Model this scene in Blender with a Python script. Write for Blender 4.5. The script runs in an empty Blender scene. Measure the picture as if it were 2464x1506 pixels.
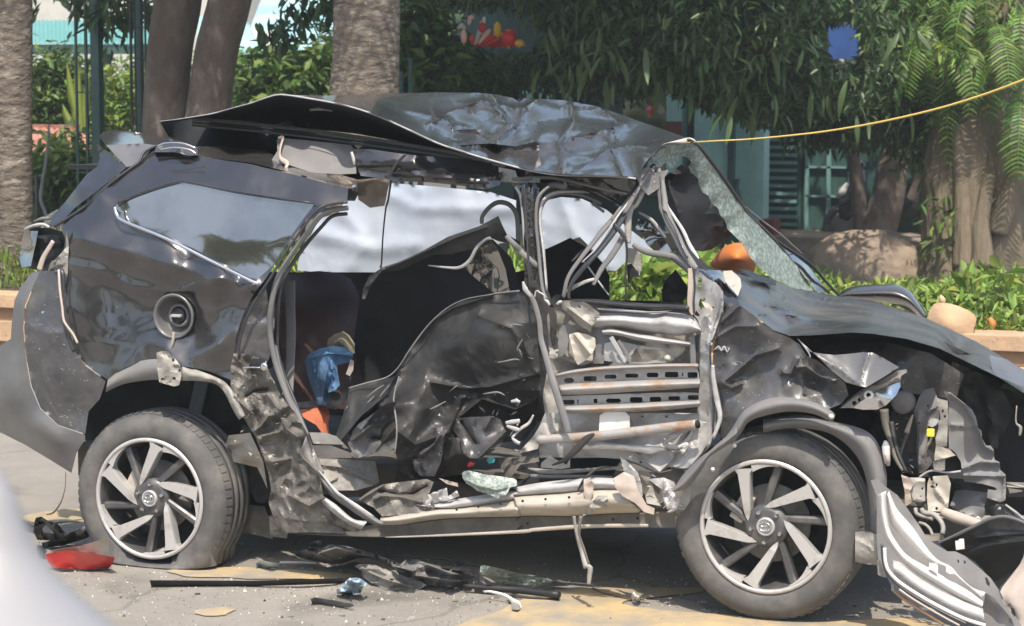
import bpy, math, random
import numpy as np
from mathutils import Vector, noise, Matrix
from mathutils.geometry import delaunay_2d_cdt
R = math.radians
random.seed(7); rng = np.random.default_rng(7)
sc = bpy.context.scene

# ------------------------------------------------------------------ camera
CAM = Vector((5.156, -8.661, 2.127)); TH = 0.3804; PI_ = 0.1016; F = 5600.0; W0, H0 = 2464.0, 1506.0
RT = Vector((math.cos(TH), math.sin(TH), 0))
VW = Vector((-math.sin(TH)*math.cos(PI_), math.cos(TH)*math.cos(PI_), -math.sin(PI_)))
UP = RT.cross(VW)
cd = bpy.data.cameras.new("camera"); cam = bpy.data.objects.new("camera", cd); sc.collection.objects.link(cam)
cam.matrix_world = Matrix(((RT.x, UP.x, -VW.x, CAM.x), (RT.y, UP.y, -VW.y, CAM.y), (RT.z, UP.z, -VW.z, CAM.z), (0, 0, 0, 1)))
cd.sensor_width = 36; cd.lens = F/W0*36; cd.clip_start = .05; cd.clip_end = 600
cd.dof.use_dof = True; cd.dof.focus_distance = 10.0; cd.dof.aperture_fstop = 7.0
sc.camera = cam
# ------------------------------------------------------------------ light
SUN_EL, SUN_AZ = R(60), R(158)       # compass angle from +Y: from the camera side, a little from the front of the car
w = bpy.data.worlds.new("World"); sc.world = w; w.use_nodes = True
nt = w.node_tree; bg = nt.nodes['Background']
sky = nt.nodes.new('ShaderNodeTexSky'); sky.sky_type = 'NISHITA'; sky.sun_disc = False
sky.sun_elevation = SUN_EL; sky.sun_rotation = SUN_AZ; sky.air_density = 1.3; sky.dust_density = 3.0
nt.links.new(sky.outputs[0], bg.inputs[0]); bg.inputs[1].default_value = 0.15
sd = bpy.data.lights.new("sun", 'SUN'); sd.energy = 3.7; sd.angle = R(.6); sd.color = (1, .91, .78)
so = bpy.data.objects.new("sun", sd); sc.collection.objects.link(so)
sdir = Vector((math.sin(SUN_AZ)*math.cos(SUN_EL), math.cos(SUN_AZ)*math.cos(SUN_EL), math.sin(SUN_EL)))
so.rotation_euler = sdir.to_track_quat('Z', 'Y').to_euler()
sc.view_settings.view_transform = 'Standard'; sc.view_settings.look = 'None'
sc.view_settings.gamma = 1; sc.view_settings.exposure = 0.6

# ------------------------------------------------------------------ picture to place
def ray(px, py): return VW + RT*((px-W0/2)/F) + UP*((H0/2-py)/F)
def at(px, py, Y):
    d = ray(px, py); return CAM + d*((Y-CAM.y)/d.y)
def atz(px, py, Z=0.0):
    d = ray(px, py); return CAM + d*((Z-CAM.z)/d.z)
Q = {'D': (0, 0, 1), '00': (0, 0, .3451), '10': (616, 0, .3451), '20': (1232, 0, .3451), '30': (1828.75, 0, .3451),
     '01': (0, 481.25, .3451), '11': (616, 481.25, .3451), '21': (1232, 481.25, .3451), '31': (1828.75, 481.25, .3451),
     '02': (0, 986.6, .3451), '12': (616, 986.6, .3451), '22': (1232, 986.6, .3451), '32': (1828.75, 986.6, .3451),
     'Z1': (1174.25, 673.75, .1789), 'Z2': (1443.75, 924, .1789), 'Z3': (539, 847, .1789), 'Z4': (827.75, 924, .23),
     'Z5': (2059.75, 924, .21734), 'Z6': (2059.75, 1193.5, .20774)}
def pts(s, Y=0.0, q='D'):
    if not isinstance(s, str): return [tuple(p) if len(p) > 2 else (p[0], p[1], Y) for p in s]
    o = []; x0, y0, k = Q[q]
    for t in s.split():
        if ':' in t: q, t = t.split(':'); x0, y0, k = Q[q]
        v = t.split(',')
        o.append((x0+float(v[0])*k, y0+float(v[1])*k, float(v[2]) if len(v) > 2 else Y))
    return o

# ------------------------------------------------------------------ materials
def mat(name, col, rough=.5, metal=0., coat=0., spec=.5, col2=None, nscale=5., lo=.4, hi=.65, bump=0., bscale=30., bdist=.01,
        rough2=None, trans=0., alpha=1., emis=None, island=None, coat_rough=.05, stretch=(1, 1, 1), detail=4, bump2=0, bscale2=3, speck=None):
    m = bpy.data.materials.new(name); m.use_nodes = True; n = m.node_tree.nodes; L = m.node_tree.links
    b = n['Principled BSDF']
    b.inputs['Base Color'].default_value = (*col, 1); b.inputs['Roughness'].default_value = rough
    b.inputs['Metallic'].default_value = metal; b.inputs['Coat Weight'].default_value = coat
    b.inputs['Coat Roughness'].default_value = coat_rough; b.inputs['Specular IOR Level'].default_value = spec
    b.inputs['Transmission Weight'].default_value = trans; b.inputs['Alpha'].default_value = alpha
    tc = n.new('ShaderNodeTexCoord'); mp = n.new('ShaderNodeMapping'); mp.inputs['Scale'].default_value = stretch
    g = n.new('ShaderNodeNewGeometry'); L.new(g.outputs['Position'], mp.inputs[0])
    cout = None
    if col2 is not None:
        no = n.new('ShaderNodeTexNoise'); no.inputs['Scale'].default_value = nscale; no.inputs['Detail'].default_value = detail; no.inputs['Roughness'].default_value = .65
        L.new(mp.outputs[0], no.inputs[0])
        mr = n.new('ShaderNodeMapRange'); mr.inputs['From Min'].default_value = lo; mr.inputs['From Max'].default_value = hi
        L.new(no.outputs[0], mr.inputs[0])
        mx = n.new('ShaderNodeMix'); mx.data_type = 'RGBA'; mx.inputs[6].default_value = (*col, 1); mx.inputs[7].default_value = (*col2, 1)
        L.new(mr.outputs[0], mx.inputs[0]); cout = mx.outputs[2]
        if rough2 is not None:
            m2 = n.new('ShaderNodeMapRange'); m2.inputs['To Min'].default_value = rough; m2.inputs['To Max'].default_value = rough2
            L.new(mr.outputs[0], m2.inputs[0]); L.new(m2.outputs[0], b.inputs['Roughness'])
    if speck:
        no = n.new('ShaderNodeTexNoise'); no.inputs['Scale'].default_value = speck[1]; no.inputs['Detail'].default_value = 2; no.inputs['Distortion'].default_value = 1.5
        mp2 = n.new('ShaderNodeMapping'); mp2.inputs['Rotation'].default_value = (.3, .6, .2); mp2.inputs['Scale'].default_value = (1, 1, 3.2)
        L.new(g.outputs['Position'], mp2.inputs[0]); L.new(mp2.outputs[0], no.inputs[0])
        mr = n.new('ShaderNodeMapRange'); mr.inputs['From Min'].default_value = speck[2]; mr.inputs['From Max'].default_value = speck[2]+.04
        L.new(no.outputs[0], mr.inputs[0])
        mx = n.new('ShaderNodeMix'); mx.data_type = 'RGBA'; mx.inputs[7].default_value = (*speck[0], 1)
        if cout: L.new(cout, mx.inputs[6])
        else: mx.inputs[6].default_value = (*col, 1)
        L.new(mr.outputs[0], mx.inputs[0]); cout = mx.outputs[2]
    if island:
        hs = n.new('ShaderNodeHueSaturation'); rr = n.new('ShaderNodeMapRange')
        rr.inputs['To Min'].default_value = island[0]; rr.inputs['To Max'].default_value = island[1]
        L.new(g.outputs['Random Per Island'], rr.inputs[0]); L.new(rr.outputs[0], hs.inputs['Value'])
        r2 = n.new('ShaderNodeMapRange'); r2.inputs['To Min'].default_value = .47; r2.inputs['To Max'].default_value = .53
        ml = n.new('ShaderNodeMath'); ml.operation = 'FRACT'; m3 = n.new('ShaderNodeMath'); m3.operation = 'MULTIPLY'; m3.inputs[1].default_value = 7.31
        L.new(g.outputs['Random Per Island'], m3.inputs[0]); L.new(m3.outputs[0], ml.inputs[0]); L.new(ml.outputs[0], r2.inputs[0]); L.new(r2.outputs[0], hs.inputs['Hue'])
        if cout: L.new(cout, hs.inputs['Color'])
        else: hs.inputs['Color'].default_value = (*col, 1)
        cout = hs.outputs[0]
    if cout: L.new(cout, b.inputs['Base Color'])
    if bump:
        no = n.new('ShaderNodeTexNoise'); no.inputs['Scale'].default_value = bscale; no.inputs['Detail'].default_value = 5
        L.new(mp.outputs[0], no.inputs[0])
        bp = n.new('ShaderNodeBump'); bp.inputs['Strength'].default_value = bump; bp.inputs['Distance'].default_value = bdist
        L.new(no.outputs[0], bp.inputs['Height'])
        if bump2:
            n2 = n.new('ShaderNodeTexNoise'); n2.inputs['Scale'].default_value = bscale2; n2.inputs['Detail'].default_value = 1.5; n2.inputs['Distortion'].default_value = .8
            L.new(g.outputs['Position'], n2.inputs[0])
            b2 = n.new('ShaderNodeBump'); b2.inputs['Strength'].default_value = bump2; b2.inputs['Distance'].default_value = .12/bscale2*3
            L.new(n2.outputs[0], b2.inputs['Height']); L.new(b2.outputs[0], bp.inputs['Normal'])
        L.new(bp.outputs[0], b.inputs['Normal']); 
    if emis: b.inputs['Emission Color'].default_value = (*emis[0], 1); b.inputs['Emission Strength'].default_value = emis[1]
    return m
DUST = (.27, .25, .22)
M = {}
M['paint'] = mat('dark_paint', (.06, .059, .064), .18, metal=.65, coat=1, col2=(.12, .118, .12), nscale=2.5, lo=.45, hi=.8, rough2=.4, bump=.06, bscale=60, bdist=.003, coat_rough=.05, bump2=.10, bscale2=4, speck=((.3, .29, .28), 34, .74))
M['paint_scr'] = mat('scratched_paint', (.07, .07, .078), .42, metal=.3, coat=.4, col2=(.14, .135, .13), nscale=6, lo=.4, hi=.75, rough2=.65, bump=.3, bscale=40, bdist=.004, coat_rough=.18, bump2=.3, bscale2=7, speck=((.42, .41, .4), 26, .69))
M['bumper'] = mat('satin_bumper', (.10, .10, .108), .36, coat=.6, col2=(.15, .145, .14), nscale=3, bump=.1, bscale=30, bdist=.004, coat_rough=.3)
M['roof'] = mat('roof_paint', (.085, .08, .082), .24, metal=.55, coat=.8, col2=(.115, .108, .104), nscale=2.2, lo=.35, hi=.8, rough2=.32, bump=.1, bscale=50, bdist=.004, coat_rough=.1, bump2=.05, bscale2=6)
M['dusty'] = mat('dusty_bonnet_paint', (.055, .052, .052), .3, metal=.3, coat=.35, col2=(.14, .128, .115), nscale=3, lo=.4, hi=.72, rough2=.6, bump=.15, bscale=40, bdist=.004, coat_rough=.2, bump2=.15, bscale2=5, speck=((.32, .31, .3), 30, .72))
M['plate'] = mat('crushed_plate', (.016, .017, .019), .6, coat=.12, col2=(.045, .042, .04), nscale=5, lo=.4, hi=.75, rough2=.7, bump=.35, bscale=30, bdist=.006, coat_rough=.22, bump2=.4, bscale2=7)
M['galv'] = mat('primer_metal', (.44, .44, .45), .45, metal=.12, col2=(.31, .295, .275), nscale=9, lo=.42, hi=.72, rough2=.7, bump=.3, bscale=60, bdist=.004, bump2=.2, bscale2=9, stretch=(1, 1, 1.8))
M['galv2'] = mat('dusty_metal', (.33, .315, .29), .6, metal=.08, col2=(.15, .14, .13), nscale=11, lo=.42, hi=.75, rough2=.8, bump=.4, bscale=50, bdist=.006, bump2=.35, bscale2=9)
M['grime'] = mat('grimy_torn_metal', (.22, .208, .19), .5, metal=.3, col2=(.075, .07, .064), nscale=8, lo=.38, hi=.68, rough2=.8, bump=.5, bscale=45, bdist=.006, bump2=.3, bscale2=11, speck=((.42, .4, .37), 30, .68))
M['rust'] = mat('rusty_metal', (.38, .37, .36), .5, metal=.3, col2=(.34, .2, .11), nscale=6, lo=.5, hi=.68, rough2=.85, bump=.25, bscale=50, bdist=.004, stretch=(1.2, 1, 3))
M['cream'] = mat('cream_sill', (.46, .42, .36), .5, metal=.1, col2=(.25, .22, .19), nscale=7, lo=.45, hi=.8, bump=.2, bscale=40, bdist=.004, stretch=(.6, 1, 3))
M['under'] = mat('underbody', (.10, .095, .088), .75, col2=(.17, .155, .135), nscale=6, bump=.4, bscale=25, bdist=.008)
M['black'] = mat('black_plastic', (.018, .019, .021), .5, col2=(.06, .057, .052), nscale=8, lo=.5, hi=.8, rough2=.8, bump=.2, bscale=60, bdist=.002)
M['grey'] = mat('grey_plastic', (.155, .155, .162), .6, col2=(.2, .19, .18), nscale=7, lo=.4, hi=.75, rough2=.8, bump=.25, bscale=40, bdist=.004)
M['rubber'] = mat('tyre_rubber', (.085, .084, .085), .75, col2=(.19, .18, .165), nscale=6, lo=.42, hi=.75, rough2=.9, bump=.3, bscale=90, bdist=.003)
M['alloy'] = mat('machined_alloy', (.54, .53, .52), .34, metal=.35, col2=(.34, .31, .28), nscale=14, lo=.5, hi=.8, rough2=.65, bump=.1, bscale=90, bdist=.001)
M['alloyd'] = mat('dark_alloy', (.10, .10, .105), .4, metal=.4, col2=(.2, .19, .18), nscale=12, lo=.45, hi=.8, rough2=.7)
M['seal'] = mat('rubber_seal', (.035, .035, .04), .35, coat=.3)
M['chrome'] = mat('chrome', (.75, .75, .77), .18, metal=1, col2=(.5, .48, .45), nscale=8, rough2=.5, lo=.5, hi=.8)
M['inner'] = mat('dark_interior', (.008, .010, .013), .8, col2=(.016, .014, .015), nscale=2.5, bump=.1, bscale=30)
M['brown'] = mat('brown_leather', (.085, .04, .032), .5, col2=(.05, .03, .028), nscale=4, bump=.3, bscale=60, bdist=.003)
M['glass'] = mat('tinted_glass', (.33, .32, .30), .05, metal=.9, coat=1, spec=.9, col2=(.16, .16, .16), nscale=3, lo=.4, hi=.9, coat_rough=.03)
M['cube'] = mat('shattered_glass', (.2, .25, .225), .35, spec=.7, col2=(.42, .48, .44), nscale=60, lo=.45, hi=.6, alpha=.78, bump=.8, bscale=150, bdist=.004)
M['bag'] = mat('airbag_fabric', (.50, .56, .66), .85, col2=(.40, .46, .57), nscale=3, bump=.15, bscale=30, bdist=.005, bump2=.12, bscale2=5, stretch=(1, 1, .5))
M['denim'] = mat('blue_denim', (.065, .15, .29), .9, col2=(.12, .25, .42), nscale=9, bump=.4, bscale=30, bdist=.01)
M['orange'] = mat('orange_foam', (.52, .16, .08), .85, col2=(.42, .12, .07), nscale=8, bump=.3, bscale=60)
M['orange2'] = mat('orange_plastic', (.62, .2, .05), .55, col2=(.45, .13, .04), nscale=4)
M['khaki'] = mat('khaki_cloth', (.25, .22, .15), .9, col2=(.18, .17, .12), nscale=20, bump=.4, bscale=60)
M['white'] = mat('white_plastic', (.72, .71, .7), .4, col2=(.6, .58, .56), nscale=5)
M['beige'] = mat('beige_panel', (.42, .35, .3), .6, col2=(.5, .43, .38), nscale=5, bump=.2, bscale=30)
M['red'] = mat('red_lens', (.55, .03, .025), .25, coat=.6, col2=(.6, .06, .05), nscale=8)
M['teal'] = mat('teal_plastic', (.05, .3, .33), .4)
M['yellow'] = mat('yellow_clip', (.75, .62, .08), .45)
M['bluep'] = mat('pale_blue_plastic', (.42, .56, .68), .3, col2=(.55, .62, .68), nscale=40)
M['tan'] = mat('tan_kerb_paint', (.56, .37, .22), .8, col2=(.44, .31, .2), nscale=4, bump=.3, bscale=40, bdist=.006, lo=.45, hi=.75)
M['tand'] = mat('brown_kerb_paint', (.32, .2, .12), .85, col2=(.25, .17, .11), nscale=5, bump=.3, bscale=40, bdist=.006)
M['rope'] = mat('yellow_rope', (.62, .45, .13), .8)
M['wire'] = mat('brown_wire', (.1, .06, .045), .7)
# ------------------------------------------------------------------ mesh helpers
def link(name, me, m, parent, kind=None, label=None):
    o = bpy.data.objects.new(name, me); sc.collection.objects.link(o)
    if m and not me.materials: me.materials.append(m)
    if parent:
        o.parent = parent; o.matrix_parent_inverse = parent_world(parent).inverted()
    if kind: o['kind'] = kind
    if label: o['label'] = label
    return o
def parent_world(p):
    mw = Matrix.LocRotScale(p.location, p.rotation_euler, p.scale)
    return (parent_world(p.parent) @ p.matrix_parent_inverse @ mw) if p.parent else mw
def mesh(name, V, Fc, smooth=True):
    me = bpy.data.meshes.new(name); me.from_pydata([tuple(v) for v in V], [], [tuple(f) for f in Fc]); me.update()
    if smooth: me.polygons.foreach_set('use_smooth', [True]*len(me.polygons))
    return me
def thing(name, label, cat, loc=(0, 0, 0), group=None):
    o = bpy.data.objects.new(name, None); sc.collection.objects.link(o); o.location = loc; o.empty_display_size = .2
    tag(o, label, cat, group); return o
def tag(o, label, cat, group=None):
    o['label'] = label; o['category'] = cat
    if group: o['group'] = group
    return o
def crum(p, s, k):
    q = Vector((p.x*s+k*7.1, p.y*s+k*3.3, p.z*s-k*5.7))
    wv = noise.noise_vector(q*.5)*.9
    a = noise.noise(q+wv); b = noise.noise(q*2.1+wv+Vector((9, 2, 4)))
    return (1-2.2*abs(a)) + .45*(1-2.2*abs(b)) - .6
def segd(px, py, line):
    best = 1e9
    for (ax, ay), (bx, by) in zip(line[:-1], line[1:]):
        dx, dy = bx-ax, by-ay; t = max(0, min(1, ((px-ax)*dx+(py-ay)*dy)/(dx*dx+dy*dy+1e-9)))
        best = min(best, math.hypot(px-ax-t*dx, py-ay-t*dy))
    return best
def inside(x, y, poly):
    c = False; n = len(poly); j = n-1
    for i in range(n):
        xi, yi = poly[i][0], poly[i][1]; xj, yj = poly[j][0], poly[j][1]
        if (yi > y) != (yj > y) and x < (xj-xi)*(y-yi)/(yj-yi)+xi: c = not c
        j = i
    return c
def tps(ctrl):
    C = np.array(ctrl, float)
    P = C[:, :2]/300.; n = len(P)
    def U(A, B):
        r2 = ((A[:, None]-B[None])**2).sum(-1); return .5*r2*np.log(r2+1e-9)
    K = U(P, P)+np.eye(n)*3e-4
    A = np.zeros((n+3, n+3)); A[:n, :n] = K; A[:n, n] = 1; A[:n, n+1:] = P; A[n, :n] = 1; A[n+1:, :n] = P.T
    b = np.zeros(n+3); b[:n] = C[:, 2]
    s = np.linalg.lstsq(A, b, rcond=None)[0]
    lo, hi = C[:, 2].min()-.05, C[:, 2].max()+.05
    def f(q):
        q = np.array(q, float)[:, :2]/300.
        return np.clip(U(q, P)@s[:n]+s[n]+q@s[n+1:], lo, hi)
    return f
def densify(p, step, closed=True):
    o = []; n = len(p); rg = range(n if closed else n-1)
    for i in rg:
        a, b = p[i], p[(i+1) % n]; k = max(1, int(math.hypot(a[0]-b[0], a[1]-b[1])/step))
        for j in range(k): o.append(tuple(a[q]+(b[q]-a[q])*j/k for q in range(len(a))))
    if not closed: o.append(p[-1])
    return o
def catmull(p, k=5, closed=False):
    n = len(p); o = []
    if n < 3: return list(p)
    rg = n if closed else n-1
    for i in range(rg):
        g = lambda j: np.array(p[j % n] if closed else p[max(0, min(n-1, j))], float)
        a, b, c, d = g(i-1), g(i), g(i+1), g(i+2)
        for j in range(k):
            t = j/k; o.append(tuple(.5*((2*b)+(c-a)*t+(2*a-5*b+4*c-d)*t*t+(3*b-a-3*c+d)*t**3)))
    if not closed: o.append(tuple(p[-1]))
    return o
_seed = [1]
def panel(name, out, m, parent, Y=0., q='D', ctrl='', holes=(), cr=0., s=5., step=14, th=.004, ridges=(), curve=False, seed=None, plane=None, label=None, kind=None, flat=False, soft=False):
    """sheet of metal with a traced outline, real depth per point, dents and thickness"""
    _seed[0] += 1; sd_ = _seed[0] if seed is None else seed; rnd = random.Random(sd_)
    O = pts(out, Y, q)
    C = O+(pts(ctrl, Y, q) if ctrl else [])
    f = tps(C)
    if curve: O = catmull(O, 3, True)
    O2 = densify(O, step); H2 = [densify(pts(h, Y, q), step) for h in holes]
    xs = [p[0] for p in O2]; ys = [p[1] for p in O2]
    P = [(p[0], p[1]) for p in O2]; E_ = [(i, (i+1) % len(P)) for i in range(len(P))]
    for h in H2:
        b = len(P); P += [(p[0], p[1]) for p in h]; E_ += [(b+i, b+(i+1) % len(h)) for i in range(len(h))]
    RD = []
    for rdg in ridges:
        l = pts(rdg[0], 0, q); l = [(a, b) for a, b, _ in l]; RD.append((l, rdg[1], rdg[2]))
        for a in densify([(x, y) for x, y in l], step*.7, False):
            if inside(a[0], a[1], O2): P.append(a)
    y = min(ys)+step*.5
    row = 0
    while y < max(ys):
        x = min(xs)+step*(.5 if row % 2 else 0)
        while x < max(xs):
            X = x+rnd.uniform(-.22, .22)*step; Y_ = y+rnd.uniform(-.22, .22)*step
            if inside(X, Y_, O2) and segd(X, Y_, [(p[0], p[1]) for p in O2]+[O2[0][:2]]) > step*.4 and not any(inside(X, Y_, h) for h in H2): P.append((X, Y_))
            x += step
        y += step*.88; row += 1
    res = delaunay_2d_cdt([Vector(p) for p in P], E_, [], 0, .01)
    V2, T = res[0], res[2]
    T = [t for t in T if len(t) == 3]
    keep = []
    for t in T:
        cx = sum(V2[i].x for i in t)/3; cy = sum(V2[i].y for i in t)/3
        if inside(cx, cy, O2) and not any(inside(cx, cy, h) for h in H2):
            a, b, c = (V2[i] for i in t)
            if (b.x-a.x)*(c.y-a.y)-(b.y-a.y)*(c.x-a.x) > 0: t = (t[0], t[2], t[1])
            keep.append(tuple(t))
    used = sorted({i for t in keep for i in t}); re = {i: k for k, i in enumerate(used)}
    V2 = [V2[i] for i in used]; keep = [tuple(re[i] for i in t) for t in keep]
    D = f([(v.x, v.y) for v in V2])
    V = []; back = []
    for v, dpt in zip(V2, D):
        d = float(dpt)
        p = at(v.x, v.y, d) if plane is None else plane(v.x, v.y, d)
        amp = cr(v.x, v.y) if callable(cr) else cr
        dd = 0
        if amp: dd -= amp*crum(p, s, sd_*.37)
        for l, h, wd in RD:
            e = segd(v.x, v.y, l)
            if e < wd*4: dd -= h*(math.exp(-(e/wd/1.3)**2) if soft else math.exp(-e/wd))
        if plane is None: p = at(v.x, v.y, d+dd)
        else: p = plane(v.x, v.y, d-dd)
        V.append(p)
        dr = ray(v.x, v.y).normalized()
        back.append(p+dr*th)
    n = len(V); Fc = list(keep)+[(n+t[0], n+t[2], n+t[1]) for t in keep]
    cnt = {}
    for t in keep:
        for i in range(3):
            cnt[(t[i], t[(i+1) % 3])] = 1
    be = [e for e in cnt if (e[1], e[0]) not in cnt]
    V = V+back; sm = [True]*len(Fc)
    for a, b in be:
        k = len(V); V += [V[a], V[n+a], V[n+b], V[b]]; Fc.append((k, k+1, k+2, k+3)); sm.append(False)
    me = mesh(name, V, Fc, False); me.polygons.foreach_set('use_smooth', sm if not flat else [False]*len(sm))
    if not flat and not soft and (callable(cr) or cr >= .01): me.set_sharp_from_angle(angle=R(24))
    return link(name, me, m, parent, kind, label)
def rings(name, path, prof, m, parent, up=None, cap=True, kind=None, label=None):
    """sweep: path = list of Vector, prof(i) -> list of (a,b) offsets"""
    V = []; Fc = []; n = len(path)
    prev = None
    for i, p in enumerate(path):
        t = (path[min(n-1, i+1)]-path[max(0, i-1)]).normalized()
        ref = up or (prev if prev is not None else Vector((0, -1, 0)))
        a = ref-t*ref.dot(t)
        if a.length < 1e-4: a = Vector((0, 0, 1))-t*t.z
        a.normalize(); b = t.cross(a); prev = a
        pr = prof(i); k = len(pr)
        V += [p+b*u+a*v for u, v in pr]
        if i:
            o = (i-1)*k
            Fc += [(o+j, o+(j+1) % k, o+k+(j+1) % k, o+k+j) for j in range(k)]
    if cap: Fc += [tuple(range(k-1, -1, -1)), tuple((n-1)*k+j for j in range(k))]
    return link(name, mesh(name, V, Fc), m, parent, kind, label)
def tube(name, s, wpx, m, parent, Y=0., q='D', flat=1., n=8, k=4, jit=0., label=None, square=False, kind=None, plane=None):
    P = pts(s, Y, q); P = catmull([np.array(p) for p in P], k)
    path = [(plane or at)(p[0], p[1], p[2]) for p in P]
    if jit: path = [p+noise.noise_vector(p*9)*jit for p in path]
    ws = wpx if isinstance(wpx, (list, tuple)) else [wpx, wpx]
    def prof(i):
        t = i/max(1, len(path)-1)*(len(ws)-1); a = int(min(t, len(ws)-2)); ww = ws[a]+(ws[a+1]-ws[a])*(t-a)
        sc_ = (path[i]-CAM).length/F*.5*ww
        if square:
            c = .8; return [(-sc_, -sc_*flat*c), (-sc_*c, -sc_*flat), (sc_*c, -sc_*flat), (sc_, -sc_*flat*c), (sc_, sc_*flat*c), (sc_*c, sc_*flat), (-sc_*c, sc_*flat), (-sc_, sc_*flat*c)]
        return [(math.cos(2*math.pi*j/n)*sc_, math.sin(2*math.pi*j/n)*sc_*flat) for j in range(n)]
    o = rings(name, path, prof, m, parent, label=label, kind=kind)
    if square:
        o.data.polygons.foreach_set('use_smooth', [False]*len(o.data.polygons))
    return o
def resample(P, N):
    P = np.array(P, float); d = np.r_[0, np.cumsum(np.linalg.norm(np.diff(P[:, :2], axis=0), axis=1))]
    t = np.linspace(0, d[-1], N); return np.stack([np.interp(t, d, P[:, i]) for i in range(P.shape[1])], 1)
def band(name, A, B, m, parent, Y=0., q='D', N=40, K=8, bulge=.02, cr=0., s=6., th=.006, prof=None, seed=None, label=None, kind=None, smooth=True):
    """moulding between two traced edges with a pressed profile"""
    _seed[0] += 1; k_ = seed or _seed[0]
    A = resample(catmull(pts(A, Y, q), 4), N); B = resample(catmull(pts(B, Y, q), 4), N)
    V = []; Vb = []
    for i in range(N):
        for j in range(K+1):
            t = j/K; x, y, d = A[i]*(1-t)+B[i]*t
            h = prof(t) if prof else math.sin(math.pi*t)
            dd = -bulge*h
            p = at(x, y, d+dd)
            if cr: p = at(x, y, d+dd-cr*crum(p, s, k_*.37))
            V.append(p); Vb.append(p+ray(x, y).normalized()*th)
    n = len(V); Fc = []
    for i in range(N-1):
        for j in range(K):
            a = i*(K+1)+j; f1 = (a, a+1, a+K+2, a+K+1)
            Fc.append(f1); Fc.append(tuple(n+z for z in reversed(f1)))
    for i in range(N-1):
        a = i*(K+1); Fc.append((a, a+K+1, n+a+K+1, n+a)); a += K; Fc.append((a, n+a, n+a+K+1, a+K+1))
    for j in range(K):
        Fc.append((j, n+j, n+j+1, j+1)); a = (N-1)*(K+1)+j; Fc.append((a, a+1, n+a+1, n+a))
    me = mesh(name, V+Vb, Fc, smooth)
    return link(name, me, m, parent, kind, label)
def boxm(c, sz, rot=None):
    x, y, z = (s/2 for s in sz); V = [Vector((a*x, b*y, d*z)) for a in (-1, 1) for b in (-1, 1) for d in (-1, 1)]
    if rot: V = [rot @ v for v in V]
    V = [v+Vector(c) for v in V]
    return V, [(0, 1, 3, 2), (4, 6, 7, 5), (0, 4, 5, 1), (2, 3, 7, 6), (0, 2, 6, 4), (1, 5, 7, 3)]
def box(name, c, sz, m, parent, rot=None, bev=0., kind=None, label=None):
    V, Fc = boxm(c, sz, rot); me = mesh(name, V, Fc, False)
    if bev:
        import bmesh
        bm = bmesh.new(); bm.from_mesh(me); bmesh.ops.bevel(bm, geom=bm.edges[:], offset=bev, segments=2, profile=.6, affect='EDGES'); bm.to_mesh(me); bm.free()
    return link(name, me, m, parent, kind, label)
def lathe(name, prof, m, parent, c, axis='Y', n=48, fn=None, rotm=None, kind=None, label=None, smooth=True):
    """prof: (r, h) along axis pointing away from the camera (+Y)"""
    V = []; Fc = []; k = len(prof)
    for i in range(n):
        a = 2*math.pi*i/n
        for r, h in prof:
            p = Vector((math.cos(a)*r, h, math.sin(a)*r)) if axis == 'Y' else Vector((math.cos(a)*r, math.sin(a)*r, h))
            if rotm: p = rotm @ p
            p = p+Vector(c)
            V.append(fn(p) if fn else p)
    for i in range(n):
        for j in range(k-1):
            a = i*k+j; b = ((i+1) % n)*k+j; Fc.append((a, a+1, b+1, b))
    return link(name, mesh(name, V, Fc, smooth), m, parent, kind, label)

# ================================================================== ground
def ground_mat():
    m = mat('asphalt', (.225, .205, .182), .9, col2=(.31, .285, .25), nscale=1.6, lo=.35, hi=.7, bump=.9, bscale=170, bdist=.008, speck=((.36, .35, .33), 190, .62), detail=12)
    n = m.node_tree.nodes; L = m.node_tree.links; b = n['Principled BSDF']; src = b.inputs['Base Color'].links[0].from_socket
    g = n.new('ShaderNodeNewGeometry'); no = n.new('ShaderNodeTexNoise'); no.inputs['Scale'].default_value = 2.5; no.inputs['Detail'].default_value = 6
    L.new(g.outputs['Position'], no.inputs[0])
    va = n.new('ShaderNodeVectorMath'); va.operation = 'MULTIPLY_ADD'; va.inputs[1].default_value = (.5, .5, 0); L.new(no.outputs[1], va.inputs[0]); L.new(g.outputs['Position'], va.inputs[2])
    vo = n.new('ShaderNodeTexVoronoi'); vo.feature = 'DISTANCE_TO_EDGE'; vo.inputs['Scale'].default_value = .42; L.new(va.outputs[0], vo.inputs[0])
    mr = n.new('ShaderNodeMapRange'); mr.inputs['From Min'].default_value = .003; mr.inputs['From Max'].default_value = .006; mr.inputs['To Min'].default_value = .75; L.new(vo.outputs[0], mr.inputs[0])
    n2 = n.new('ShaderNodeTexNoise'); n2.inputs['Scale'].default_value = 1.3; n2.inputs['Detail'].default_value = 3; L.new(g.outputs['Position'], n2.inputs[0])
    m2 = n.new('ShaderNodeMapRange'); m2.inputs['From Min'].default_value = .58; m2.inputs['From Max'].default_value = .7; m2.inputs['To Min'].default_value = 1; m2.inputs['To Max'].default_value = .6; L.new(n2.outputs[0], m2.inputs[0])
    mu = n.new('ShaderNodeMath'); mu.operation = 'MULTIPLY'; L.new(mr.outputs[0], mu.inputs[0]); L.new(m2.outputs[0], mu.inputs[1])
    vm = n.new('ShaderNodeVectorMath'); vm.operation = 'SCALE'; L.new(src, vm.inputs[0]); L.new(mu.outputs[0], vm.inputs['Scale']); L.new(vm.outputs[0], b.inputs['Base Color'])
    return m
M['asphalt'] = ground_mat()
hz = bpy.data.materials.new('haze_air'); hz.use_nodes = True; hn = hz.node_tree.nodes; hn.remove(hn['Principled BSDF'])
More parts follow.
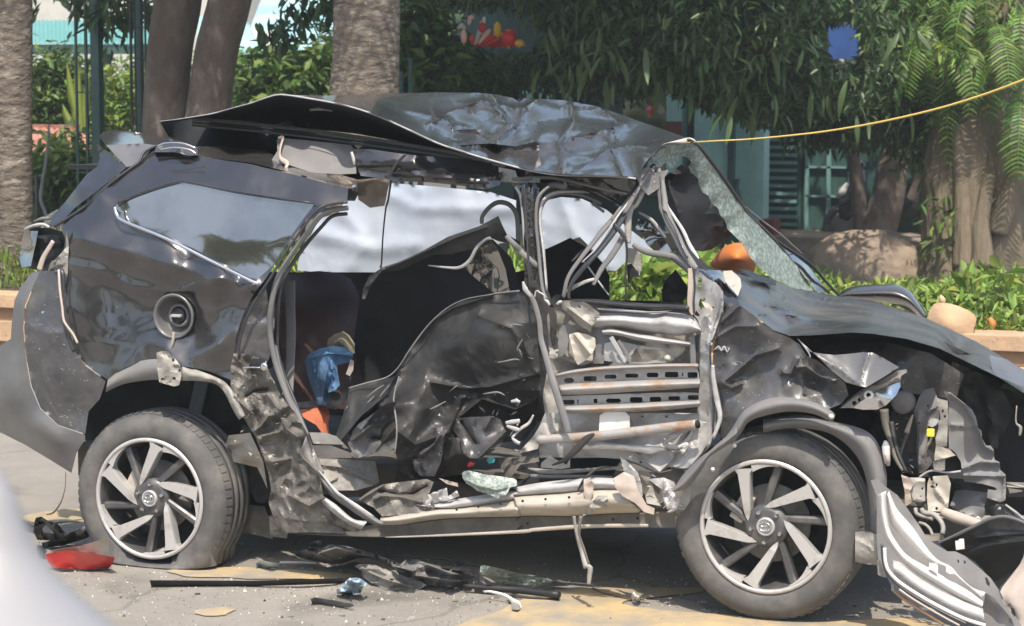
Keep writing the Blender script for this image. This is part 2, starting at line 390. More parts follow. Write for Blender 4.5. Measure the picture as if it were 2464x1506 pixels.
pv = hn.new('ShaderNodeVolumePrincipled'); pv.inputs['Color'].default_value = (.86, .93, .95, 1); pv.inputs['Density'].default_value = .0018; pv.inputs['Anisotropy'].default_value = .2
hz.node_tree.links.new(pv.outputs[0], hn['Material Output'].inputs['Volume'])
box('haze', (0, 0, 6), (240, 240, 14), hz, None, kind='stuff')  # thin haze volume added to lift the dark tones
M['soil'] = mat('planter_soil', (.09, .065, .045), .95, col2=(.14, .11, .08), nscale=6, bump=.6, bscale=20, bdist=.02)
M['yard'] = mat('yard_ground', (.09, .085, .075), .9, col2=(.14, .13, .11), nscale=1.5, bump=.4, bscale=20, bdist=.02)
M['paintline'] = mat('worn_yellow_paint', (.50, .37, .18), .8, col2=(.26, .235, .20), nscale=3, lo=.36, hi=.62, bump=.3, bscale=120, bdist=.004, detail=7)
def sheet(name, pp, m, z, kind='structure', parent=None, label=None):
    V = [Vector((x, y, z)) for x, y in pp]; return link(name, mesh(name, V, [tuple(range(len(V)))], False), m, parent, kind, label)
sheet('road', [(-118, -118), (118, -118), (118, 118), (-118, 118)], M['asphalt'], 0)
# kerb walls of the planter run parallel to the car
YP = atz(1232, 760, .5).y
def road_mark(s):
    P = [atz(a, b, 0) for a, b, _ in catmull(pts(s), 3, True)]; nn = len(P)
    rr = random.Random(int(P[0].x*100))
    V = [Vector((p.x+rr.uniform(-.015, .015), p.y+rr.uniform(-.015, .015), .005)) for p in P]
    link('road_marking', mesh('road_marking', V, [tuple(range(nn))], False), M['paintline'], None, 'structure')
road_mark('1110,1506 1180,1478 1250,1450 1330,1428 1420,1414 1500,1416 1640,1416 1700,1425 1580,1440 1500,1450 1520,1462 1640,1474 1800,1486 2000,1500 2200,1490 2200,1540 1100,1540')
road_mark('400,1374 520,1366 640,1370 780,1378 850,1388 780,1396 600,1394 450,1388')
road_mark('50,1246 120,1232 260,1226 420,1236 300,1262 180,1256 110,1262 80,1266')
road_mark('470,1474 520,1464 570,1470 540,1482 500,1484')

# ================================================================== the wrecked car
car = thing('wrecked_suv', 'dark grey SUV with its side torn open and roof crumpled, standing on the road', 'wrecked car', (1.4, .9, 0))
P_ = panel
# --- hidden bulk: far side, floor, seats
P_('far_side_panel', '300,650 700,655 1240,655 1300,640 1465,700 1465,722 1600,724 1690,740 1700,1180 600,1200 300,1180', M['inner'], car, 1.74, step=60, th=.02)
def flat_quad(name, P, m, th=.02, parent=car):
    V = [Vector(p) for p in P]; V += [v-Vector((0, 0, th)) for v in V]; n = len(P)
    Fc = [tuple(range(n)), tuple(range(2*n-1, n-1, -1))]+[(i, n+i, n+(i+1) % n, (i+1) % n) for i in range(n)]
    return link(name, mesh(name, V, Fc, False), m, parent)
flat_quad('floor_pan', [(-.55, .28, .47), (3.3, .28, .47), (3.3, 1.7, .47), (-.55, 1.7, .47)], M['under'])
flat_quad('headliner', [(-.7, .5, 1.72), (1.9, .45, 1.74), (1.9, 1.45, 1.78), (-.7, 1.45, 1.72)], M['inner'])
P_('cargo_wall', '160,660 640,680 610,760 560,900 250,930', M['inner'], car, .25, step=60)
P_('inner_wheelhouse', '200,1000 240,920 340,890 480,890 580,930 640,1090 650,1240 560,1250 560,1060 200,1060', M['black'], car, .42, step=30, cr=.02)
P_('bay_dark_backing', '1720,760 1860,780 2100,788 2260,815 2400,885 2480,940 2480,1240 2100,1240 1740,1180', M['black'], car, .75, step=16, cr=.06, s=3.5)  # dark backing sheet standing in for the darkness beneath the bonnet
P_('inner_fender', '1880,806,.2 2000,815,.25 2120,820,.3 2240,850,.35 2320,900,.4 2300,960,.4 2180,945,.3 2100,860,.2 2000,850,.15', M['paint_scr'], car, step=9, cr=.02, s=5)
P_('inner_fender', '2290,870,.5 2400,915,.5 2440,990,.5 2400,1080,.5 2330,1060,.5 2290,960,.5', M['black'], car, step=9, cr=.03, s=6)
# frame rail and shafts under the body
box('frame_rail', (1.35, .42, .37), (3.9, .09, .14), M['under'], car, bev=.01)
box('frame_rail', (1.35, 1.3, .37), (3.9, .09, .14), M['under'], car, bev=.01)
def cyl(name, a, b, r, m, parent=car, n=16):
    a, b = Vector(a), Vector(b)
    return rings(name, [a, b], lambda i: [(math.cos(2*math.pi*j/n)*r, math.sin(2*math.pi*j/n)*r) for j in range(n)], m, parent)
cyl('rear_axle', (0, .2, .33), (0, 1.6, .37), .045, M['under'])
cyl('exhaust_pipe', (.3, 1.0, .3), (2.2, .9, .36), .035, M['under'])
cyl('shock_absorber', (-.05, .33, .3), (.05, .4, .8), .03, M['grey'])
# --- seats seen through the torn side
P_('rear_seat', '672,690,.9 700,660,1.1 800,655,1.2 860,700,1.15 880,900,1.1 860,980,1.0 760,975,.75 715,965,.65 690,900,.7 670,800,.8', M['brown'], car, ctrl='760,820,.8', step=20, th=.12, cr=.02, s=4, curve=True)
P_('rear_seat', '860,700,1.3 940,670,1.35 1010,700,1.35 1010,900,1.3 900,960,1.2 860,900,1.2', M['brown'], car, step=20, th=.12, cr=.02, s=4, curve=True)
P_('seat_frame', '712,968,.62 735,966,.6 760,962,.62 800,968,.62 820,975,.62 810,985,.6 790,982,.6 720,980,.58', M['galv2'], car, step=9, cr=.015, s=20)
P_('seat_cushion', 'Z3:1020,770,.5 1130,765,.5 1250,740,.52 1370,695,.55 1430,690,.55 1400,760,.55 1430,850,.52 1400,960,.5 1420,1080,.5 1450,1180,.48 1610,1120,.55 1610,1205,.5 1480,1240,.45 1420,1225,.45 1340,1120,.42 1240,980,.42 1100,900,.4 1050,860,.42', M['orange'], car, step=7, cr=.02, s=6, th=.05)
P_('front_seat', '1312,600,1.0 1345,585,1.0 1372,572,1.0 1420,600,1.05 1450,632,1.1 1467,665,1.1 1467,724,1.1 1310,724,1.0', M['inner'], car, step=20, th=.1, cr=.02, s=5)
P_('steering_wheel', '1592,700 1600,675 1626,648 1655,690 1660,705 1640,728 1594,728', M['black'], car, 1.0, step=12, th=.05, cr=.02, s=9)
P_('dashboard', '1640,560,1.0 1680,615,1.1 1712,648,1.2 1790,655,1.3 1850,664,1.4 1860,690,1.2 1800,700,.9 1740,690,.6 1680,665,.5 1665,640,.6', M['black'], car, step=16, cr=.04, s=5, th=.05)
P_('sun_visor', '1585,435,.9 1640,395,.9 1680,430,1.1 1740,520,1.4 1766,560,1.45 1735,585,1.4 1712,600,1.3 1690,605,1.1 1655,600,.9 1610,520,.7', M['inner'], car, step=16, cr=.05, s=5, th=.02)
# --- far-side airbag curtain behind the windows
P_('curtain_airbag', '715,650,2.12 718,625,2.12 745,570,2.12 770,525,2.12 815,512,2.12 850,445,2.12 935,440,2.12 1040,448,2.12 1180,462,2.12 1242,482,2.12 1242,578,2.12 1180,590,2.12 1100,600,2.12 1000,655,2.12 900,658,2.12 800,658,2.12', M['bag'], car, step=9, cr=.008, s=2.5, soft=True, th=.03,
   ridges=[('940,470 1000,500 1100,500 1230,505', .012, 14), ('760,560 900,600 1000,590', .014, 16), ('1010,460 1000,540 980,640', .012, 12), ('830,520 870,560 850,640', .012, 14), ('1120,470 1110,560', .012, 12)])
P_('curtain_airbag', '1296,486,2.12 1350,474,2.12 1400,478,2.12 1460,505,2.12 1520,555,2.12 1568,592,2.12 1560,606,2.12 1520,615,2.12 1482,652,2.12 1462,650,2.12 1430,604,2.12 1395,570,2.12 1310,600,2.12', M['bag'], car, step=9, cr=.008, s=3, soft=True, th=.02,
   ridges=[('1350,480 1380,560 1460,640', .012, 12)])
P_('trim_cloth', '858,440,.7 900,432,.7 937,440,.7 925,495,.72 890,500,.7 862,480,.68', M['beige'], car, step=8, cr=.02, s=8)

# --- rear quarter
tile = '01'
qp = P_('quarter_panel', '350,378,.26 366,354,.30 400,362,.3 472,374,.27 540,386,.24 600,394,.22 700,418,.19 800,445,.16 838,452,.15 835,490,.12 766,494,.09 735,530,.07 686,595,.03 641,668,0 612,705,-.01 585,757,-.015 568,810,-.01 563,870,-.005 556,914,-.02 500,892,-.03 438,880,-.035 380,866,-.035 328,873,-.035 293,889,-.03 259,914,-.02 225,892,0 195,865,0 180,845,.0 170,800,.01 161,740,.02 158,700,.03 155,655,.05 152,610,.06 157,575,.06 146,548,.08 200,502,.12 262,446,.17 310,410,.21 335,392,.24',
   M['paint'], car, step=8, soft=True, ctrl='190,565,.03 300,596,0 420,632,-.035 540,668,-.045 600,690,-.035 240,470,.11 420,430,.15 600,445,.14 300,560,.05 450,610,.02 580,672,.01 300,650,.03 420,690,.015 560,730,.0 250,760,.01 470,810,.015 520,840,-.03 400,840,-.03 300,840,-.02 240,840,-.005',
   holes=['274,505 282,489 340,466 420,441 452,441 560,462 757,492 732,523 690,583 655,640 620,671 600,668 500,615 400,565 295,530 280,520', [(422+51*math.cos(a/16*2*math.pi), 760+52*math.sin(a/16*2*math.pi)) for a in range(16)]],
   cr=lambda x, y: .004+.012*max(0, min(1, (y-680)/120)), s=4, ridges=[('480,850 520,830 560,800', .02, 14), ('440,700 480,685 530,668 620,690', .014, 9), ('200,575 300,603 420,640 520,672', .010, 9), ('180,640 250,655 320,690 420,702', .012, 12)])
P_('quarter_window', '274,505,.085 282,489,.09 340,466,.11 420,441,.13 452,441,.13 560,462,.125 757,492,.09 732,523,.08 690,583,.05 655,640,.03 620,671,.01 600,668,.01 500,615,.04 400,565,.055 295,530,.07 280,520,.08', M['glass'], qp, step=14, th=.006, cr=.003, s=2)
tube('window_trim', '276,498,.045 281,517,.035 300,533,.02 400,574,-.005 500,624,-.025 600,674,-.05 622,682,-.05', 8, M['chrome'], qp, flat=.6)
tube('window_trim', '283,488,.075 340,463,.1 420,438,.12 455,438,.12 560,459,.115 757,489,.08', 4, M['seal'], qp)
tube('panel_gap_seal', '130,545,.09 200,500,.115 262,444,.165 310,408,.205 335,388,.235 347,366,.26 376,350,.29', 7, M['seal'], car)
# fuel filler
cf = at(422.5, 760, .0)
fp = lathe('fuel_filler', [(.098, -.018), (.094, -.026), (.086, -.02), (.082, .0), (.080, .03), (.06, .05), (.0, .056)], M['bumper'], car, cf, n=40)
lathe('filler_neck', [(.052, .052), (.052, .03), (.046, .022), (.038, .026), (.036, .045)], M['grey'], fp, cf+Vector((0, 0, 0)), n=28)
lathe('fuel_cap', [(.034, .045), (.034, .022), (.03, .016), (.0, .016)], M['black'], fp, cf+Vector((0, 0, 0)), n=24)
box('cap_handle', cf+Vector((0, .008, 0)), (.05, .02, .012), M['galv'], fp, bev=.003)
tube('fuel_flap_arm', '418,800,-.02 416,822,-.03 410,842,-.03', 8, M['galv2'], car)
br = P_('flap_bracket', '01:1090,1065 1130,1050 1170,1055 1220,1100 1262,1160 1266,1220 1250,1290 1215,1300 1160,1285 1110,1270 1098,1190 1095,1110', M['galv2'], car, -.06, step=7, cr=.014, s=14, th=.006, holes=['01:1200,1105 1216,1105 1216,1125 1200,1125', '01:1205,1235 1225,1235 1225,1252 1205,1252', '01:1122,1240 1140,1240 1140,1256 1122,1256', '01:1245,1180 1258,1180 1258,1195 1245,1195'])
band('wheel_arch_moulding', '259,914 292,888 328,871 365,864 392,864', '254,944 292,926 330,918 365,914 392,914', M['grey'], car, -.035, bulge=.02, cr=.004)
band('wheel_arch_moulding', '438,879 483,893 530,912 552,930 574,965 590,1000', '434,916 483,917 520,925 540,945 560,985 575,1010', M['galv2'], car, -.03, bulge=.015, cr=.012, s=12)
# bumper, lamp pocket, tail gate
P_('rear_bumper', '96,651,.1 76,656,.12 50,690,.13 35,722,.13 28,780,.14 26,815,.15 0,832,.2 -70,846,.45 -70,1010,.45 0,1040,.30 60,1070,.19 120,1106,.12 172,1138,.08 184,1090,.03 205,1056,.0 204,1046,.0 140,1024,.03 97,984,.05 74,930,.06 62,860,.07 56,790,.08 60,735,.09', M['bumper'], car, step=12, ctrl='20,900,.11 20,960,.10 90,1030,.03 130,1060,.02', cr=.004, s=4)
P_('bumper_side', '96,651,.09 130,652,.06 154,656,.05 157,700,.03 161,742,.02 170,802,.01 180,846,.0 205,880,0 255,916,-.02 240,960,0 213,990,.02 205,1044,.0 140,1022,.03 98,982,.05 76,928,.06 64,860,.07 58,790,.08 63,735,.085', M['paint_scr'], car, step=9, cr=.006, s=5, ctrl='120,800,.0 150,900,-.01', ridges=[('66,780 110,800 150,800', .008, 8), ('80,660 70,720 64,740', .01, 8)])
P_('rear_reflector', '-30,898,.27 0,906,.2 23,926,.15 0,937,.2 -30,940,.27', M['red'], car, step=10, th=.01)
P_('lamp_pocket', '72,548,.25 120,548,.2 158,560,.18 160,610,.18 156,655,.16 100,655,.2 60,640,.3 55,590,.3', M['black'], car, step=12, cr=.03, s=9)
P_('tail_lamp_housing', '01:170,215,.2 265,215,.2 250,300,.16 215,460,.12 150,470,.16 135,400,.25 150,290,.25', M['glass'], car, step=10, th=.03, cr=.008, s=10)
tube('lamp_bracket', '01:370,285,.1 330,350,.1 300,410,.1 275,490,.1', [11, 13, 16], M['beige'], car, flat=.4, jit=.004)
P_('lamp_bracket', '01:460,215,.05 460,330,.05 400,400,.05 350,440,.06 330,500,.08 370,470,.06 440,480,.05 470,540,.04 480,300,.04', M['galv2'], car, step=8, cr=.012, s=14)
tube('body_seal', '01:170,205,.12 230,180,.1 300,170,.1 345,190,.1', [5, 9, 6], M['galv'], car)
tube('body_seal', '01:235,150,.12 290,130,.1 345,125,.1', [3, 8, 6], M['grey'], car)
tube('torn_strip', '141,649,.02 144,680,.0 150,737,-.02 153,768,-.03 160,783,-.03 176,805,-.02 186,826,-.02', 6, M['beige'], car, jit=.003)
tube('split_seam', '132,645,.05 150,655,.03 153,700,.02 158,760,.01 166,810,.0 178,846,.0', 9, M['seal'], car)
P_('tailgate_pillar', '232,344,.3 243,352,.3 305,402,.22 258,440,.18 180,500,.12 142,541,.09 118,546,.12 125,520,.14 152,492,.18 208,420,.24 234,400,.27 240,380,.3', M['paint'], car, step=10, ctrl='190,460,.13 275,400,.22')
P_('tailgate_edge', '110,520 140,502 128,545 112,548 105,535', M['chrome'], car, .16, step=10)
sp = P_('spoiler', '238,328,.5 248,317,.62 266,313,.75 311,315,.9 362,323,.95 431,341,.9 436,346,.8 400,347,.6 376,349,.45 340,345,.4 255,349,.4', M['roof'], car, step=10, ctrl='330,330,.7', th=.06)
P_('spoiler_side', '255,349,.36 340,345,.33 376,349,.3 359,362,.28 345,380,.25 324,397,.22 305,402,.21', M['bumper'], sp, step=9, th=.01)
rr_ = P_('roof_rail_end', '376,353,.28 400,345,.3 440,345,.3 475,353,.28 476,372,.25 458,375,.24 420,366,.25 372,366,.25', M['roof'], car, step=8, th=.03, ctrl='430,355,.24')
tube('rail_trim', '378,352,.22 400,344,.22 440,345,.22 472,357,.22', 5, M['chrome'], rr_)
tube('rail_trim', '385,360,.2 420,355,.2 455,360,.2 472,370,.2', 5, M['chrome'], rr_)

# --- roof: peeled rear half, crumpled front half
P_('roof_shadow_backing', '385,292,.7 465,282,1.2 640,300,1.3 860,330,1.4 1050,365,1.45 1195,390,1.4 1210,440,1.3 1000,420,1.3 860,432,1.2 700,385,1.2 560,355,1.1 470,352,1. 405,328,.9', M['inner'], car, step=30, th=.01)  # dark backing stands in for the interior shadow under the peeled roof
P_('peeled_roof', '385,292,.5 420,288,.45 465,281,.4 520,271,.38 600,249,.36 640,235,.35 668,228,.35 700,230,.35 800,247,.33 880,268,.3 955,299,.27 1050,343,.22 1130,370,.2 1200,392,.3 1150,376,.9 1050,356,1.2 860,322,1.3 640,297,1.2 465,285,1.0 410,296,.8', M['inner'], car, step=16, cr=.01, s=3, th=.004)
tube('dome_lamp', '745,264,.7 775,262,.7 800,266,.7', [6, 9, 5], M['galv'], car, flat=.5)
for k_, (dy, w_, mm) in enumerate(((0, 10, 'grey'), (9, 5, 'seal'), (16, 6, 'grey'))):
    tube('roof_rail', f'463,{285+dy},.72 560,{294+dy},.72 640,{302+dy},.72 760,{316+dy},.7 860,{330+dy},.68 1000,{352+dy*.8},.62 1100,{369+dy*.7},.5 1215,{394+dy*.4},.3', w_, M[mm], car, flat=.7)
tube('roof_edge', '385,292,.49 420,288,.44 465,281,.39 520,271,.37 600,249,.35 640,235,.34 668,228,.34 700,230,.34 800,247,.32 880,268,.29 955,299,.26 1050,343,.21 1130,370,.19 1220,396,.14 1290,413,.11 1350,421,.09 1430,423,.09 1500,426,.11 1530,430,.11', [2, 3, 4, 4.5, 4.5, 4], M['galv'], car, flat=.8, k=6)
P_('roof_panel', '668,228,.36 740,238,.35 800,246,.34 880,267,.31 955,298,.28 1050,343,.22 1130,370,.2 1220,394,.16 1290,411,.13 1350,419,.11 1430,421,.11 1500,424,.12 1532,427,.12 1548,400,.16 1572,366,.22 1602,351,.32 1663,341,.42 1650,330,.6 1590,309,.95 1540,292,1.2 1440,256,1.5 1360,241,1.55 1300,238,1.45 1262,236,1.4 1250,245,1.35 1235,236,1.4 1200,228,1.5 1150,223,1.55 1050,222,1.5 900,226,1.4 780,230,1.',
   M['roof'], car, step=7, ctrl='900,245,.8 1000,270,.8 1100,300,.8 1200,330,.7 1300,330,.6 1400,320,.8 1500,340,.7 1580,345,.5 1450,390,.3 1300,390,.3',
   cr=lambda x, y: (.075 if 1040 < x < 1480 else .012)*(1 if y > 245 else .3), s=2.0,
   ridges=[('1185,228 1230,300 1195,345', .12, 9), ('1290,240 1260,262 1250,300 1180,345 1090,350', .12, 8), ('1370,240 1378,262 1380,290 1345,350 1358,380 1352,418', .15, 7), ('1030,300 1080,270 1160,240 1240,262', .09, 9), ('1180,345 1240,352 1290,340', .1, 7),
           ('1440,256 1500,300 1380,330', .09, 9), ('1455,320 1500,424', .06, 8), ('1380,420 1460,360 1570,350', .06, 10), ('960,260 1080,290 1100,330', .06, 10), ('1095,315 1150,320 1180,345 1195,365', -.07, 12)])
P_('torn_roof_piece', '10:160,960,.5 330,975,.5 660,1010,.5 690,1050,.48 700,1210,.4 600,1215,.38 440,1205,.35 380,1200,.34 200,1140,.34 110,1160,.35 100,1130,.36 150,1050,.42 145,980,.48', M['grey'], car, step=9, cr=.014, s=5, th=.005)
tube('torn_edge', '10:160,958,.46 195,960,.46 165,1050,.38 170,1100,.33 220,1140,.32 190,1180,.3 100,1160,.33', [5, 11, 7, 13, 10, 8], M['beige'], car, flat=.4, jit=.006)
P_('roof_side_rail', '475,357,.28 520,352,.5 560,354,.6 640,362,.55 662,376,.45 688,398,.35 740,412,.3 790,428,.24 838,448,.18 800,441,.17 700,414,.2 600,391,.23 540,384,.25 476,372,.27', M['roof'], car, step=10, th=.01)
P_('door_head_rail', '10:665,1040,.3 800,1040,.3 1040,1075,.3 1200,1090,.32 1500,1110,.35 1700,1150,.35 1720,1200,.3 1700,1290,.28 1600,1320,.28 1400,1290,.27 1200,1270,.27 960,1262,.25 920,1250,.25 730,1225,.25 700,1150,.27 690,1080,.3', M['paint'], car, step=9, cr=.012, s=5, ridges=[('10:700,1150 950,1150 1200,1190 1500,1220 1700,1230', .03, 6), ('10:950,1210 1300,1240 1600,1280', .025, 5)])
tube('rail_end_strip', '10:665,1060,.26 680,1110,.25 685,1150,.25', [7, 9, 4], M['galv'], car, flat=.4)
tube('seat_belt', '10:1045,1075,.22 980,1140,.24 950,1200,.25 935,1300,.3 920,1400,.35 11:905,60,.4 885,250,.42 875,440,.45 866,470,.46', [7, 8, 6, 5, 6], M['seal'], car, flat=.5)
P_('torn_bracket', '10:620,1320,.2 700,1300,.2 720,1340,.2 690,1400,.22 640,1400,.22 560,1310,.2', M['black'], car, step=7, cr=.02, s=12)
P_('roof_bracket', '1200,402,.3 1240,410,.28 1245,425,.28 1260,430,.26 1300,428,.2 1300,440,.2 1200,438,.3', M['galv'], car, step=7, cr=.015, s=12)
# --- door openings: seals and pillars
tube('door_seal', '836,486,.11 790,492,.1 764,504,.08 735,540,.06 690,603,.02 650,670,-.01 622,712,-.02 596,760,-.03 578,815,-.03 574,860,-.03', 6, M['seal'], car)
tube('door_seal', '838,500,.14 796,506,.13 770,520,.11 740,560,.09 700,615,.06 668,672,.03 652,740,.03 650,800,.05 662,870,.06 684,935,.06 715,1010,.05 748,1080,.03 775,1140,.0', [12, 14, 12, 14, 14, 15, 15, 12], M['grey'], car, flat=.6, k=6)
tube('door_seal', '836,514,.2 800,520,.19 774,545,.17 735,590,.14 700,640,.12 676,690,.1 668,760,.12 666,840,.12 682,900,.12 706,960,.1 730,1020,.08 750,1080,.06', [9, 9, 10, 14, 12, 10], M['seal'], car, flat=.6, k=6)
tube('pillar_trim', '11:125,630,.12 115,800,.12 130,960,.12 145,1080,.11 170,1200,.1 220,1350,.08 280,1480,.06 12:300,60,.04 350,180,.02', [9, 10, 9, 13, 13, 16, 20], M['grey'], car, flat=.5)
tube('seat_belt', '11:240,560,.4 240,750,.4 244,920,.38 240,1100,.34 234,1250,.3 230,1400,.26', [27, 27, 26, 24, 22], M['grey'], car, flat=.12)
P_('door_frame_plate', '560,800,-.01 600,730,.0 640,690,.02 650,760,.05 652,850,.06 640,880,.06 610,862,.02 570,880,.0', M['paint_scr'], car, step=9, cr=.012, s=6)
# crumpled dusty metal behind the rear wheel
P_('crushed_pillar', 'Z3:130,20,.0 300,20,.0 420,60,.03 560,100,.05 600,250,.05 680,400,.05 740,540,.04 850,700,.03 950,800,.02 1010,900,.01 1100,1050,.0 1180,1250,-.01 1240,1400,-.02 12:470,600,-.05 600,700,-.06 760,830,-.05 700,850,-.03 600,820,-.02 480,790,.0 300,770,.0 120,740,.02 85,640,.04 105,560,.04 90,450,.05 50,330,.05 0,200,.04 Z3:400,1100,.02 330,1000,.03 220,800,.02 120,600,.0 90,500,-.01 90,200,-.01',
   M['grime'], car, step=5, cr=.034, s=8, ridges=[('Z3:400,1065 500,990 600,860 660,850', .05, 5), ('Z3:700,800 850,1050 990,1140', .05, 7), ('Z3:130,600 350,800 400,1000 560,1480', .04, 7), ('Z3:530,1130 740,1080 770,1050', .04, 5), ('Z3:300,590 400,530 570,500', -.05, 6), ('Z3:600,600 720,760', .05, 7), ('Z3:640,1480 860,1440', .04, 5), ('12:110,390 230,340', .03, 5), ('12:300,300 330,340 460,460 560,570', .05, 7), ('12:240,600 370,670 470,610', .04, 5)])
P_('lower_sill_plate', '12:90,740,.03 120,735,.02 300,768,.0 480,758,.0 590,790,.0 615,860,.0 400,852,.0 220,856,.02 215,895,.04 100,880,.05', M['grime'], car, step=9, cr=.012, s=6, th=.02)
band('bent_sill_strip', '12:470,600,-.06 560,660,-.07 680,760,-.08 780,770,-.08', '12:455,640,-.05 540,720,-.06 640,790,-.07 735,835,-.07', M['galv'], car, bulge=.02, cr=.008, s=10)
band('bent_sill_strip', '12:350,180,.0 400,330,.0 450,420,-.02 560,560,-.05 700,650,-.08 850,760,-.08 900,790,-.07', '12:290,330,.02 340,400,.02 420,500,-.01 520,600,-.04 660,700,-.06 800,790,-.06 850,800,-.06', M['grey'], car, bulge=.03, cr=.008, s=10)
tube('sill_edge', '12:420,410,-.05 560,565,-.08 620,610,-.1 700,670,-.1 820,745,-.09', [4, 9, 8, 12, 7], M['galv'], car, flat=.5, jit=.004)
la = P_('door_latch', 'Z3:355,130 380,85 500,85 555,110 555,180 470,185 355,180', M['black'], car, -.01, step=6, th=.04, cr=.005, s=12)
lathe('latch_striker', [(.017, .004), (.017, -.004), (.008, -.006), (.0, -.006)], M['chrome'], la, at(635, 882, -.05), n=16)
tube('latch_rod', 'Z3:250,205,-.04 400,205,-.04 480,210,-.04', 4, M['chrome'], la)
P_('wheelhouse_liner', 'Z3:60,1120,.12 350,1085,.1 430,1250,.08 530,1480,.08 12:80,550,.1 10,400,.15 Z3:100,1470,.15 0,1300,.2', M['cream'], car, step=8, cr=.02, s=6, ridges=[('Z3:60,1250 250,1230 360,1400', .03, 6)])
P_('chassis_bracket', '12:-60,660,.3 60,670,.3 90,750,.3 120,900,.3 0,870,.3 -100,850,.3', M['under'], car, step=10, cr=.02, s=6, th=.03)
P_('mud_flap', '12:0,420,.2 60,460,.18 105,510,.16 100,600,.16 60,650,.18 0,640,.2 -40,560,.22', M['black'], car, step=8, cr=.012, s=9, th=.03)
# --- clothes and things inside (separate things, built later)
# --- crushed rear door
rd = P_('rear_door', '1282,700,.2 1240,703,.22 1190,710,.25 1110,726,.3 1060,755,.33 1012,800,.34 975,860,.32 952,905,.28 900,918,.26 842,932,.22 825,1000,.15 808,1048,.12 835,1075,.08 850,1090,.06 872,1101,.05 950,1077,.05 956,1110,.15 952,1162,.18 1000,1166,.2 1050,1160,.2 1090,1110,.2 1120,1070,.24 1260,1060,.3 1300,1010,.3 1313,970,.26 1302,900,.2 1292,800,.18',
   M['plate'], car, step=6, cr=lambda x, y: .014+.045*max(0, min(1, (y-880)/120)), s=4.5, ctrl='1150,800,.16 1080,850,.22 1200,900,.2 1100,960,.3 1000,980,.12 900,1030,.04 1030,900,.24',
   ridges=[('950,900 985,830 1030,780 1090,740 1180,712', .05, 8), ('820,1060 870,1000 930,950 950,905', .05, 6), ('880,1000 910,960 925,930', .04, 5), ('1040,920 1120,935 1180,930 1290,900', .04, 6), ('960,1040 1000,1070 1080,1040 1110,960', .05, 8), ('1150,760 1230,790 1270,860', .02, 9), ('900,1090 950,1030', .05, 8), ('1110,1000 1160,960 1240,985 1290,960', .05, 6)])
tube('door_edge', '838,934,.16 880,922,.2 930,908,.24 958,885,.26 985,845,.27 1018,798,.28 1062,752,.27 1110,723,.25 1190,707,.2 1250,700,.17', [3, 4, 3, 4, 3.5, 3, 5], M['grey'], rd, jit=.003)
tube('door_edge', '950,1092,.0 955,1030,.02 948,960,.08 960,905,.12', [3, 5, 3], M['grey'], rd, jit=.003)
P_('door_skin_fold', 'Z4:30,560,.06 150,420,.02 320,300,.0 440,200,.02 540,180,.05 550,300,.1 490,400,.1 545,480,.08 553,660,.04 440,710,.02 120,775,.02 40,620,.04', M['paint_scr'], rd, step=7, cr=.02, s=6, ridges=[('Z4:100,580 300,420 450,380', .05, 6), ('Z4:180,480 300,320 440,160', .04, 5), ('Z4:300,560 400,570 490,470', -.05, 6)])
P_('door_skin_fold', 'Z4:1080,400,.22 1170,360,.2 1320,345,.16 1560,335,.14 1640,370,.15 1700,490,.16 1640,640,.12 1560,700,.1 1400,790,.1 1310,780,.1 1240,700,.12 1200,560,.16 1140,480,.2', M['paint_scr'], rd, step=6, cr=.02, s=6, ridges=[('Z4:1230,400 1340,570 1380,620', -.05, 5), ('Z4:1220,600 1240,700 1310,770 1400,780 1690,500', .05, 5), ('Z4:1540,350 1480,460', .04, 5)])
P_('door_skin_fold', 'Z4:1130,400,.1 1060,440,.1 940,460,.12 920,560,.14 820,600,.14 700,700,.14 740,900,.12 800,960,.12 950,965,.12 1010,840,.1 1030,740,.08 1040,560,.08', M['paint_scr'], rd, step=6, cr=.03, s=7, ridges=[('Z4:1120,410 1040,560 1035,720 1020,800 950,960', .06, 5), ('Z4:810,740 940,640 1000,540', .05, 5), ('Z4:700,740 730,900', .05, 5)])
P_('door_skin_fold', 'Z4:1040,560,.15 1200,560,.14 1250,720,.12 1300,800,.14 1290,900,.2 1100,900,.18 1030,820,.14', M['plate'], rd, step=7, cr=.02, s=7)
# pressed metal pieces scattered across the plate
for s_ in ('Z1:120,1095 250,1085 370,1072 420,1085', 'Z4:235,145 330,70 410,10', 'Z4:355,185 400,110 470,5', 'Z4:0,300 40,230', 'Z4:195,240 260,190 320,130', 'Z4:890,260 960,230 1060,180', 'Z4:1100,85 1180,20', 'Z4:1450,100 1600,90 1680,120', 'Z1:290,605 380,600 490,610', 'Z1:400,960 410,900 470,800', 'Z1:420,930 440,980 460,1050', 'Z1:550,1050 620,1065', 'Z1:520,720 570,790', 'Z4:1240,20 1330,35'):
    tube('torn_edge', ' '.join(t+',.12' for t in s_.split()), [2, 5, 2], M['grey'], rd, flat=.5, jit=.006)
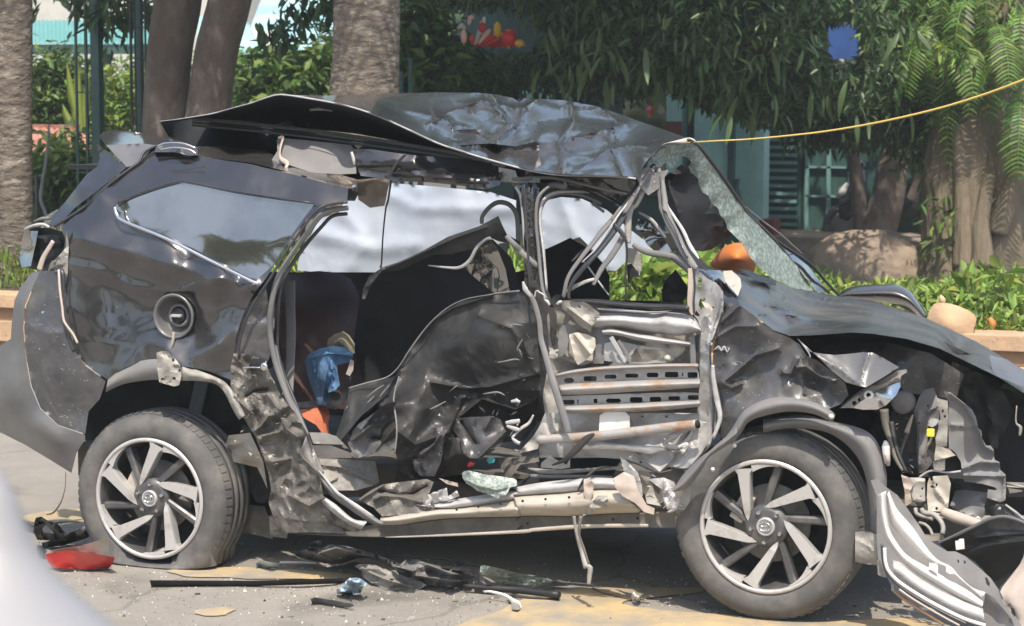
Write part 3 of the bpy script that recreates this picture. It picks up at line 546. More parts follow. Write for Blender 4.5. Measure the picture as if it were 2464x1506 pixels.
# window frame of the rear door, bent up into a peak
P_('door_window_frame', '11:740,690,.2 745,620,.2 790,530,.2 880,470,.2 1000,430,.21 1170,350,.22 1340,255,.22 1460,215,.2 1560,180,.16 1690,110,.1 1720,180,.1 1750,240,.12 1841,290,.16 1841,360,.18 1760,300,.2 1700,290,.2 1630,262,.15 1560,330,.2 1470,350,.22 1340,380,.25 1240,380,.25 1000,490,.24 900,500,.24 800,600,.22 760,690,.2', M['plate'], rd, step=7, cr=.012, s=7, ridges=[('11:790,600 880,490 1000,440 1200,350 1400,260 1600,190', .03, 5)], th=.02)
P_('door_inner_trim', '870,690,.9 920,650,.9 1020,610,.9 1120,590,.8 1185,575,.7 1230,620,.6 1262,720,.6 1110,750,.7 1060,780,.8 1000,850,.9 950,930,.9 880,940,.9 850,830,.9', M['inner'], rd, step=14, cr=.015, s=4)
P_('broken_glass', '11:1560,330,.24 1630,270,.2 1680,330,.22 1740,480,.26 1770,640,.26 1660,650,.28 1500,520,.34 1440,460,.34', M['glass'], rd, step=10, cr=.012, s=6)
tube('bent_window_strip', '11:1200,455,.26 1330,470,.24 1420,470,.22 1490,420,.2 1540,330,.18 1600,275,.14 1635,262,.12', [3, 6, 9, 11, 7, 4], M['galv'], rd, flat=.4)
tube('bent_window_strip', '11:1745,250,.1 1800,310,.1 1841,350,.12 21:80,380,.12 190,470,.13', [12, 16, 17, 13], M['grey'], rd, flat=.6)
tube('window_channel', '11:1660,480,.26 1658,560,.26 1655,645,.26', 3, M['grey'], rd)
# B pillar
P_('centre_pillar', '1238,448,.22 1262,438,.2 1310,440,.18 1320,446,.18 1304,470,.16 1298,520,.16 1304,600,.14 1316,690,.12 1340,760,.12 1335,830,.14 1322,950,.16 1310,1010,.2 1290,1020,.22 1300,930,.2 1298,860,.2 1282,760,.18 1262,700,.2 1262,600,.2 1256,520,.2 1250,480,.2', M['paint'], car, step=7, cr=.008, s=5, th=.03, ridges=[('1272,450 1275,560 1285,690', .03, 5), ('1296,450 1290,540 1300,680', .03, 4)])
tube('pillar_strip', '1262,440,.15 1266,520,.14 1270,600,.12 1276,700,.1', 6, M['seal'], car)
tube('pillar_strip', '1322,448,.12 1296,475,.1 1290,530,.1 1296,600,.1 1305,690,.08 1316,720,.06', [7, 9, 8, 9, 6], M['grey'], car)
tube('pillar_strip', '1420,462,.3 1345,462,.2 1308,482,.14 1300,530,.12 1308,600,.1 1316,700,.08', [6, 8, 9, 8, 7], M['galv'], car, flat=.6)
tube('pillar_strip', '1240,450,.2 1252,470,.2 1258,520,.2 1262,600,.2', 7, M['galv'], car, flat=.5)
tube('window_ring', '11:1575,165,.5 1580,110,.5 1640,40,.5 1700,15,.5 1770,35,.5 1815,100,.5 1825,200,.5 1825,320,.5', [10, 11, 12, 12, 10], M['grey'], car, flat=.6)
tube('hanging_belt', 'Z1:470,20,.02 500,120,.02 580,220,.02 640,360,.02 690,560,.02 715,800,.02 770,1000,.0 840,1250,-.02 900,1450,-.04 1362,1020,-.05 1366,1040,-.05'.replace('1362,1020', 'D:1362,1020'), [7, 12, 14, 14, 16, 18, 19, 17], M['grey'], car, flat=.35, k=6)
tube('hanging_belt', 'Z1:470,20,.0 500,120,.0 580,230,.0', [3, 14, 4], M['galv'], car, flat=.3)
P_('door_hinge', 'Z1:770,260,.06 830,280,.06 900,200,.06 990,190,.05 1000,280,.05 940,330,.05 900,370,.05 840,370,.06', M['black'], car, step=6, cr=.02, s=14, th=.03)
tube('hinge_tip', 'Z1:925,325,.03 960,300,.03 995,285,.03', [5, 9, 5], M['galv'], car)
tube('hinge_tip', 'Z1:760,265,.03 800,290,.03 830,340,.03', [4, 9, 5], M['galv'], car)
tube('belt_bracket', 'Z1:630,230,.06 640,160,.06 670,145,.06 690,165,.06 750,200,.06 760,260,.06', 4, M['galv'], car)

# ================================================================== front door: outer skin gone, pressed inner frame and beams
fd = P_('front_door', '1316,760,.14 1330,735,.12 1362,722,.12 1432,728,.12 1500,752,.12 1662,752,.14 1690,790,.14 1700,900,.12 1722,1030,.1 1700,1085,.08 1640,1122,.08 1580,1138,.08 1500,1106,.1 1384,1094,.12 1300,1080,.14 1296,1050,.14 1312,1000,.14 1306,950,.14 1322,860,.14',
   M['galv2'], car, step=9, cr=.014, s=7, ctrl='1450,850,.22 1600,850,.2 1500,1000,.16 1380,800,.2', ridges=[('1340,860 1400,880 1460,860', .03, 8), ('1360,1010 1500,1000 1680,985', .02, 7)])
P_('door_gap_sheet', '21:560,900 640,880 720,960 640,1040 640,1140 560,1140 570,1050 590,960', M['grey'], fd, .08, step=9, cr=.01, s=9)  # grey sheets laid over the door, standing in for its dark gaps
P_('door_gap_sheet', '21:330,880 400,860 460,900 400,960 380,1060 330,1100 320,1000', M['grey'], fd, .09, step=9, cr=.012, s=9)
band('door_beam', '21:610,790 750,785 900,795 1080,782 1200,795 1270,820 1320,900', '21:560,885 640,890 760,890 900,915 1050,935 1180,945 1320,915', M['galv'], fd, .08, bulge=.06, cr=.008, s=7, N=50)
P_('door_bracket', '21:345,700,.05 480,696,.03 540,730,.02 612,790,.02 590,850,.04 556,880,.05 550,922,.06 480,880,.06 400,800,.06 350,760,.06', M['galv2'], fd, step=7, cr=.012, s=10, holes=['21:455,730 475,735 482,752 465,752'], ridges=[('21:400,760 560,880', .03, 6)])
band('door_beam', '21:625,905 700,895 820,920 1000,950 1245,992', '21:635,935 760,948 860,975 1000,998 1240,1018', M['galv'], fd, .06, bulge=.035, cr=.003)
band('window_ledge', '21:400,690 600,690 800,710 1000,722 1200,730 1240,745', '21:420,705 600,735 760,748 1000,765 1120,755 1230,765', M['seal'], fd, .05, bulge=.03, cr=.004)
band('window_ledge', '21:590,752 700,752 850,765 1000,772 1130,765', '21:600,765 720,775 850,785 960,790 1060,785', M['galv'], fd, .04, bulge=.012, cr=.004)
P_('beige_insert', '21:400,935 450,922 520,935 580,962 584,1020 560,1070 510,1120 460,1150 400,1060', M['cream'], fd, .06, step=8, cr=.01, s=8, ridges=[('21:440,940 560,1090', .025, 6), ('21:400,960 440,1120', .015, 6)])
P_('window_regulator', '21:645,1000 700,985 760,985 870,1010 1000,1030 1120,1040 1135,1075 1065,1110 1050,1135 820,1142 640,1120', M['galv'], fd, .075, step=9, cr=.01, s=8, holes=['21:860,1035 1020,1045 1110,1060 1050,1100 940,1130 830,1130'], ridges=[('21:870,1015 800,1140', .02, 5)])
tube('regulator_arm', '21:690,955,.03 740,1040,.03 790,1130,.03', [10, 10, 6], M['galv'], fd, flat=.4, square=True)
tube('regulator_arm', '21:740,980,.04 790,1050,.04 815,1120,.04', 7, M['grey'], fd, flat=.4, square=True)
tube('regulator_rail', '21:1255,950,.06 1262,1040,.06 1265,1140,.06', 13, M['grey'], fd, flat=.5, square=True)
tube('regulator_rail', '21:1290,940,.07 1295,1040,.07 1298,1140,.07', 8, M['seal'], fd, flat=.5, square=True)
lathe('door_rivet', [(.014, .0), (.010, -.008), (0, -.010)], M['cream'], fd, at(1606, 862, .05), n=12)
def slotbeam(A, B, holes, Y):
    a = pts(A, Y, '21'); b = pts(B, Y, '21')
    return P_('slotted_beam', a+b[::-1], M['galv'], fd, Y, step=6, cr=.005, s=8, holes=['21:'+h for h in holes], th=.012, seed=None)
def slot(x0, x1, y0, y1, r=8):
    return f'{x0+r},{y0} {x1-r},{y0} {x1},{y0+r} {x1},{y1-r} {x1-r},{y1} {x0+r},{y1} {x0},{y1-r} {x0},{y0+r}'
P_('beam_backing', '21:320,1200 1300,1160 1310,1440 340,1440', M['inner'], fd, .105, step=30, th=.01)
slotbeam('298,1225,.03 420,1195 500,1190 640,1180 800,1172 1000,1168 1200,1165 1295,1175', '330,1296,.03 420,1290 640,1270 800,1262 1000,1255 1200,1250 1308,1252',
         [slot(362, 432, 1240, 1275, 14), slot(500, 590, 1228, 1262), slot(645, 728, 1218, 1246), slot(790, 880, 1210, 1238), slot(940, 1020, 1203, 1236), slot(1066, 1160, 1198, 1236), slot(1185, 1194, 1203, 1228, 3), slot(1224, 1294, 1200, 1240)], .03)
band('impact_bar', '21:300,1215 420,1185 640,1160 900,1148 1100,1140 1300,1140', '21:310,1235 420,1215 640,1190 900,1178 1100,1172 1300,1172', M['rust'], fd, .02, bulge=.03, cr=.003)
band('impact_bar', '21:325,1290 460,1276 640,1268 860,1258 1100,1250 1310,1250', '21:345,1358 500,1356 640,1350 860,1335 1100,1322 1312,1305', M['rust'], fd, .015, bulge=.045, cr=.004, N=50)
slotbeam('330,1368 480,1362 640,1358 800,1350 1000,1344 1200,1340 1310,1346', '345,1440 480,1430 640,1424 800,1414 1000,1404 1200,1398 1315,1396',
         [slot(352, 436, 1392, 1426), slot(455, 464, 1390, 1420, 3), slot(570, 596, 1385, 1415, 4), slot(655, 760, 1384, 1414, 12), slot(822, 910, 1374, 1410), slot(960, 1040, 1372, 1406), slot(1090, 1172, 1368, 1396), slot(1226, 1306, 1360, 1392)], .03)
band('impact_bar', '21:360,1432 480,1428 640,1424 860,1414 1100,1402 1310,1392', '21:372,1490 500,1490 640,1486 860,1478 1100,1462 1312,1440', M['rust'], fd, .015, bulge=.045, cr=.004, N=50)
P_('door_lower_panel', '22:230,20,.1 600,10,.1 830,20,.09 1150,20,.09 1290,20,.09 1400,40,.08 1390,180,.06 1300,260,.05 1240,380,.05 1080,400,.06 1030,440,.05 1000,430,.05 900,380,.07 790,340,.08 600,330,.1 410,335,.11 190,320,.12 185,240,.12 160,180,.12', M['galv'], fd, step=7, cr=.018, s=7, ridges=[('22:420,225 600,235 800,250 1000,270', .035, 6), ('22:860,300 1030,430 1130,330', .03, 7), ('22:1060,200 1120,290 1180,170', .04, 5), ('22:1160,280 1240,160', -.04, 5), ('22:1040,260 1100,290 1170,290', .03, 4)],
   holes=['22:900,40 918,38 918,52 902,52', '22:1066,38 1086,38 1086,52 1070,52', '22:888,358 906,358 908,372 890,370', '22:256,150 268,150 268,165 256,165', '22:278,150 290,150 288,170 278,168'])
P_('white_foam_block', [(1441+c, y) for c, y in ((0, 1042), (2, 1000), (14, 991), (64, 991), (74, 1002), (75, 1040), (30, 1046))], M['white'], fd, .0, step=8, th=.03, cr=.002)
cap = tube('impact_pipe', '22:180,205,.0 400,195,.0 640,175,-.01 900,145,-.02 1100,120,-.03 1292,100,-.04', [22, 23, 24, 24, 24, 24], M['rust'], fd, n=16, k=5)
tube('pipe_end', 'D:1676,1021,-.05 1682,1020,-.05', 20, M['inner'], fd, n=16)
band('torn_sill_strip', '22:415,230 470,222 520,230 600,220 800,240 1000,250 1060,262', '22:500,275 600,272 760,278 900,296 960,306 1020,290 1080,280', M['white'], fd, .03, bulge=.02, cr=.012, s=16)
tube('bent_hose', '22:1080,190,.0 1150,165,.0 1060,240,-.0 1180,250,-.0 1260,150,.0', [8, 14, 8, 14, 7], M['galv'], fd, flat=.5)
tube('bent_hose', '22:1160,260,-.02 1200,240,-.02 1225,240,-.02 1190,262,-.02', [6, 9, 5], M['white'], fd, flat=.6)
# hinge pillar
hp = P_('hinge_pillar', '21:1235,480,.14 1290,470,.12 1310,500,.1 1360,545,.08 1420,575,.06 1445,600,.05 1472,640,.04 1475,720,.04 1470,790,.05 1440,860,.05 1420,940,.05 1395,1010,.05 1385,1080,.05 1390,1200,.05 1400,1300,.05 1410,1420,.05 22:1440,60,.05 1400,200,.03 1380,250,.02 1240,420,.02 1110,400,.04 1200,300,.05 1300,160,.07 1290,20,.08 21:1300,1400,.08 1310,1240,.08 1300,1000,.08 1325,905,.07 1290,830,.09 1262,790,.12 1235,700,.13 1230,560,.14',
   M['galv'], car, step=7, cr=.012, s=7, holes=['21:1292,545 1315,540 1330,556 1318,575 1298,572', '21:1302,590 1318,590 1318,625 1304,632', '21:1310,690 1345,680 1350,695 1330,715 1345,740 1320,760 1300,730', '21:1392,742 1412,742 1405,758', '21:1418,792 1430,796 1424,806', '21:1286,770 1310,800 1300,812 1270,800'],
   ridges=[('21:1460,600 1440,760 1400,900 1385,1010', .025, 5), ('21:1400,1000 1400,1200 1420,1400 22:1420,120 1380,240', .03, 6), ('21:1350,820 1380,900 1360,1000', .02, 6), ('22:1250,380 1340,280 1400,180', .03, 6), ('22:1150,350 1200,320 1240,240', .02, 5)])
P_('rust_patch', '21:1320,705 1370,720 1400,760 1390,780 1340,740', M['beige'], hp, .02, step=6, cr=.01, s=12)
tube('hinge_strip', '21:1240,475,.05 1248,560,.05 1240,700,.05 1245,760,.05 1262,800,.05', [9, 13, 12, 10, 6], M['beige'], car, flat=.4, square=True)
tube('hinge_strip', '21:1265,460,.04 1275,600,.04 1268,700,.04 1270,790,.04', 5, M['seal'], car)
tube('pillar_seam', '21:1470,780,.0 1440,870,.01 1410,960,.01 1385,1010,.01 1384,1120,.01 1400,1250,.01 1405,1400,.01 22:1400,160,.0 1370,230,-.01 1250,400,-.02 1120,400,.0', 5, M['seal'], car, k=5)
tube('pillar_seam', '21:1400,1150,-.0 1405,1250,-.0 1430,1400,-.0 22:1450,60,-.01 1400,200,-.02', [8, 12, 15, 12, 8], M['galv'], car, flat=.5)
# --- twisted windscreen pillar: bundle of torn strips
A_ = [('1560,388,.3 1545,435,.25 1508,490,.2 1452,556,.14 1402,616,.1 1366,670,.08 1354,718,.08', [14, 14, 16, 15, 12, 11, 12], 'grey', .5),
      ('1575,395,.28 1545,450,.22 1512,505,.18 1470,566,.12 1425,620,.08 1384,668,.06 1368,700,.06 1368,720,.06', [12, 16, 18, 15, 13, 10, 10], 'paint', .5),
      ('1548,440,.2 1520,480,.16 1480,535,.11 1440,590,.08 1400,632,.06', [3, 5, 5, 4, 3], 'galv', .5),
      ('21:770,225,.15 760,270,.15 680,400,.13 620,480,.12 570,590,.1', [14, 16, 15, 14, 9], 'grey', .4),
      ('21:700,160,.12 730,190,.12 780,250,.12 775,290,.12', [8, 12, 12, 8], 'paint', .5),
      ('21:375,640,.08 440,600,.08 520,565,.09 575,550,.1', [7, 10, 9, 8], 'galv', .4),
      ('20:980,1180,.25 920,1300,.22 860,1420,.2 21:830,60,.18 810,170,.17 800,300,.16', [14, 20, 20, 18, 17, 14], 'galv2', .5),
      ('20:960,1200,.2 900,1290,.18 850,1380,.15 800,1480,.14 21:770,60,.14 700,150,.12', [7, 10, 12, 10, 7], 'grey', .5),
      ('21:790,270,.14 795,400,.15 792,560,.15 798,700,.15', [7, 6, 5, 5], 'seal', 1),
      ('20:1010,1180,.3 1040,1290,.26 1060,1400,.23 21:1060,60,.2 1110,200,.17 1190,340,.14 1260,440,.11 1290,470,.1', [18, 24, 26, 24, 22, 20, 18, 12], 'grey', .45),
      ('20:1050,1240,.3 1080,1400,.26 21:1110,80,.22 1190,220,.18 1260,340,.14 1310,410,.12', [6, 8, 7, 9, 10, 4], 'galv', .4),
      ('20:1030,1200,.27 1050,1330,.22 1055,1460,.19 21:1080,100,.16 1160,270,.13 1230,400,.1', 5, 'seal', .6),
      ('21:880,80,.3 960,130,.28 1030,200,.26 1080,260,.24', [5, 9, 9, 5], 'galv', .4),
      ('21:840,310,.2 900,345,.2 980,375,.2 1090,390,.18 1180,420,.15 1240,480,.12', [10, 15, 16, 17, 18, 14], 'grey', .5),
      ('21:1100,400,.17 1180,450,.14 1230,500,.12', [6, 12, 8], 'seal', .5),
      ('21:495,420,.3 540,480,.3 590,545,.3 680,665,.3', [3, 5, 5, 4], 'galv', .5),
      ('21:505,340,.25 470,370,.22 420,430,.2', [5, 9, 4], 'seal', .5)]
ap = P_('windscreen_pillar', '1532,428,.14 1540,408,.16 1562,400,.2 1574,415,.24 1610,408,.28 1600,425,.26 1590,450,.25 1560,470,.2 1545,455,.18', M['grey'], car, step=7, cr=.02, s=10)
for s_, w_, mm, fl in A_: tube('torn_strip', s_, w_, M[mm], ap, flat=fl, jit=.008, k=6)
P_('crumpled_trim', '21:860,200,.3 880,130,.3 960,160,.3 1040,240,.28 1110,350,.25 1130,410,.22 1000,360,.25 940,310,.28 900,220,.3', M['glass'], ap, step=8, cr=.012, s=7)
P_('crumpled_trim', '21:800,330,.3 860,340,.3 900,390,.3 905,460,.3 890,530,.3 860,480,.3 830,440,.3 805,440,.3', M['galv2'], ap, step=8, cr=.012, s=7)
P_('crumpled_trim', '21:800,450,.3 850,440,.3 880,500,.3 890,540,.3 850,530,.3 810,590,.3', M['inner'], ap, step=8, cr=.012, s=7)
tube('header_rail', '20:290,1280,.3 420,1290,.3 560,1330,.28 700,1400,.26 770,1440,.22', [10, 14, 14, 12, 10], M['paint'], car, flat=.6)
tube('header_rail', '20:0,1250,.25 150,1240,.22 280,1240,.2 400,1260,.2 560,1300,.2 700,1330,.2 800,1350,.18', [8, 10, 8, 7, 7, 8, 6], M['grey'], car, flat=.6)
P_('header_panel', '20:0,1180,.3 200,1200,.25 350,1230,.22 600,1250,.22 880,1240,.2 830,1330,.18 720,1390,.22 560,1330,.26 380,1290,.28 180,1280,.28 0,1300,.3', M['paint'], car, step=9, cr=.015, s=6)
tube('header_rail', '20:150,1420,.2 180,1340,.2 280,1290,.2 370,1300,.18 365,1260,.16', [9, 12, 14, 14, 8], M['grey'], car, flat=.6)
tube('header_rail', '20:190,1500,.16 230,1400,.18 330,1350,.22 480,1360,.26 620,1420,.28 21:560,20,.3 640,80,.28', [8, 9, 8, 8, 8, 9], M['grey'], car, flat=.6)
# --- shattered windscreen hanging in its frame
ws = P_('windscreen', '1545,425,.2 1560,388,.3 1590,358,.38 1630,348,.45 1664,344,.5 1678,352,.55 1722,410,.75 1768,476,.95 1829,545,1.2 1870,588,1.35 1918,640,1.5 1950,690,1.6 1958,702,1.6 1912,694,1.4 1862,672,1.2 1822,640,1.05 1812,626,1.0 1800,612,1. 1784,584,.95 1762,562,.9 1750,550,.9 1744,528,.85 1732,516,.8 1728,500,.8 1712,490,.75 1704,470,.7 1690,462,.68 1681,440,.65 1680,424,.62 1662,416,.6 1656,400,.58 1664,390,.56 1652,378,.55 1640,374,.5 1630,390,.5 1618,404,.45 1608,402,.42 1602,390,.42 1590,402,.35 1576,402,.3 1562,416,.25',
   M['cube'], car, step=6, cr=.008, s=9, th=.008)
tube('windscreen_edge', '1545,398,.25 1568,370,.3 1592,352,.38 1630,342,.45 1660,336,.5 1672,342,.5', [5, 7, 9, 12, 14, 9], M['beige'], ws, flat=.6)
tube('far_pillar', '1656,335,.45 1680,352,.56 1724,408,.76 1770,474,.96 1800,520,1.1 1832,548,1.22 1873,592,1.37 1945,690,1.62', [10, 14, 15, 14, 13, 12, 8], M['roof'], car, flat=.5, k=6)
tube('far_pillar', '1786,500,1.1 1832,545,1.3 1875,585,1.45 1945,632,1.62 1988,678,1.72 2024,716,1.75', [4, 9, 11, 10, 8, 8], M['seal'], car, flat=.6, k=6)
tube('far_pillar', '1795,498,1.2 1840,535,1.4 1880,565,1.5 1930,610,1.7', [3, 5, 4, 3], M['galv'], car, flat=.5)
P_('cracked_side_glass', '1880,590,1.6 1945,640,1.68 1984,690,1.72 2004,708,1.74 1962,700,1.62 1925,650,1.5', M['glass'], car, step=9, cr=.01, th=.006)
P_('cowl_panel', '21:1290,480,.1 1460,490,.25 1500,490,.4 1590,540,.5 1600,600,.3 1570,670,.15 1500,600,.12 1440,540,.1 1400,520,.1', M['paint'], car, step=7, cr=.015, s=9)
P_('cowl_scrap', '21:1480,495,.3 1530,490,.3 1592,545,.26 1600,600,.2 1575,670,.12 1550,640,.12 1480,560,.16 1430,520,.2', M['beige'], car, step=7, cr=.02, s=9)
P_('cowl_scrap', '21:1580,480,.6 1660,490,.7 1720,520,.8 1841,560,.9 1841,600,.8 1700,560,.6 1640,520,.6', M['black'], car, step=7, cr=.02, s=9)
P_('fender_top', '1686,646,.2 1722,656,.3 1740,690,.2 1772,720,.1 1786,740,.05 1762,734,.06 1740,775,.05 1728,790,.05 1741,750,.06 1740,705,.08 1720,680,.1', M['paint'], car, step=7, cr=.02, s=8)

# --- bonnet
bn = P_('bonnet', '1722,652,.3 1760,655,.5 1800,666,.7 1850,673,1.0 1910,692,1.4 1960,702,1.6 2020,713,1.68 2100,724,1.7 2180,747,1.7 2230,766,1.65 2350,822,1.6 2463,889,1.5 2560,950,1.3 2580,1010,.6 2463,945,.28 2400,906,.17 2330,872,.12 2260,838,.08 2180,815,.04 2100,803,.02 2050,800,.0 1950,807,-.01 1900,808,-.01 1860,794,-.01 1810,755,.02 1785,738,.04 1760,722,.1 1740,690,.18',
   M['dusty'], car, step=6, cr=lambda x, y: .008+(.02 if x < 2150 else 0), s=2.8, ctrl='1900,740,.6 2100,760,.85 2300,850,.8 1800,700,.4 2430,905,.8',
   ridges=[('31:20,570 200,610 180,690', .05, 8), ('31:40,740 150,745 260,800', .06, 7), ('31:0,800 120,790 400,830 650,860 900,930 1100,1010 1400,1140 1620,1200', .035, 6), ('31:930,870 1100,930 1300,1040 1550,1160 1620,1180', .035, 6), ('31:350,640 600,720 850,790 1100,850 1400,960 1841,1180', .05, 9), ('31:1240,895 1400,920 1600,1000', .03, 7), ('31:200,850 600,890', -.04, 8), ('31:1480,1080 1620,1220', .03, 8)])
P_('bonnet_tip', '31:1600,1080,.4 1720,1110,.4 1841,1190,.45 1841,1300,.3 1760,1270,.25 1640,1225,.2 1620,1180,.25', M['bumper'], bn, step=9, cr=.008, s=5)
band('far_fender', '31:545,660 600,618 700,596 850,588 960,592 1050,640 1110,710 1165,790', '31:560,690 700,712 830,712 950,725 1030,752 1090,800 1120,832 1140,835', M['roof'], car, 1.82, bulge=.10, N=40, K=12, th=.01)
P_('far_fender_liner', '31:880,712 940,690 1000,740 1060,760 1120,800 1120,834 1060,790 960,735', M['beige'], car, 1.84, step=9, cr=.01)
# --- near front fender
ff = P_('front_fender', '1728,792,.06 1738,762,.06 1760,735,.05 1786,738,.03 1810,756,.0 1832,775,-.01 1862,797,-.02 1900,812,-.01 1925,830,0 1940,855,-.02 1968,868,-.03 2003,895,-.04 2034,922,-.05 2042,950,-.04 2024,972,-.02 1994,984,-.02 1950,965,-.04 1885,958,-.05 1835,966,-.05 1792,988,-.04 1766,1028,-.02 1742,1062,0 1728,1040,.03 1716,1000,.04 1712,950,.04 1714,880,.05 1718,830,.05',
   M['paint_scr'], car, step=7, cr=.017, s=4.5, ctrl='1780,850,.05 1850,900,.0 1900,930,-.05 1960,920,.04 1790,930,.02',
   ridges=[('21:1440,950 1560,880 1700,880', .03, 7), ('21:1470,1270 1560,1200 1700,1080 1841,1040', .05, 8), ('21:1480,1280 1530,1310 1600,1280', .05, 5), ('21:1430,1040 1500,1050', .02, 4), ('31:160,1200 210,1215 260,1110', .05, 4), ('31:260,1165 320,1160 420,1230 520,1260', .05, 5), ('31:320,1040 315,1160 310,1350', .02, 3), ('21:1580,740 1450,860', .04, 7)])
P_('fender_flap', '31:262,965,-.03 350,1058,-.03 440,1072,-.03 520,1080,-.03 620,1072,-.03 720,1060,-.04 790,1065,-.05 860,1100,-.08 970,1165,-.12 860,1235,-.12 740,1305,-.12 700,1300,-.1 600,1270,-.08 500,1190,-.06 400,1090,-.04', M['bumper'], ff, step=8, cr=.008, s=4, ridges=[('31:760,1070 720,1180 700,1300', .02, 7), ('31:350,1060 560,1180 700,1290', .02, 8)])
for s_ in ('21:1410,1045 1440,1020 1460,1050 1480,1020 1500,1060 1515,1030', '31:262,965 300,1010 345,1075 350,1120'): tube('paint_scrape', ' '.join(t+',-.0' for t in s_.split()), [2, 4, 2], M['galv'], ff, flat=.4)
for x_, y_, r_ in ((2000, 1002, 6), (1767, 1072, 5), (1715, 1129, 5), (1998, 1001, 4), (1788, 975, 0)):
    if r_: lathe('push_clip', [(r_/590, 0), (r_/590*.8, -.006), (0, -.009)], M['white'], ff, at(x_, y_, -.1), n=12)
band('wheel_arch_trim', '1735,1065 1762,1030 1790,988 1838,962 1888,955 1950,964 1996,985 2010,998', '1762,1068 1785,1040 1802,1015 1842,1000 1900,990 1958,996 1992,1012 2004,1016', M['grey'], car, -.07, bulge=.03, cr=.003)
band('wheel_arch_trim', 'Z2:1840,560 1700,700 1580,800 1470,900 1380,960 1250,1080 1100,1240 980,1430', 'Z2:1840,740 1760,790 1640,870 1500,960 1440,1020 1380,1140 1240,1330 1130,1420 990,1450', M['grey'], car, -.1, bulge=.04, cr=.004, s=6)
P_('arch_lower_scrap', '22:1130,560,-.05 1230,520,-.06 1250,560,-.06 1240,640,-.06 1200,700,-.04 1150,690,-.03 1140,620,-.04', M['galv2'], car, step=7, cr=.01, s=9)
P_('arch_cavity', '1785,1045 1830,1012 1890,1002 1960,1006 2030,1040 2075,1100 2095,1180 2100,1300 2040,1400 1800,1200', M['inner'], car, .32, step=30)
# headlamp remnant: strip with drilled reflector frame and lens below
hl = P_('headlamp_frame', '31:555,1450,-.02 620,1390,-.03 740,1305,-.05 860,1240,-.07 960,1190,-.09 1020,1180,-.1 1025,1200,-.1 985,1225,-.1 980,1260,-.1 900,1290,-.08 800,1340,-.06 700,1400,-.04 650,1450,-.03', M['galv2'], car, step=5, cr=.008, s=14, th=.02, holes=['31:740,1355 755,1340 775,1342 785,1360 770,1378 748,1374', '31:640,1405 665,1400 675,1418 650,1435', '31:680,1390 695,1375 706,1400 692,1410'], ridges=[('31:780,1300 850,1290 960,1240', .02, 4), ('31:690,1360 720,1410', .02, 3)])
P_('headlamp_lens', '31:650,1450,-.03 700,1405,-.05 800,1345,-.07 900,1295,-.09 978,1265,-.1 980,1300,-.11 950,1360,-.12 880,1430,-.1 820,1460,-.08 720,1462,-.05', M['chrome'], hl, step=7, cr=.012, s=7, th=.01)
tube('headlamp_edge', '31:560,1448,-.04 700,1335,-.06 860,1240,-.08 965,1180,-.1', [3, 5, 5, 4], M['seal'], hl)
lathe('bulb_holder', [(.018, .0), (.018, -.01), (.01, -.012), (.01, .0)], M['white'], hl, at(2091, 950, -.08), n=16)
# wheel-house liner behind the wheel
band('fender_liner', '1836,1008 1932,998 1984,1010 2050,1024 2090,1040 2114,1070 2131,1125 2134,1165 2130,1230 2122,1290', '1836,1042 1898,1031 1974,1036 2022,1058 2063,1100 2084,1152 2091,1207 2094,1250 2095,1285 2100,1300', M['grey'], car, .02, bulge=.05, cr=.004, s=5, N=50)
# --- engine bay
Z = 'Z5'
bay = M['grey']
P_('engine_bay_panel', 'Z5:160,280,.35 330,200,.35 480,120,.38 700,60,.4 900,20,.45 1040,60,.5 1040,700,.45 1150,940,.4 700,1030,.35 560,980,.3 500,850,.3 440,600,.3 360,400,.3', M['black'], car, step=12, cr=.03, s=6)
lathe('horn', [(.045, .03), (.045, -.01), (.035, -.02), (.012, -.022), (0, -.024)], bay, car, at(2172, 968, .2), n=28)
P_('strut_tower', 'Z5:640,300,.22 700,140,.25 760,60,.28 860,40,.28 900,150,.25 925,290,.2 920,390,.2 830,380,.2 800,450,.2 795,560,.2 790,640,.2 770,720,.2 850,860,.18 760,980,.2 690,990,.22 670,700,.22 680,560,.22 665,400,.2', bay, car, step=7, cr=.014, s=7, holes=['Z5:785,230 805,228 808,250 790,255', 'Z5:685,425 710,425 708,440 690,440'], ridges=[('Z5:690,300 700,550 690,900', .02, 6), ('Z5:800,300 900,250', .02, 6)])
P_('radiator_bracket', 'Z5:876,140,.1 930,165,.1 1016,185,.1 1020,400,.1 1005,690,.1 930,690,.1 885,680,.1 880,600,.1 915,480,.1 905,420,.1 935,390,.1 925,300,.1 905,200,.1', M['galv2'], car, step=6, cr=.006, s=9, th=.015, holes=['Z5:950,282 970,282 970,312 950,312', 'Z5:972,345 998,345 996,372 975,368'])
P_('hooked_bracket', 'Z5:800,460,.12 805,410,.12 835,375,.12 900,385,.12 925,400,.12 890,450,.12 845,480,.12', M['galv'], car, step=6, cr=.01, s=14)
box('yellow_connector', at(2239.5, 1041, .06), (.028, .02, .03), M['yellow'], car, bev=.004)
tube('connector_lead', 'Z5:835,590,.07 815,640,.08 790,680,.08 780,730,.1 760,840,.15', [5, 7, 5, 3], M['beige'], car, flat=.6)
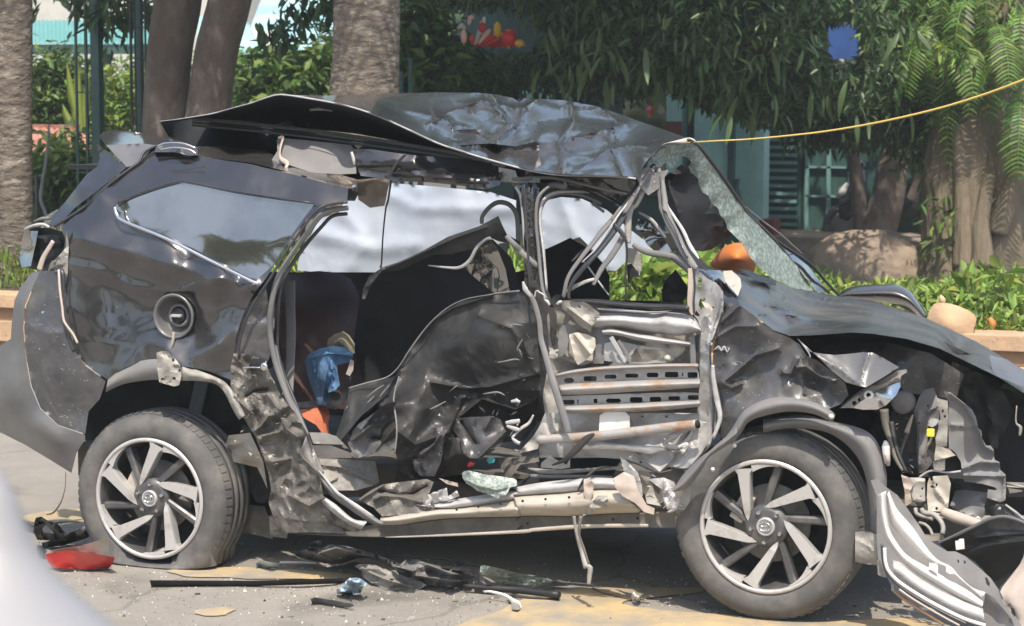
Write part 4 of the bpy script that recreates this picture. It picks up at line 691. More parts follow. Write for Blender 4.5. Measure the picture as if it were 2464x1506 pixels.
P_('radiator_shroud', 'Z5:970,80,.12 1040,88,.12 1120,150,.13 1200,210,.14 1290,290,.16 1330,370,.16 1350,480,.16 1390,520,.16 1395,600,.17 1440,680,.18 1490,682,.18 1525,725,.19 1532,835,.2 1590,865,.2 1597,950,.2 1655,1000,.2 1662,1150,.2 1655,1290,.18 1600,1310,.17 1450,1260,.16 1460,1165,.16 1550,1175,.18 1560,1160,.18 1530,1140,.18 1400,1105,.17 1200,1080,.16 1190,1050,.15 1110,1045,.14 1000,1035,.13 1000,1000,.12 1140,960,.13 1170,940,.14 1160,860,.14 1100,760,.13 1030,700,.12 1020,400,.12 1030,200,.12',
   M['grey'], car, step=7, cr=.007, s=5, th=.02, ridges=[('Z5:1040,100 1200,220 1310,400 1380,560 1430,690 1520,740', .03, 5), ('Z5:1170,940 1370,860 1590,870', .03, 6), ('Z5:1060,455 1330,470', .015, 4), ('Z5:1200,1010 1640,1020', .02, 5), ('Z5:1640,1000 1650,1280', .02, 5)])
P_('support_arm', 'Z5:885,680 960,695 1050,740 1105,790 1000,815 870,848 870,790', M['cream'], car, .06, step=6, cr=.012, s=9, th=.02)
P_('support_arm', 'Z5:850,850 985,835 985,950 920,965 860,940', M['galv2'], car, .14, step=7, cr=.01, s=9, th=.02)
P_('dark_duct', 'Z5:700,1030,.25 710,900,.25 800,840,.25 985,840,.25 1060,800,.25 1140,860,.25 1170,960,.25 1060,1040,.25', M['black'], car, step=9, cr=.02, s=6)
tube('sensor_plug', 'Z5:325,625,.0 330,690,.0 335,760,.0 350,880,.0', [5, 20, 19, 13], M['white'], car)
tube('sensor_plug', 'Z5:345,780,-.02 350,840,-.02 355,890,-.0', [14, 12, 11], M['beige'], car)
tube('bay_hose', 'Z5:560,540,.2 600,420,.2 630,340,.2', [14, 9, 3], M['beige'], car, flat=.6)
tube('bay_hose', 'Z5:480,830,.25 530,640,.25 565,540,.22', [4, 8, 12], M['grey'], car)
tube('bay_hose', 'Z5:390,420,.1 420,600,.08 470,780,.06 560,980,.05', [14, 12, 10, 9], M['black'], car)
tube('bay_hose', 'Z5:310,280,.1 330,450,.1 390,640,.08 440,820,.06 520,960,.05', [22, 20, 16, 12, 8], M['under'], car)
tube('bay_hose', 'Z5:700,1030,.1 800,970,.1 880,960,.1 1000,980,.1 1160,965,.1', 5, M['galv'], car, flat=.6)
P_('bay_bracket', 'Z5:580,1035,.08 700,1035,.08 765,1045,.08 765,1290,.06 700,1310,.06 630,1285,.06 610,1200,.06 600,1120,.06', M['galv2'], car, step=7, cr=.012, s=9, th=.02, holes=['Z5:722,1145 745,1145 742,1170 726,1168', 'Z5:705,1235 722,1235 722,1250 708,1250'])
P_('bay_bracket', 'Z5:790,1100,.05 810,1040,.05 860,1020,.05 1015,1010,.06 1050,1100,.06 1020,1360,.05 940,1410,.04 800,1405,.04 785,1250,.05', M['cream'], car, step=7, cr=.008, s=8, th=.03, holes=['Z5:820,1125 850,1125 870,1145 850,1150 825,1142', 'Z5:880,1100 905,1100 900,1130 885,1130', 'Z5:880,1362 905,1362 905,1392 882,1392', 'Z5:818,1020 845,1015 850,1070 825,1065'], ridges=[('Z5:850,1000 880,1160 1000,1330', .02, 4)])
P_('bay_bracket', 'Z5:500,1000,.06 600,1040,.06 640,1110,.05 600,1180,.05 620,1310,.04 560,1350,.04 540,1350,.05 540,1200,.06', M['beige'], car, step=7, cr=.02, s=9, th=.02)
P_('intercooler_panel', 'Z5:1070,1270,.25 1100,1180,.25 1200,1170,.25 1460,1200,.25 1450,1260,.25 1420,1360,.22 1440,1440,.22 1400,1480,.22 1300,1500,.2 1040,1350,.22', M['bumper'], car, step=9, cr=.006, s=5)
P_('radiator_core', 'Z5:1340,180,.5 1500,40,.5 1700,60,.5 1860,200,.5 1900,260,.5 1900,1250,.5 1680,1250,.5 1540,820,.5', M['inner'], car, step=20)
tube('bay_hose', 'Z5:1780,240,.3 1770,420,.3 1820,480,.3 1810,570,.3', [3, 4, 9, 6], M['galv2'], car)
tube('bay_hose', 'Z5:1660,1100,.25 1860,1140,.2', 5, M['galv2'], car)
P_('cross_beam', 'Z5:1665,1085,.3 1860,1090,.3 1900,1100,.3 1900,1150,.3 1670,1140,.3', M['galv2'], car, step=12, th=.05)
P_('metal_sliver', 'Z5:1685,1150,.1 1840,1175,.05 1840,1190,.05 1700,1210,.1', M['cream'], car, step=8, th=.008)
tube('crossbar_tube', 'Z6:1010,185,.05 1150,240,.02 1300,290,.0 1470,350,-.04', [22, 28, 27, 24], M['beige'], car, n=16)
for s_, w_ in (('Z6:690,140,.05 700,200,.04 760,230,.03 830,245,.03 890,270,.02', 10), ('Z6:760,150,.04 790,190,.03 900,210,.02 980,290,.0 1010,370,-.01 1000,440,-.02', 12), ('Z6:860,195,.05 980,215,.05', 7), ('Z6:730,310,.03 800,330,.02 860,390,.02 885,460,.01', 8)):
    tube('bay_hose', s_, w_, M['galv2'], car)
P_('bay_bracket', 'Z6:800,440 890,455 900,430 1000,430 1020,480 1000,520 880,520 830,490', M['cream'], car, .0, step=7, cr=.012, s=10)
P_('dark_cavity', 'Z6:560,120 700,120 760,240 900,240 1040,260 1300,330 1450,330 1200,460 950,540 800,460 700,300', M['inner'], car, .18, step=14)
# black cover on the lower right
P_('front_lip', 'Z6:965,555,-.02 1130,475,-.03 1300,395,-.05 1450,320,-.06 1560,275,-.07 1700,250,-.08 1830,280,-.09 1960,330,-.1 1960,600,-.1 1930,740,-.08 1850,850,-.06 1760,950,-.05 1650,1080,-.03 1560,1000,-.01 1470,850,.0 1380,760,.0 1270,690,.0 1160,640,.0 1060,640,-.0', M['black'], car, step=9, cr=.012, s=4, th=.02, ridges=[('Z6:1300,640 1600,560 1946,520', .03, 8), ('Z6:1400,480 1946,430', .02, 10)])
tube('lip_edge', 'Z6:940,548,-.05 1130,465,-.06 1300,385,-.08 1450,310,-.09 1560,262,-.1 1700,238,-.11 1830,262,-.12 1960,315,-.13', [5, 8, 9, 9, 9, 8], M['bumper'], car, flat=.7, k=6)
P_('black_cowling', 'Z6:1520,210,.1 1540,130,.1 1620,90,.1 1720,90,.1 1860,170,.1 1960,260,.08 1960,330,.02 1830,270,.0 1700,235,.0 1580,240,.02', M['paint'], car, step=8, cr=.012, s=8)
tube('lip_edge', 'Z6:1620,230,.05 1650,170,.05 1672,130,.05', [4, 8, 5], M['galv'], car, flat=.5)
tube('lip_edge', 'Z6:1730,100,.06 1850,190,.05 1946,270,.04', [5, 7, 5], M['galv2'], car)
P_('white_clip', 'Z6:1148,520 1180,515 1200,495 1250,492 1258,610 1160,625', M['white'], car, -.08, step=7, th=.01)

# --- fallen front bumper
fbp = thing('torn_front_bumper', 'torn-off dark front bumper with two pale trim bands, lying beside the front wheel', 'bumper', tuple(atz(2250, 1490, 0)))
P_('bumper_shell', 'Z6:240,0,-.12 170,-180,-.1 250,-200,-.1 330,-120,-.1 480,-10,-.08 600,150,-.08 720,320,-.08 800,450,-.1 900,545,-.12 1060,640,-.14 1150,640,-.14 1270,700,-.15 1450,850,-.2 1560,950,-.22 1650,1080,-.26 1700,1230,-.3 1800,1350,-.33 1870,1440,-.35 1930,1560,-.38 1200,1560,-.3 900,1400,-.26 700,1290,-.22 560,1160,-.2 430,1080,-.18 360,940,-.16 260,760,-.14 240,500,-.13', M['grey'], fbp, step=9, cr=.007, s=4, th=.01,
   ctrl='700,500,-.14 1000,1000,-.2', holes=['Z6:1172,735 1192,738 1196,770 1178,772', 'Z6:1245,745 1268,750 1272,782 1250,780', 'Z6:1492,940 1520,945 1552,1010 1545,1050 1510,1020'])
band('trim_band', 'Z6:255,-20 270,200 310,400 380,560 520,735 700,885 950,1045 1200,1192 1462,1312', 'Z6:350,-60 352,140 395,390 480,545 600,690 850,835 1100,982 1300,1095 1472,1222', M['white'], fbp, -.34, bulge=.03, N=60)
band('trim_band', 'Z6:350,0 400,300 500,440 700,640 850,755 1000,815 1060,850 1130,905 1300,1045 1440,1195', 'Z6:385,-60 470,140 600,295 700,420 820,600 950,740 1100,815 1200,930 1350,1060 1505,1115', M['white'], fbp, -.32, bulge=.025, N=60)
band('fog_chrome', 'Z6:425,740 520,770 620,860 760,960 1000,1100 1250,1220 1470,1300', 'Z6:440,930 520,1010 640,1100 800,1200 1000,1310 1200,1410 1500,1510', M['galv'], fbp, -.36, bulge=.025, N=70, K=8)
for a, b, mm, yy in (('Z6:330,600 340,760 380,870 480,980 620,1080 800,1190 1000,1300 1250,1420 1500,1500', 9, 'white', -.3), ('Z6:300,560 320,780 380,920 500,1040 660,1150 850,1260 1050,1370 1300,1490', 7, 'seal', -.3),
                    ('Z6:440,1100 560,1200 700,1290 860,1390 1020,1490', 8, 'tand', -.28), ('Z6:500,1080 640,1180 820,1290 1050,1420 1200,1500', 5, 'beige', -.31)):
    tube('lower_lip', ' '.join(t+f',{yy-.12}' for t in a.split()), b, M[mm], fbp, k=5)
P_('mount_tab', 'Z6:242,745 280,740 310,820 345,900 350,945 300,935 252,910', M['galv2'], fbp, -.18, step=8, th=.01)
P_('mount_tab', 'Z6:405,1020 440,1040 445,1105 412,1095', M['galv2'], fbp, -.2, step=8, th=.01)
P_('mount_tab', 'Z6:530,1170 570,1190 620,1240 700,1275 640,1275 532,1235', M['beige'], fbp, -.22, step=8, th=.01)
P_('mount_tab', 'Z6:850,770 880,775 945,770 950,840 945,905 900,870 842,835', M['white'], fbp, -.37, step=7, cr=.012, s=14, th=.01)
P_('mount_tab', 'Z6:1040,830 1060,800 1100,815 1140,900 1090,905 1045,880', M['white'], fbp, -.36, step=7, cr=.006, s=14, th=.01)
P_('bumper_end', 'Z6:1500,1120,-.3 1600,1180,-.32 1700,1300,-.34 1800,1420,-.36 1850,1560,-.38 1540,1560,-.33 1500,1480,-.32 1465,1330,-.3', M['bumper'], fbp, step=9, cr=.008, s=5, th=.01)
lathe('trim_screw', [(.009, 0), (.007, -.005), (0, -.006)], M['black'], fbp, at(2206, 1413, -.32), n=10)
P_('mud_block', 'Z6:-10,420,-.04 60,405,-.04 160,415,-.05 250,450,-.06 255,720,-.06 240,800,-.04 120,790,-.03 -10,760,-.03', M['galv2'], fbp, step=7, cr=.02, s=10, th=.06)
P_('liner_cover', 'Z6:1960,600,-.2 1940,700,-.2 1900,790,-.22 1800,920,-.25 1690,1060,-.27 1670,1110,-.28 1720,1220,-.3 1780,1300,-.33 1850,1400,-.35 1960,1560,-.38 2080,1560,-.38 2080,600,-.3', M['beige'], fbp, step=8, cr=.012, s=5, th=.01, ridges=[('Z6:1760,1270 1830,1350 1860,1440', -.03, 5)])
P_('dark_patch', 'Z6:1790,1290 1830,1300 1850,1370 1838,1400 1800,1350', M['inner'], fbp, -.38, step=7, cr=.01, s=14)  # near-black patch over the liner cover

# --- sill and floor edge
P_('sill_scraps', '12:440,340,.2 600,345,.2 830,355,.2 860,500,.2 840,520,.18 700,560,.12 560,560,.1 470,460,.12', M['galv2'], car, step=8, cr=.02, s=6, th=.02, ridges=[('12:440,380 600,400 760,480 830,510', .04, 6), ('12:520,500 560,480', .02, 4)])
P_('seat_rail', '12:370,155,.4 480,158,.4 620,200,.4 620,240,.4 480,238,.4 400,232,.4', M['galv'], car, step=9, th=.03)
P_('seat_rail', '12:390,245,.35 520,245,.35 640,290,.35 690,335,.35 440,335,.35', M['grey'], car, step=9, th=.03, cr=.01)
P_('crushed_sill_cover', '12:715,620,.0 800,560,.02 880,520,.04 1010,500,.06 1130,488,.06 1190,480,.06 1240,500,.04 1200,600,.02 1240,640,.0 1250,700,.0 1100,725,.0 960,735,.0 880,742,-.01 820,680,-.0 780,660,.0', M['grime'], car, step=6, cr=.02, s=6, ridges=[('12:860,560 1000,590 1100,580 1190,530', -.04, 5), ('12:830,620 870,600 1000,605 1150,640', .04, 5), ('12:740,620 880,530', .04, 5)])
P_('torn_sill_scrap', '12:1190,600,.0 1240,570,.0 1330,540,.0 1340,600,.0 1400,560,.0 1420,600,.0 1340,630,.0 1240,650,.0', M['galv'], car, step=6, cr=.02, s=12)
P_('torn_sill_scrap', '12:1275,475,.02 1300,480,.02 1405,510,.02 1410,535,.02 1330,515,.02', M['beige'], car, step=6, cr=.004)
tube('torn_edge', '12:1200,590,-.02 1215,620,-.02 1190,655,-.02 1220,660,-.02', [6, 10, 12, 4], M['galv'], car, flat=.4)
P_('sill_floor', '12:1180,480,.3 1400,500,.3 1700,600,.25 1841,560,.25 22:400,480,.25 700,470,.25 760,330,.3 410,335,.35 100,330,.35 12:1780,380,.4 1500,440,.4', M['black'], car, step=12, cr=.02, s=6)
tube('floor_rail', '22:110,405,.12 200,425,.1 330,432,.1 500,420,.1 640,410,.1 780,400,.1', [4, 12, 12, 9, 9, 7], M['galv2'], car, flat=.5)
tube('floor_rail', '22:130,460,.1 300,465,.1 480,462,.1 700,468,.1', [10, 10, 8, 6], M['grey'], car, flat=.5)
band('sill_panel', '12:1050,640 1200,660 1400,620 1700,575 1841,560 22:0,545 200,505 440,480 560,470 710,475', '12:1240,690 1400,688 1620,660 1841,625 22:0,605 200,595 440,575 600,560 740,560', M['galv'], car, .02, bulge=.03, N=50, cr=.004)
band('sill_panel', '12:870,745 1000,730 1240,690 1400,685 1620,658 1841,622 22:0,602 200,592 440,572 600,556 740,556 780,600', '12:860,800 1000,800 1200,770 1400,752 1841,742 22:0,742 150,735 400,738 500,730 700,720 880,715 900,700', M['cream'], car, .01, bulge=.05, N=60, cr=.005, s=5)
band('sill_underside', '12:560,830 860,800 1000,800 1200,775 1400,752 1841,742 22:0,740 150,735 400,738 700,722 900,716 1180,700', '12:210,860 600,880 1000,886 1400,870 1841,858 22:0,858 300,840 600,822 960,822 1180,820', M['under'], car, .03, bulge=-.01, N=60, cr=.003)
tube('sill_flange', '12:900,886,.0 1200,878,.0 1841,848,.0 22:150,835,.0 420,815,.0 600,808,.0 800,805,.0 950,805,.0', [3, 5, 9, 9, 10, 9, 10, 7], M['cream'], car, flat=.5)
for q_, x_, y_ in (('12', 1400, 693), ('12', 1551, 673), ('12', 1706, 652), ('22', 75, 634), ('22', 234, 621), ('22', 399, 608), ('22', 110, 790), ('22', 705, 762), ('22', 876, 754)):
    X0, Y0, k_ = Q[q_]; lathe('sill_hole', [(.0055, .0), (.0055, -.002), (0, -.002)], M['inner'], car, at(X0+x_*k_, Y0+y_*k_, -.055 if y_ < 740 else .02), n=10)
P_('bent_hinge', '22:500,480,-.03 540,475,-.04 570,510,-.04 565,580,-.04 545,640,-.04 520,650,-.04 500,580,-.04', M['beige'], car, step=6, cr=.012, s=12)
P_('hanging_scrap', '22:490,740,-.04 560,640,-.05 600,595,-.06 665,595,-.06 670,615,-.06 640,640,-.06 690,650,-.06 660,680,-.05 590,680,-.05 520,730,-.05', M['galv2'], car, step=6, cr=.02, s=12)
tube('exposed_belt', '22:460,560,-.02 500,490,-.02 560,430,-.0 620,400,.02 690,395,.05', [3, 8, 7, 6, 3], M['black'], car)
tube('exposed_belt', '22:575,165,-.05 520,200,-.05 450,270,-.05 380,340,-.05 280,385,-.04', [6, 17, 19, 12, 4], M['black'], car, flat=.5)
P_('cable_bracket', '22:260,320,.06 380,380,.06 405,340,.06 405,400,.06 340,412,.06 200,400,.06 205,368,.06', M['galv'], car, step=6, cr=.012, s=12)
P_('folded_corner', '22:755,330,.0 790,345,-.02 880,440,-.04 905,520,-.05 912,600,-.06 870,600,-.05 820,500,-.03 780,420,-.01', M['galv'], car, step=6, cr=.008, s=8)
P_('folded_corner', '22:700,480,-.06 780,430,-.06 850,460,-.06 880,560,-.07 940,660,-.08 995,685,-.08 990,730,-.08 920,710,-.08 860,650,-.08 770,600,-.07 720,540,-.07', M['beige'], car, step=6, cr=.008, s=7)
P_('folded_corner', '22:890,450,.02 960,470,.02 1000,600,.0 1040,670,-.02 940,650,-.02 930,600,-.0 960,540,.0', M['galv2'], car, step=6, cr=.02, s=9)
P_('folded_corner', '22:950,480,.0 1060,470,.0 1130,500,-.01 1150,560,-.02 1145,680,-.03 1085,698,-.03 1060,650,-.02 1040,550,-.01 1000,520,.0', M['galv'], car, step=6, cr=.02, s=9, ridges=[('22:1060,500 1050,600 1085,690', .03, 4)])
P_('sill_end_cavity', '22:880,420 1030,440 1200,400 1200,560 1150,700 1000,680 900,560', M['under'], car, .06, step=9, cr=.02)
tube('sill_edge', '22:1085,712,-.06 1120,700,-.06 1150,682,-.06', [4, 8, 4], M['galv'], car)
cabl = tube('hanging_cable', '22:432,740,-.06 440,800,-.06 460,900,-.06 490,1000,-.06 520,1100,-.07', [9, 8, 10, 12, 16], M['galv2'], car, jit=.004, flat=.6)
tube('hanging_cable', '22:480,740,-.06 470,820,-.06 470,870,-.06 500,960,-.06 540,1080,-.07', [10, 9, 5, 5, 5], M['under'], car, jit=.004)
tube('cable_plug', '22:520,1090,-.08 545,1100,-.08 540,1160,-.08 535,1215,-.08', [9, 14, 12, 9], M['galv2'], car, flat=.5)
# small engine/fender scraps: pale torn slivers everywhere metal is ripped
rs = random.Random(5)
def slivers(q, x0, x1, y0, y1, n, Y, mm, L=40, par=None):
    V = []; Fc = []
    for _ in range(n):
        x, y = rs.uniform(x0, x1), rs.uniform(y0, y1); a = rs.uniform(-1.2, 1.2); l = rs.uniform(.3, 1)*L; ww = rs.uniform(.06, .2)*l
        X0, Y0, k_ = Q[q]; yy = Y+rs.uniform(-.02, .02)
        ps = [(x-l/2*math.cos(a), y-l/2*math.sin(a)), (x+ww*math.sin(a), y-ww*math.cos(a)), (x+l/2*math.cos(a), y+l/2*math.sin(a)), (x-ww*.3*math.sin(a), y+ww*.3*math.cos(a))]
        b = len(V)
        V += [at(X0+p[0]*k_, Y0+p[1]*k_, yy+rs.uniform(-.01, .01)) for p in ps]
        V += [v+Vector((0, .003, 0)) for v in V[b:b+4]]
        Fc += [(b, b+1, b+2, b+3), (b+7, b+6, b+5, b+4), (b, b+4, b+5, b+1), (b+1, b+5, b+6, b+2), (b+2, b+6, b+7, b+3), (b+3, b+7, b+4, b)]
    link('torn_metal_shreds', mesh('torn_metal_shreds', V, Fc, False), M[mm], par or car, 'stuff')
slivers('Z4', 850, 1800, 60, 340, 16, .1, 'paint_scr', 90)
slivers('Z1', 100, 620, 600, 1500, 12, .1, 'paint_scr', 70)
slivers('Z4', 1720, 1841, 100, 600, 8, .12, 'galv', 90)
slivers('Z3', 150, 900, 300, 1450, 30, -.04, 'galv', 80)
slivers('22', 850, 1200, 430, 700, 12, -.05, 'galv', 60)
slivers('Z5', 420, 900, 300, 1000, 14, .1, 'grey', 70)
slivers('21', 1250, 1420, 500, 1400, 10, .03, 'galv', 40)
for s_, w_ in (('Z4:1750,180,.1 1800,175,.1 1841,190,.1', [6, 9, 8]), ('Z4:1690,400,.1 1760,390,.1 1841,380,.1', [8, 12, 10]), ('Z4:1700,430,.1 1780,460,.1 1841,480,.1', [6, 12, 9]), ('Z4:1760,560,.1 1800,600,.1 1841,620,.1', [6, 10, 8]), ('22:0,190,.1 60,130,.12 120,90,.14 150,30,.14', [6, 9, 5])):
    tube('torn_edge', s_, w_, M['galv'], car, flat=.5, jit=.005)
P_('floor_scrap', '22:0,270,.12 60,280,.1 150,180,.1 200,100,.1 260,40,.12 320,30,.12 360,160,.1 200,190,.08 180,270,.08 60,300,.1', M['galv2'], car, step=6, cr=.02, s=9)
P_('floor_scrap', '22:-100,340,.2 60,330,.15 180,290,.1 190,360,.1 60,380,.12 0,460,.12 -60,480,.15', M['under'], car, step=8, cr=.03, s=8)

# ================================================================== wheels
def wheel(name, c, squash, phase):
    w_ = thing(name, '', 'x'); w_.location = (0, 0, 0)
    del w_['label'], w_['category']
    w_.name = 'wheel'; w_.parent = car; w_.matrix_parent_inverse = parent_world(car).inverted()
    c = Vector(c); Ro = .378
    def fn(p):
        if squash:
            d = p.z
            if d < .075: 
                t = (.075-d)/.075*1.; p = Vector((p.x*1.0, p.y-.012*min(1, t)*(1 if p.y < c.y+.13 else -1), max(.004, d*.25+.004)))
        return p
    prof = [(.245, .05), (.262, .012), (.272, .002), (.285, -.004), (.31, -.010), (.335, -.006), (.352, .006), (.3665, .022), (.374, .045)]
    tread = []
    for h in (.06, .075, .08, .11, .115, .135, .14, .17, .175, .195): tread.append((.378 if len(tread) % 2 == 0 else .378, h))
    prof += [(.3775, .06), (.378, .082), (.370, .083), (.370, .091), (.378, .092), (.3785, .128), (.370, .129), (.370, .138), (.3785, .139), (.378, .178), (.370, .179), (.370, .187), (.3775, .188), (.374, .222), (.366, .24), (.34, .258), (.25, .25)]
    ty = lathe('tyre', prof, M['rubber'], w_, c, n=128, fn=fn)
    # shoulder blocks
    V = []; Fc = []
    for i in range(64):
        a = 2*math.pi*i/64; 
        for (r0, h0, r1, h1) in ((.3675, .024, .3765, .058),):
            da = .032; b = len(V)
            for aa in (a-da, a+da):
                for r, h in ((r0, h0), (r1, h1), (r1+.004, h1-.002), (r0+.003, h0-.002)):
                    p = Vector((math.cos(aa)*r, h, math.sin(aa)*r))+c; V.append(fn(p))
            Fc += [(b+3, b+2, b+6, b+7), (b, b+3, b+7, b+4), (b+2, b+1, b+5, b+6), (b, b+1, b+2, b+3), (b+4, b+7, b+6, b+5)]
    link('tread_blocks', mesh('tread_blocks', V, Fc, False), M['rubber'], ty, 'stuff')
    rim = lathe('rim', [(.268, .03), (.266, .004), (.258, -.001), (.250, .004), (.246, .02), (.240, .05), (.232, .16), (.225, .2), (.0, .21)], M['alloyd'], w_, c, n=72)
    lathe('rim_lip', [(.267, .002), (.262, -.004), (.254, -.005), (.249, .001), (.248, .006)], M['alloy'], rim, c, n=72)
    lathe('brake_disc', [(.155, .11), (.155, .10), (.08, .10), (.075, .07), (.0, .07)], M['galv2'], w_, c, n=48)
    box('brake_caliper', c+Vector((-.11, .085, .06)), (.06, .06, .12), M['cream'], w_, Matrix.Rotation(.5, 3, 'Y'), bev=.01)
    def pol(r, a): return Vector((math.cos(a)*r, 0, math.sin(a)*r))
    Rr = .25
    for i in range(5):
        a0 = math.radians(phase+72*i)
        # machined pinwheel blade: narrow rounded tip beside the hub, wide shoulder on the rim
        L_, T_ = [], []
        tip = pol(.30*Rr, a0+math.radians(56)); oA = pol(.985*Rr, a0+math.radians(11)); oB = pol(.985*Rr, a0-math.radians(11))
        axis = ((oA+oB)*.5-tip).normalized(); side = Vector((-axis.z, 0, axis.x))
        if side.dot(oA-oB) < 0: side = -side
        n_ = 10; V = []; Fc = []
        for k in range(n_+1):
            t = k/n_; L0 = tip.lerp(oA, t); 
            wl = .006+.010*min(1, t*3); 
            ctr = tip.lerp((oA*.5+oB*.5), t); half = .0095*(min(1, t*6)**.5 if t < .16 else 1)+.0155*t
            if t > .88: half += .012*((t-.88)/.12)**2
            dep = .012-.014*t+ (.0 if t > .1 else .004)
            for s_, dz in ((1, .010), (1, 0), (-1, 0), (-1, .010), (-1, .05), (1, .05)):
                V.append(c+ctr+side*(half*s_*(1.0 if dz != .01 else 1.12))+Vector((0, dep+dz, 0)))
        for k in range(n_):
            for j in range(6):
                a = k*6+j; b = k*6+(j+1) % 6; Fc.append((a, b, b+6, a+6))
        Fc += [tuple(range(5, -1, -1)), tuple(n_*6+j for j in range(6))]
        sp_ = link('spoke', mesh('spoke', V, Fc, False), M['alloy'], w_)
        # thin flare along the rim leaving each blade
        V = []; Fc = []
        for k in range(9):
            t = k/8; a = a0-math.radians(8+26*t); r1 = .99*Rr; r0 = Rr*(.99-.10*(1-t)**1.5-.012)
            for r, h in ((r1, .0), (r0, .002), (r0, .03), (r1, .03)): V.append(c+pol(r, a)+Vector((0, h, 0)))
        for k in range(8):
            for j in range(4): Fc.append((k*4+j, k*4+(j+1) % 4, k*4+4+(j+1) % 4, k*4+4+j))
        link('spoke_flare', mesh('spoke_flare', V, Fc, False), M['alloy'], sp_)
        # recessed dark spoke between blades
        a1 = a0-math.radians(34); p0 = pol(.07, a1+math.radians(22)); p1 = pol(.97*Rr, a1+math.radians(2)); ax = (p1-p0).normalized(); sd2 = Vector((-ax.z, 0, ax.x))
        V = []; Fc = []
        for k in range(5):
            t = k/4; ctr = p0.lerp(p1, t); hf = .013+.004*t
            for s_, h in ((-1, .028), (-.5, .020), (.5, .020), (1, .028), (1, .07), (-1, .07)): V.append(c+ctr+sd2*hf*s_+Vector((0, h+.004*t, 0)))
        for k in range(4):
            for j in range(6): Fc.append((k*6+j, k*6+(j+1) % 6, k*6+6+(j+1) % 6, k*6+6+j))
        link('inner_spoke', mesh('inner_spoke', V, Fc, False), M['alloyd'], w_)
        # lug nut in its pocket
        al = a0+math.radians(36+44); pl = c+pol(.062, al)
        nut = lathe('lug_nut', [(.0105, .03), (.0105, .006), (.007, .0), (.0, -.001)], M['chrome'], w_, pl, n=6, smooth=False)
    lathe('hub', [(.088, .06), (.085, .02), (.06, .014), (.048, .012), (.0, .012)], M['alloyd'], w_, c, n=40)
    hc = lathe('centre_cap', [(.037, .014), (.036, .002), (.031, -.002), (.029, .002), (.0, .0)], M['alloy'], w_, c, n=32)
    for rx, rz, oz in ((.024, .0165, 0), (.0095, .0165, 0), (.017, .0065, .0085)):     # emblem: three crossing ovals
        path = [c+Vector((math.cos(t)*rx, -.003, math.sin(t)*rz+oz)) for t in [2*math.pi*k/24 for k in range(25)]]
        rings('emblem', path, lambda i: [(math.cos(2*math.pi*j/6)*.0022, math.sin(2*math.pi*j/6)*.0022) for j in range(6)], M['chrome'], hc, cap=False)
    return w_
c_r = at(358, 1206, 0); c_f = at(1841, 1268, 0)
wheel('wheel', (c_r.x, .0, .302), True, 80)
wheel('wheel', (c_f.x, .0, .378), False, 40)
for cx in (c_r.x, c_f.x):
    cyl('far_wheel', (cx+.0, 1.52, .376), (cx, 1.78, .376), .37, M['rubber'], n=40)
cyl('front_axle', (c_f.x, .2, .36), (c_f.x, 1.6, .36), .04, M['under'])

# ================================================================== things lying in and on the wreck
def gz(px, py, z): return atz(px, py, z)
jk = thing('denim_jacket', 'crumpled blue denim jacket slumped on the rear seat inside the torn side', 'jacket', tuple(at(795, 965, .5)))
P_('jacket_body', '733,868,.55 745,850,.52 770,838,.5 800,832,.5 830,836,.52 850,850,.55 848,868,.55 838,872,.55 812,878,.5 812,895,.48 818,925,.45 815,935,.45 800,940,.45 790,968,.45 785,978,.45 764,972,.5 752,940,.55 740,905,.58', M['denim'], jk, ctrl='775,880,.4 800,900,.38 780,930,.42', step=5, cr=.02, s=8, th=.03, ridges=[('785,845 790,880 782,920 776,970', .04, 5), ('800,900 812,930', .03, 4), ('745,862 790,850 845,855', .03, 6), ('755,880 762,960', .03, 5)])
P_('jacket_sleeve', '788,858,.4 800,868,.38 808,890,.36 818,925,.36 808,938,.36 790,945,.38 786,920,.4 790,895,.4 782,880,.42', M['denim'], jk, step=5, cr=.015, s=10, th=.02, ridges=[('795,870 800,930', .02, 4)])
cp_ = P_('khaki_cap', '786,832,.6 790,815,.6 806,803,.62 826,797,.62 840,806,.62 853,826,.6 854,850,.58 838,850,.55 820,838,.55 800,834,.57', M['khaki'], None, step=5, cr=.015, s=9, th=.04, ctrl='820,820,.52')
tag(cp_, 'khaki cloth cap lying on top of the blue denim jacket', 'cap')
o = P_('belt_loop', '843,865,.5 852,868,.5 850,890,.5 842,905,.5 832,900,.5 838,885,.5', M['beige'], jk, step=5, th=.01)
o = P_('black_bag', '11:500,1350,.42 530,1335,.4 600,1345,.4 640,1240,.38 665,1230,.36 660,1300,.36 620,1400,.36 560,1440,.38 510,1430,.4', M['black'], None, step=6, cr=.015, s=9, th=.06)
tag(o, 'black bag wedged between the orange seat cushion and the crushed rear door', 'bag')
o = tube('red_bottle_cap', 'Z4:1300,860,.1 1330,830,.1 1360,840,.1', [9, 14, 11], M['red'], None); tag(o, 'small red plastic piece in the crushed door sill', 'plastic piece')
o = tube('teal_tool', 'Z4:1310,775,.12 1360,770,.12 1405,778,.12', [5, 7, 4], M['teal'], None); tag(o, 'thin teal strip tucked under the crushed door fold', 'plastic piece')
o = P_('teal_bottle', 'Z4:1495,790 1510,770 1560,765 1580,790 1570,820 1520,835 1500,815', M['teal'], None, .1, step=5, th=.03); tag(o, 'small teal bottle lying in the door sill beside the red piece', 'bottle')
o = P_('orange_helmet', '1712,640,1.5 1718,620,1.48 1732,602,1.46 1750,590,1.45 1772,584,1.45 1795,587,1.45 1812,600,1.46 1818,640,1.5 1800,670,1.5 1750,672,1.5', M['orange2'], None, step=7, th=.14, ctrl='1772,618,1.3', cr=.008, s=6, curve=True)
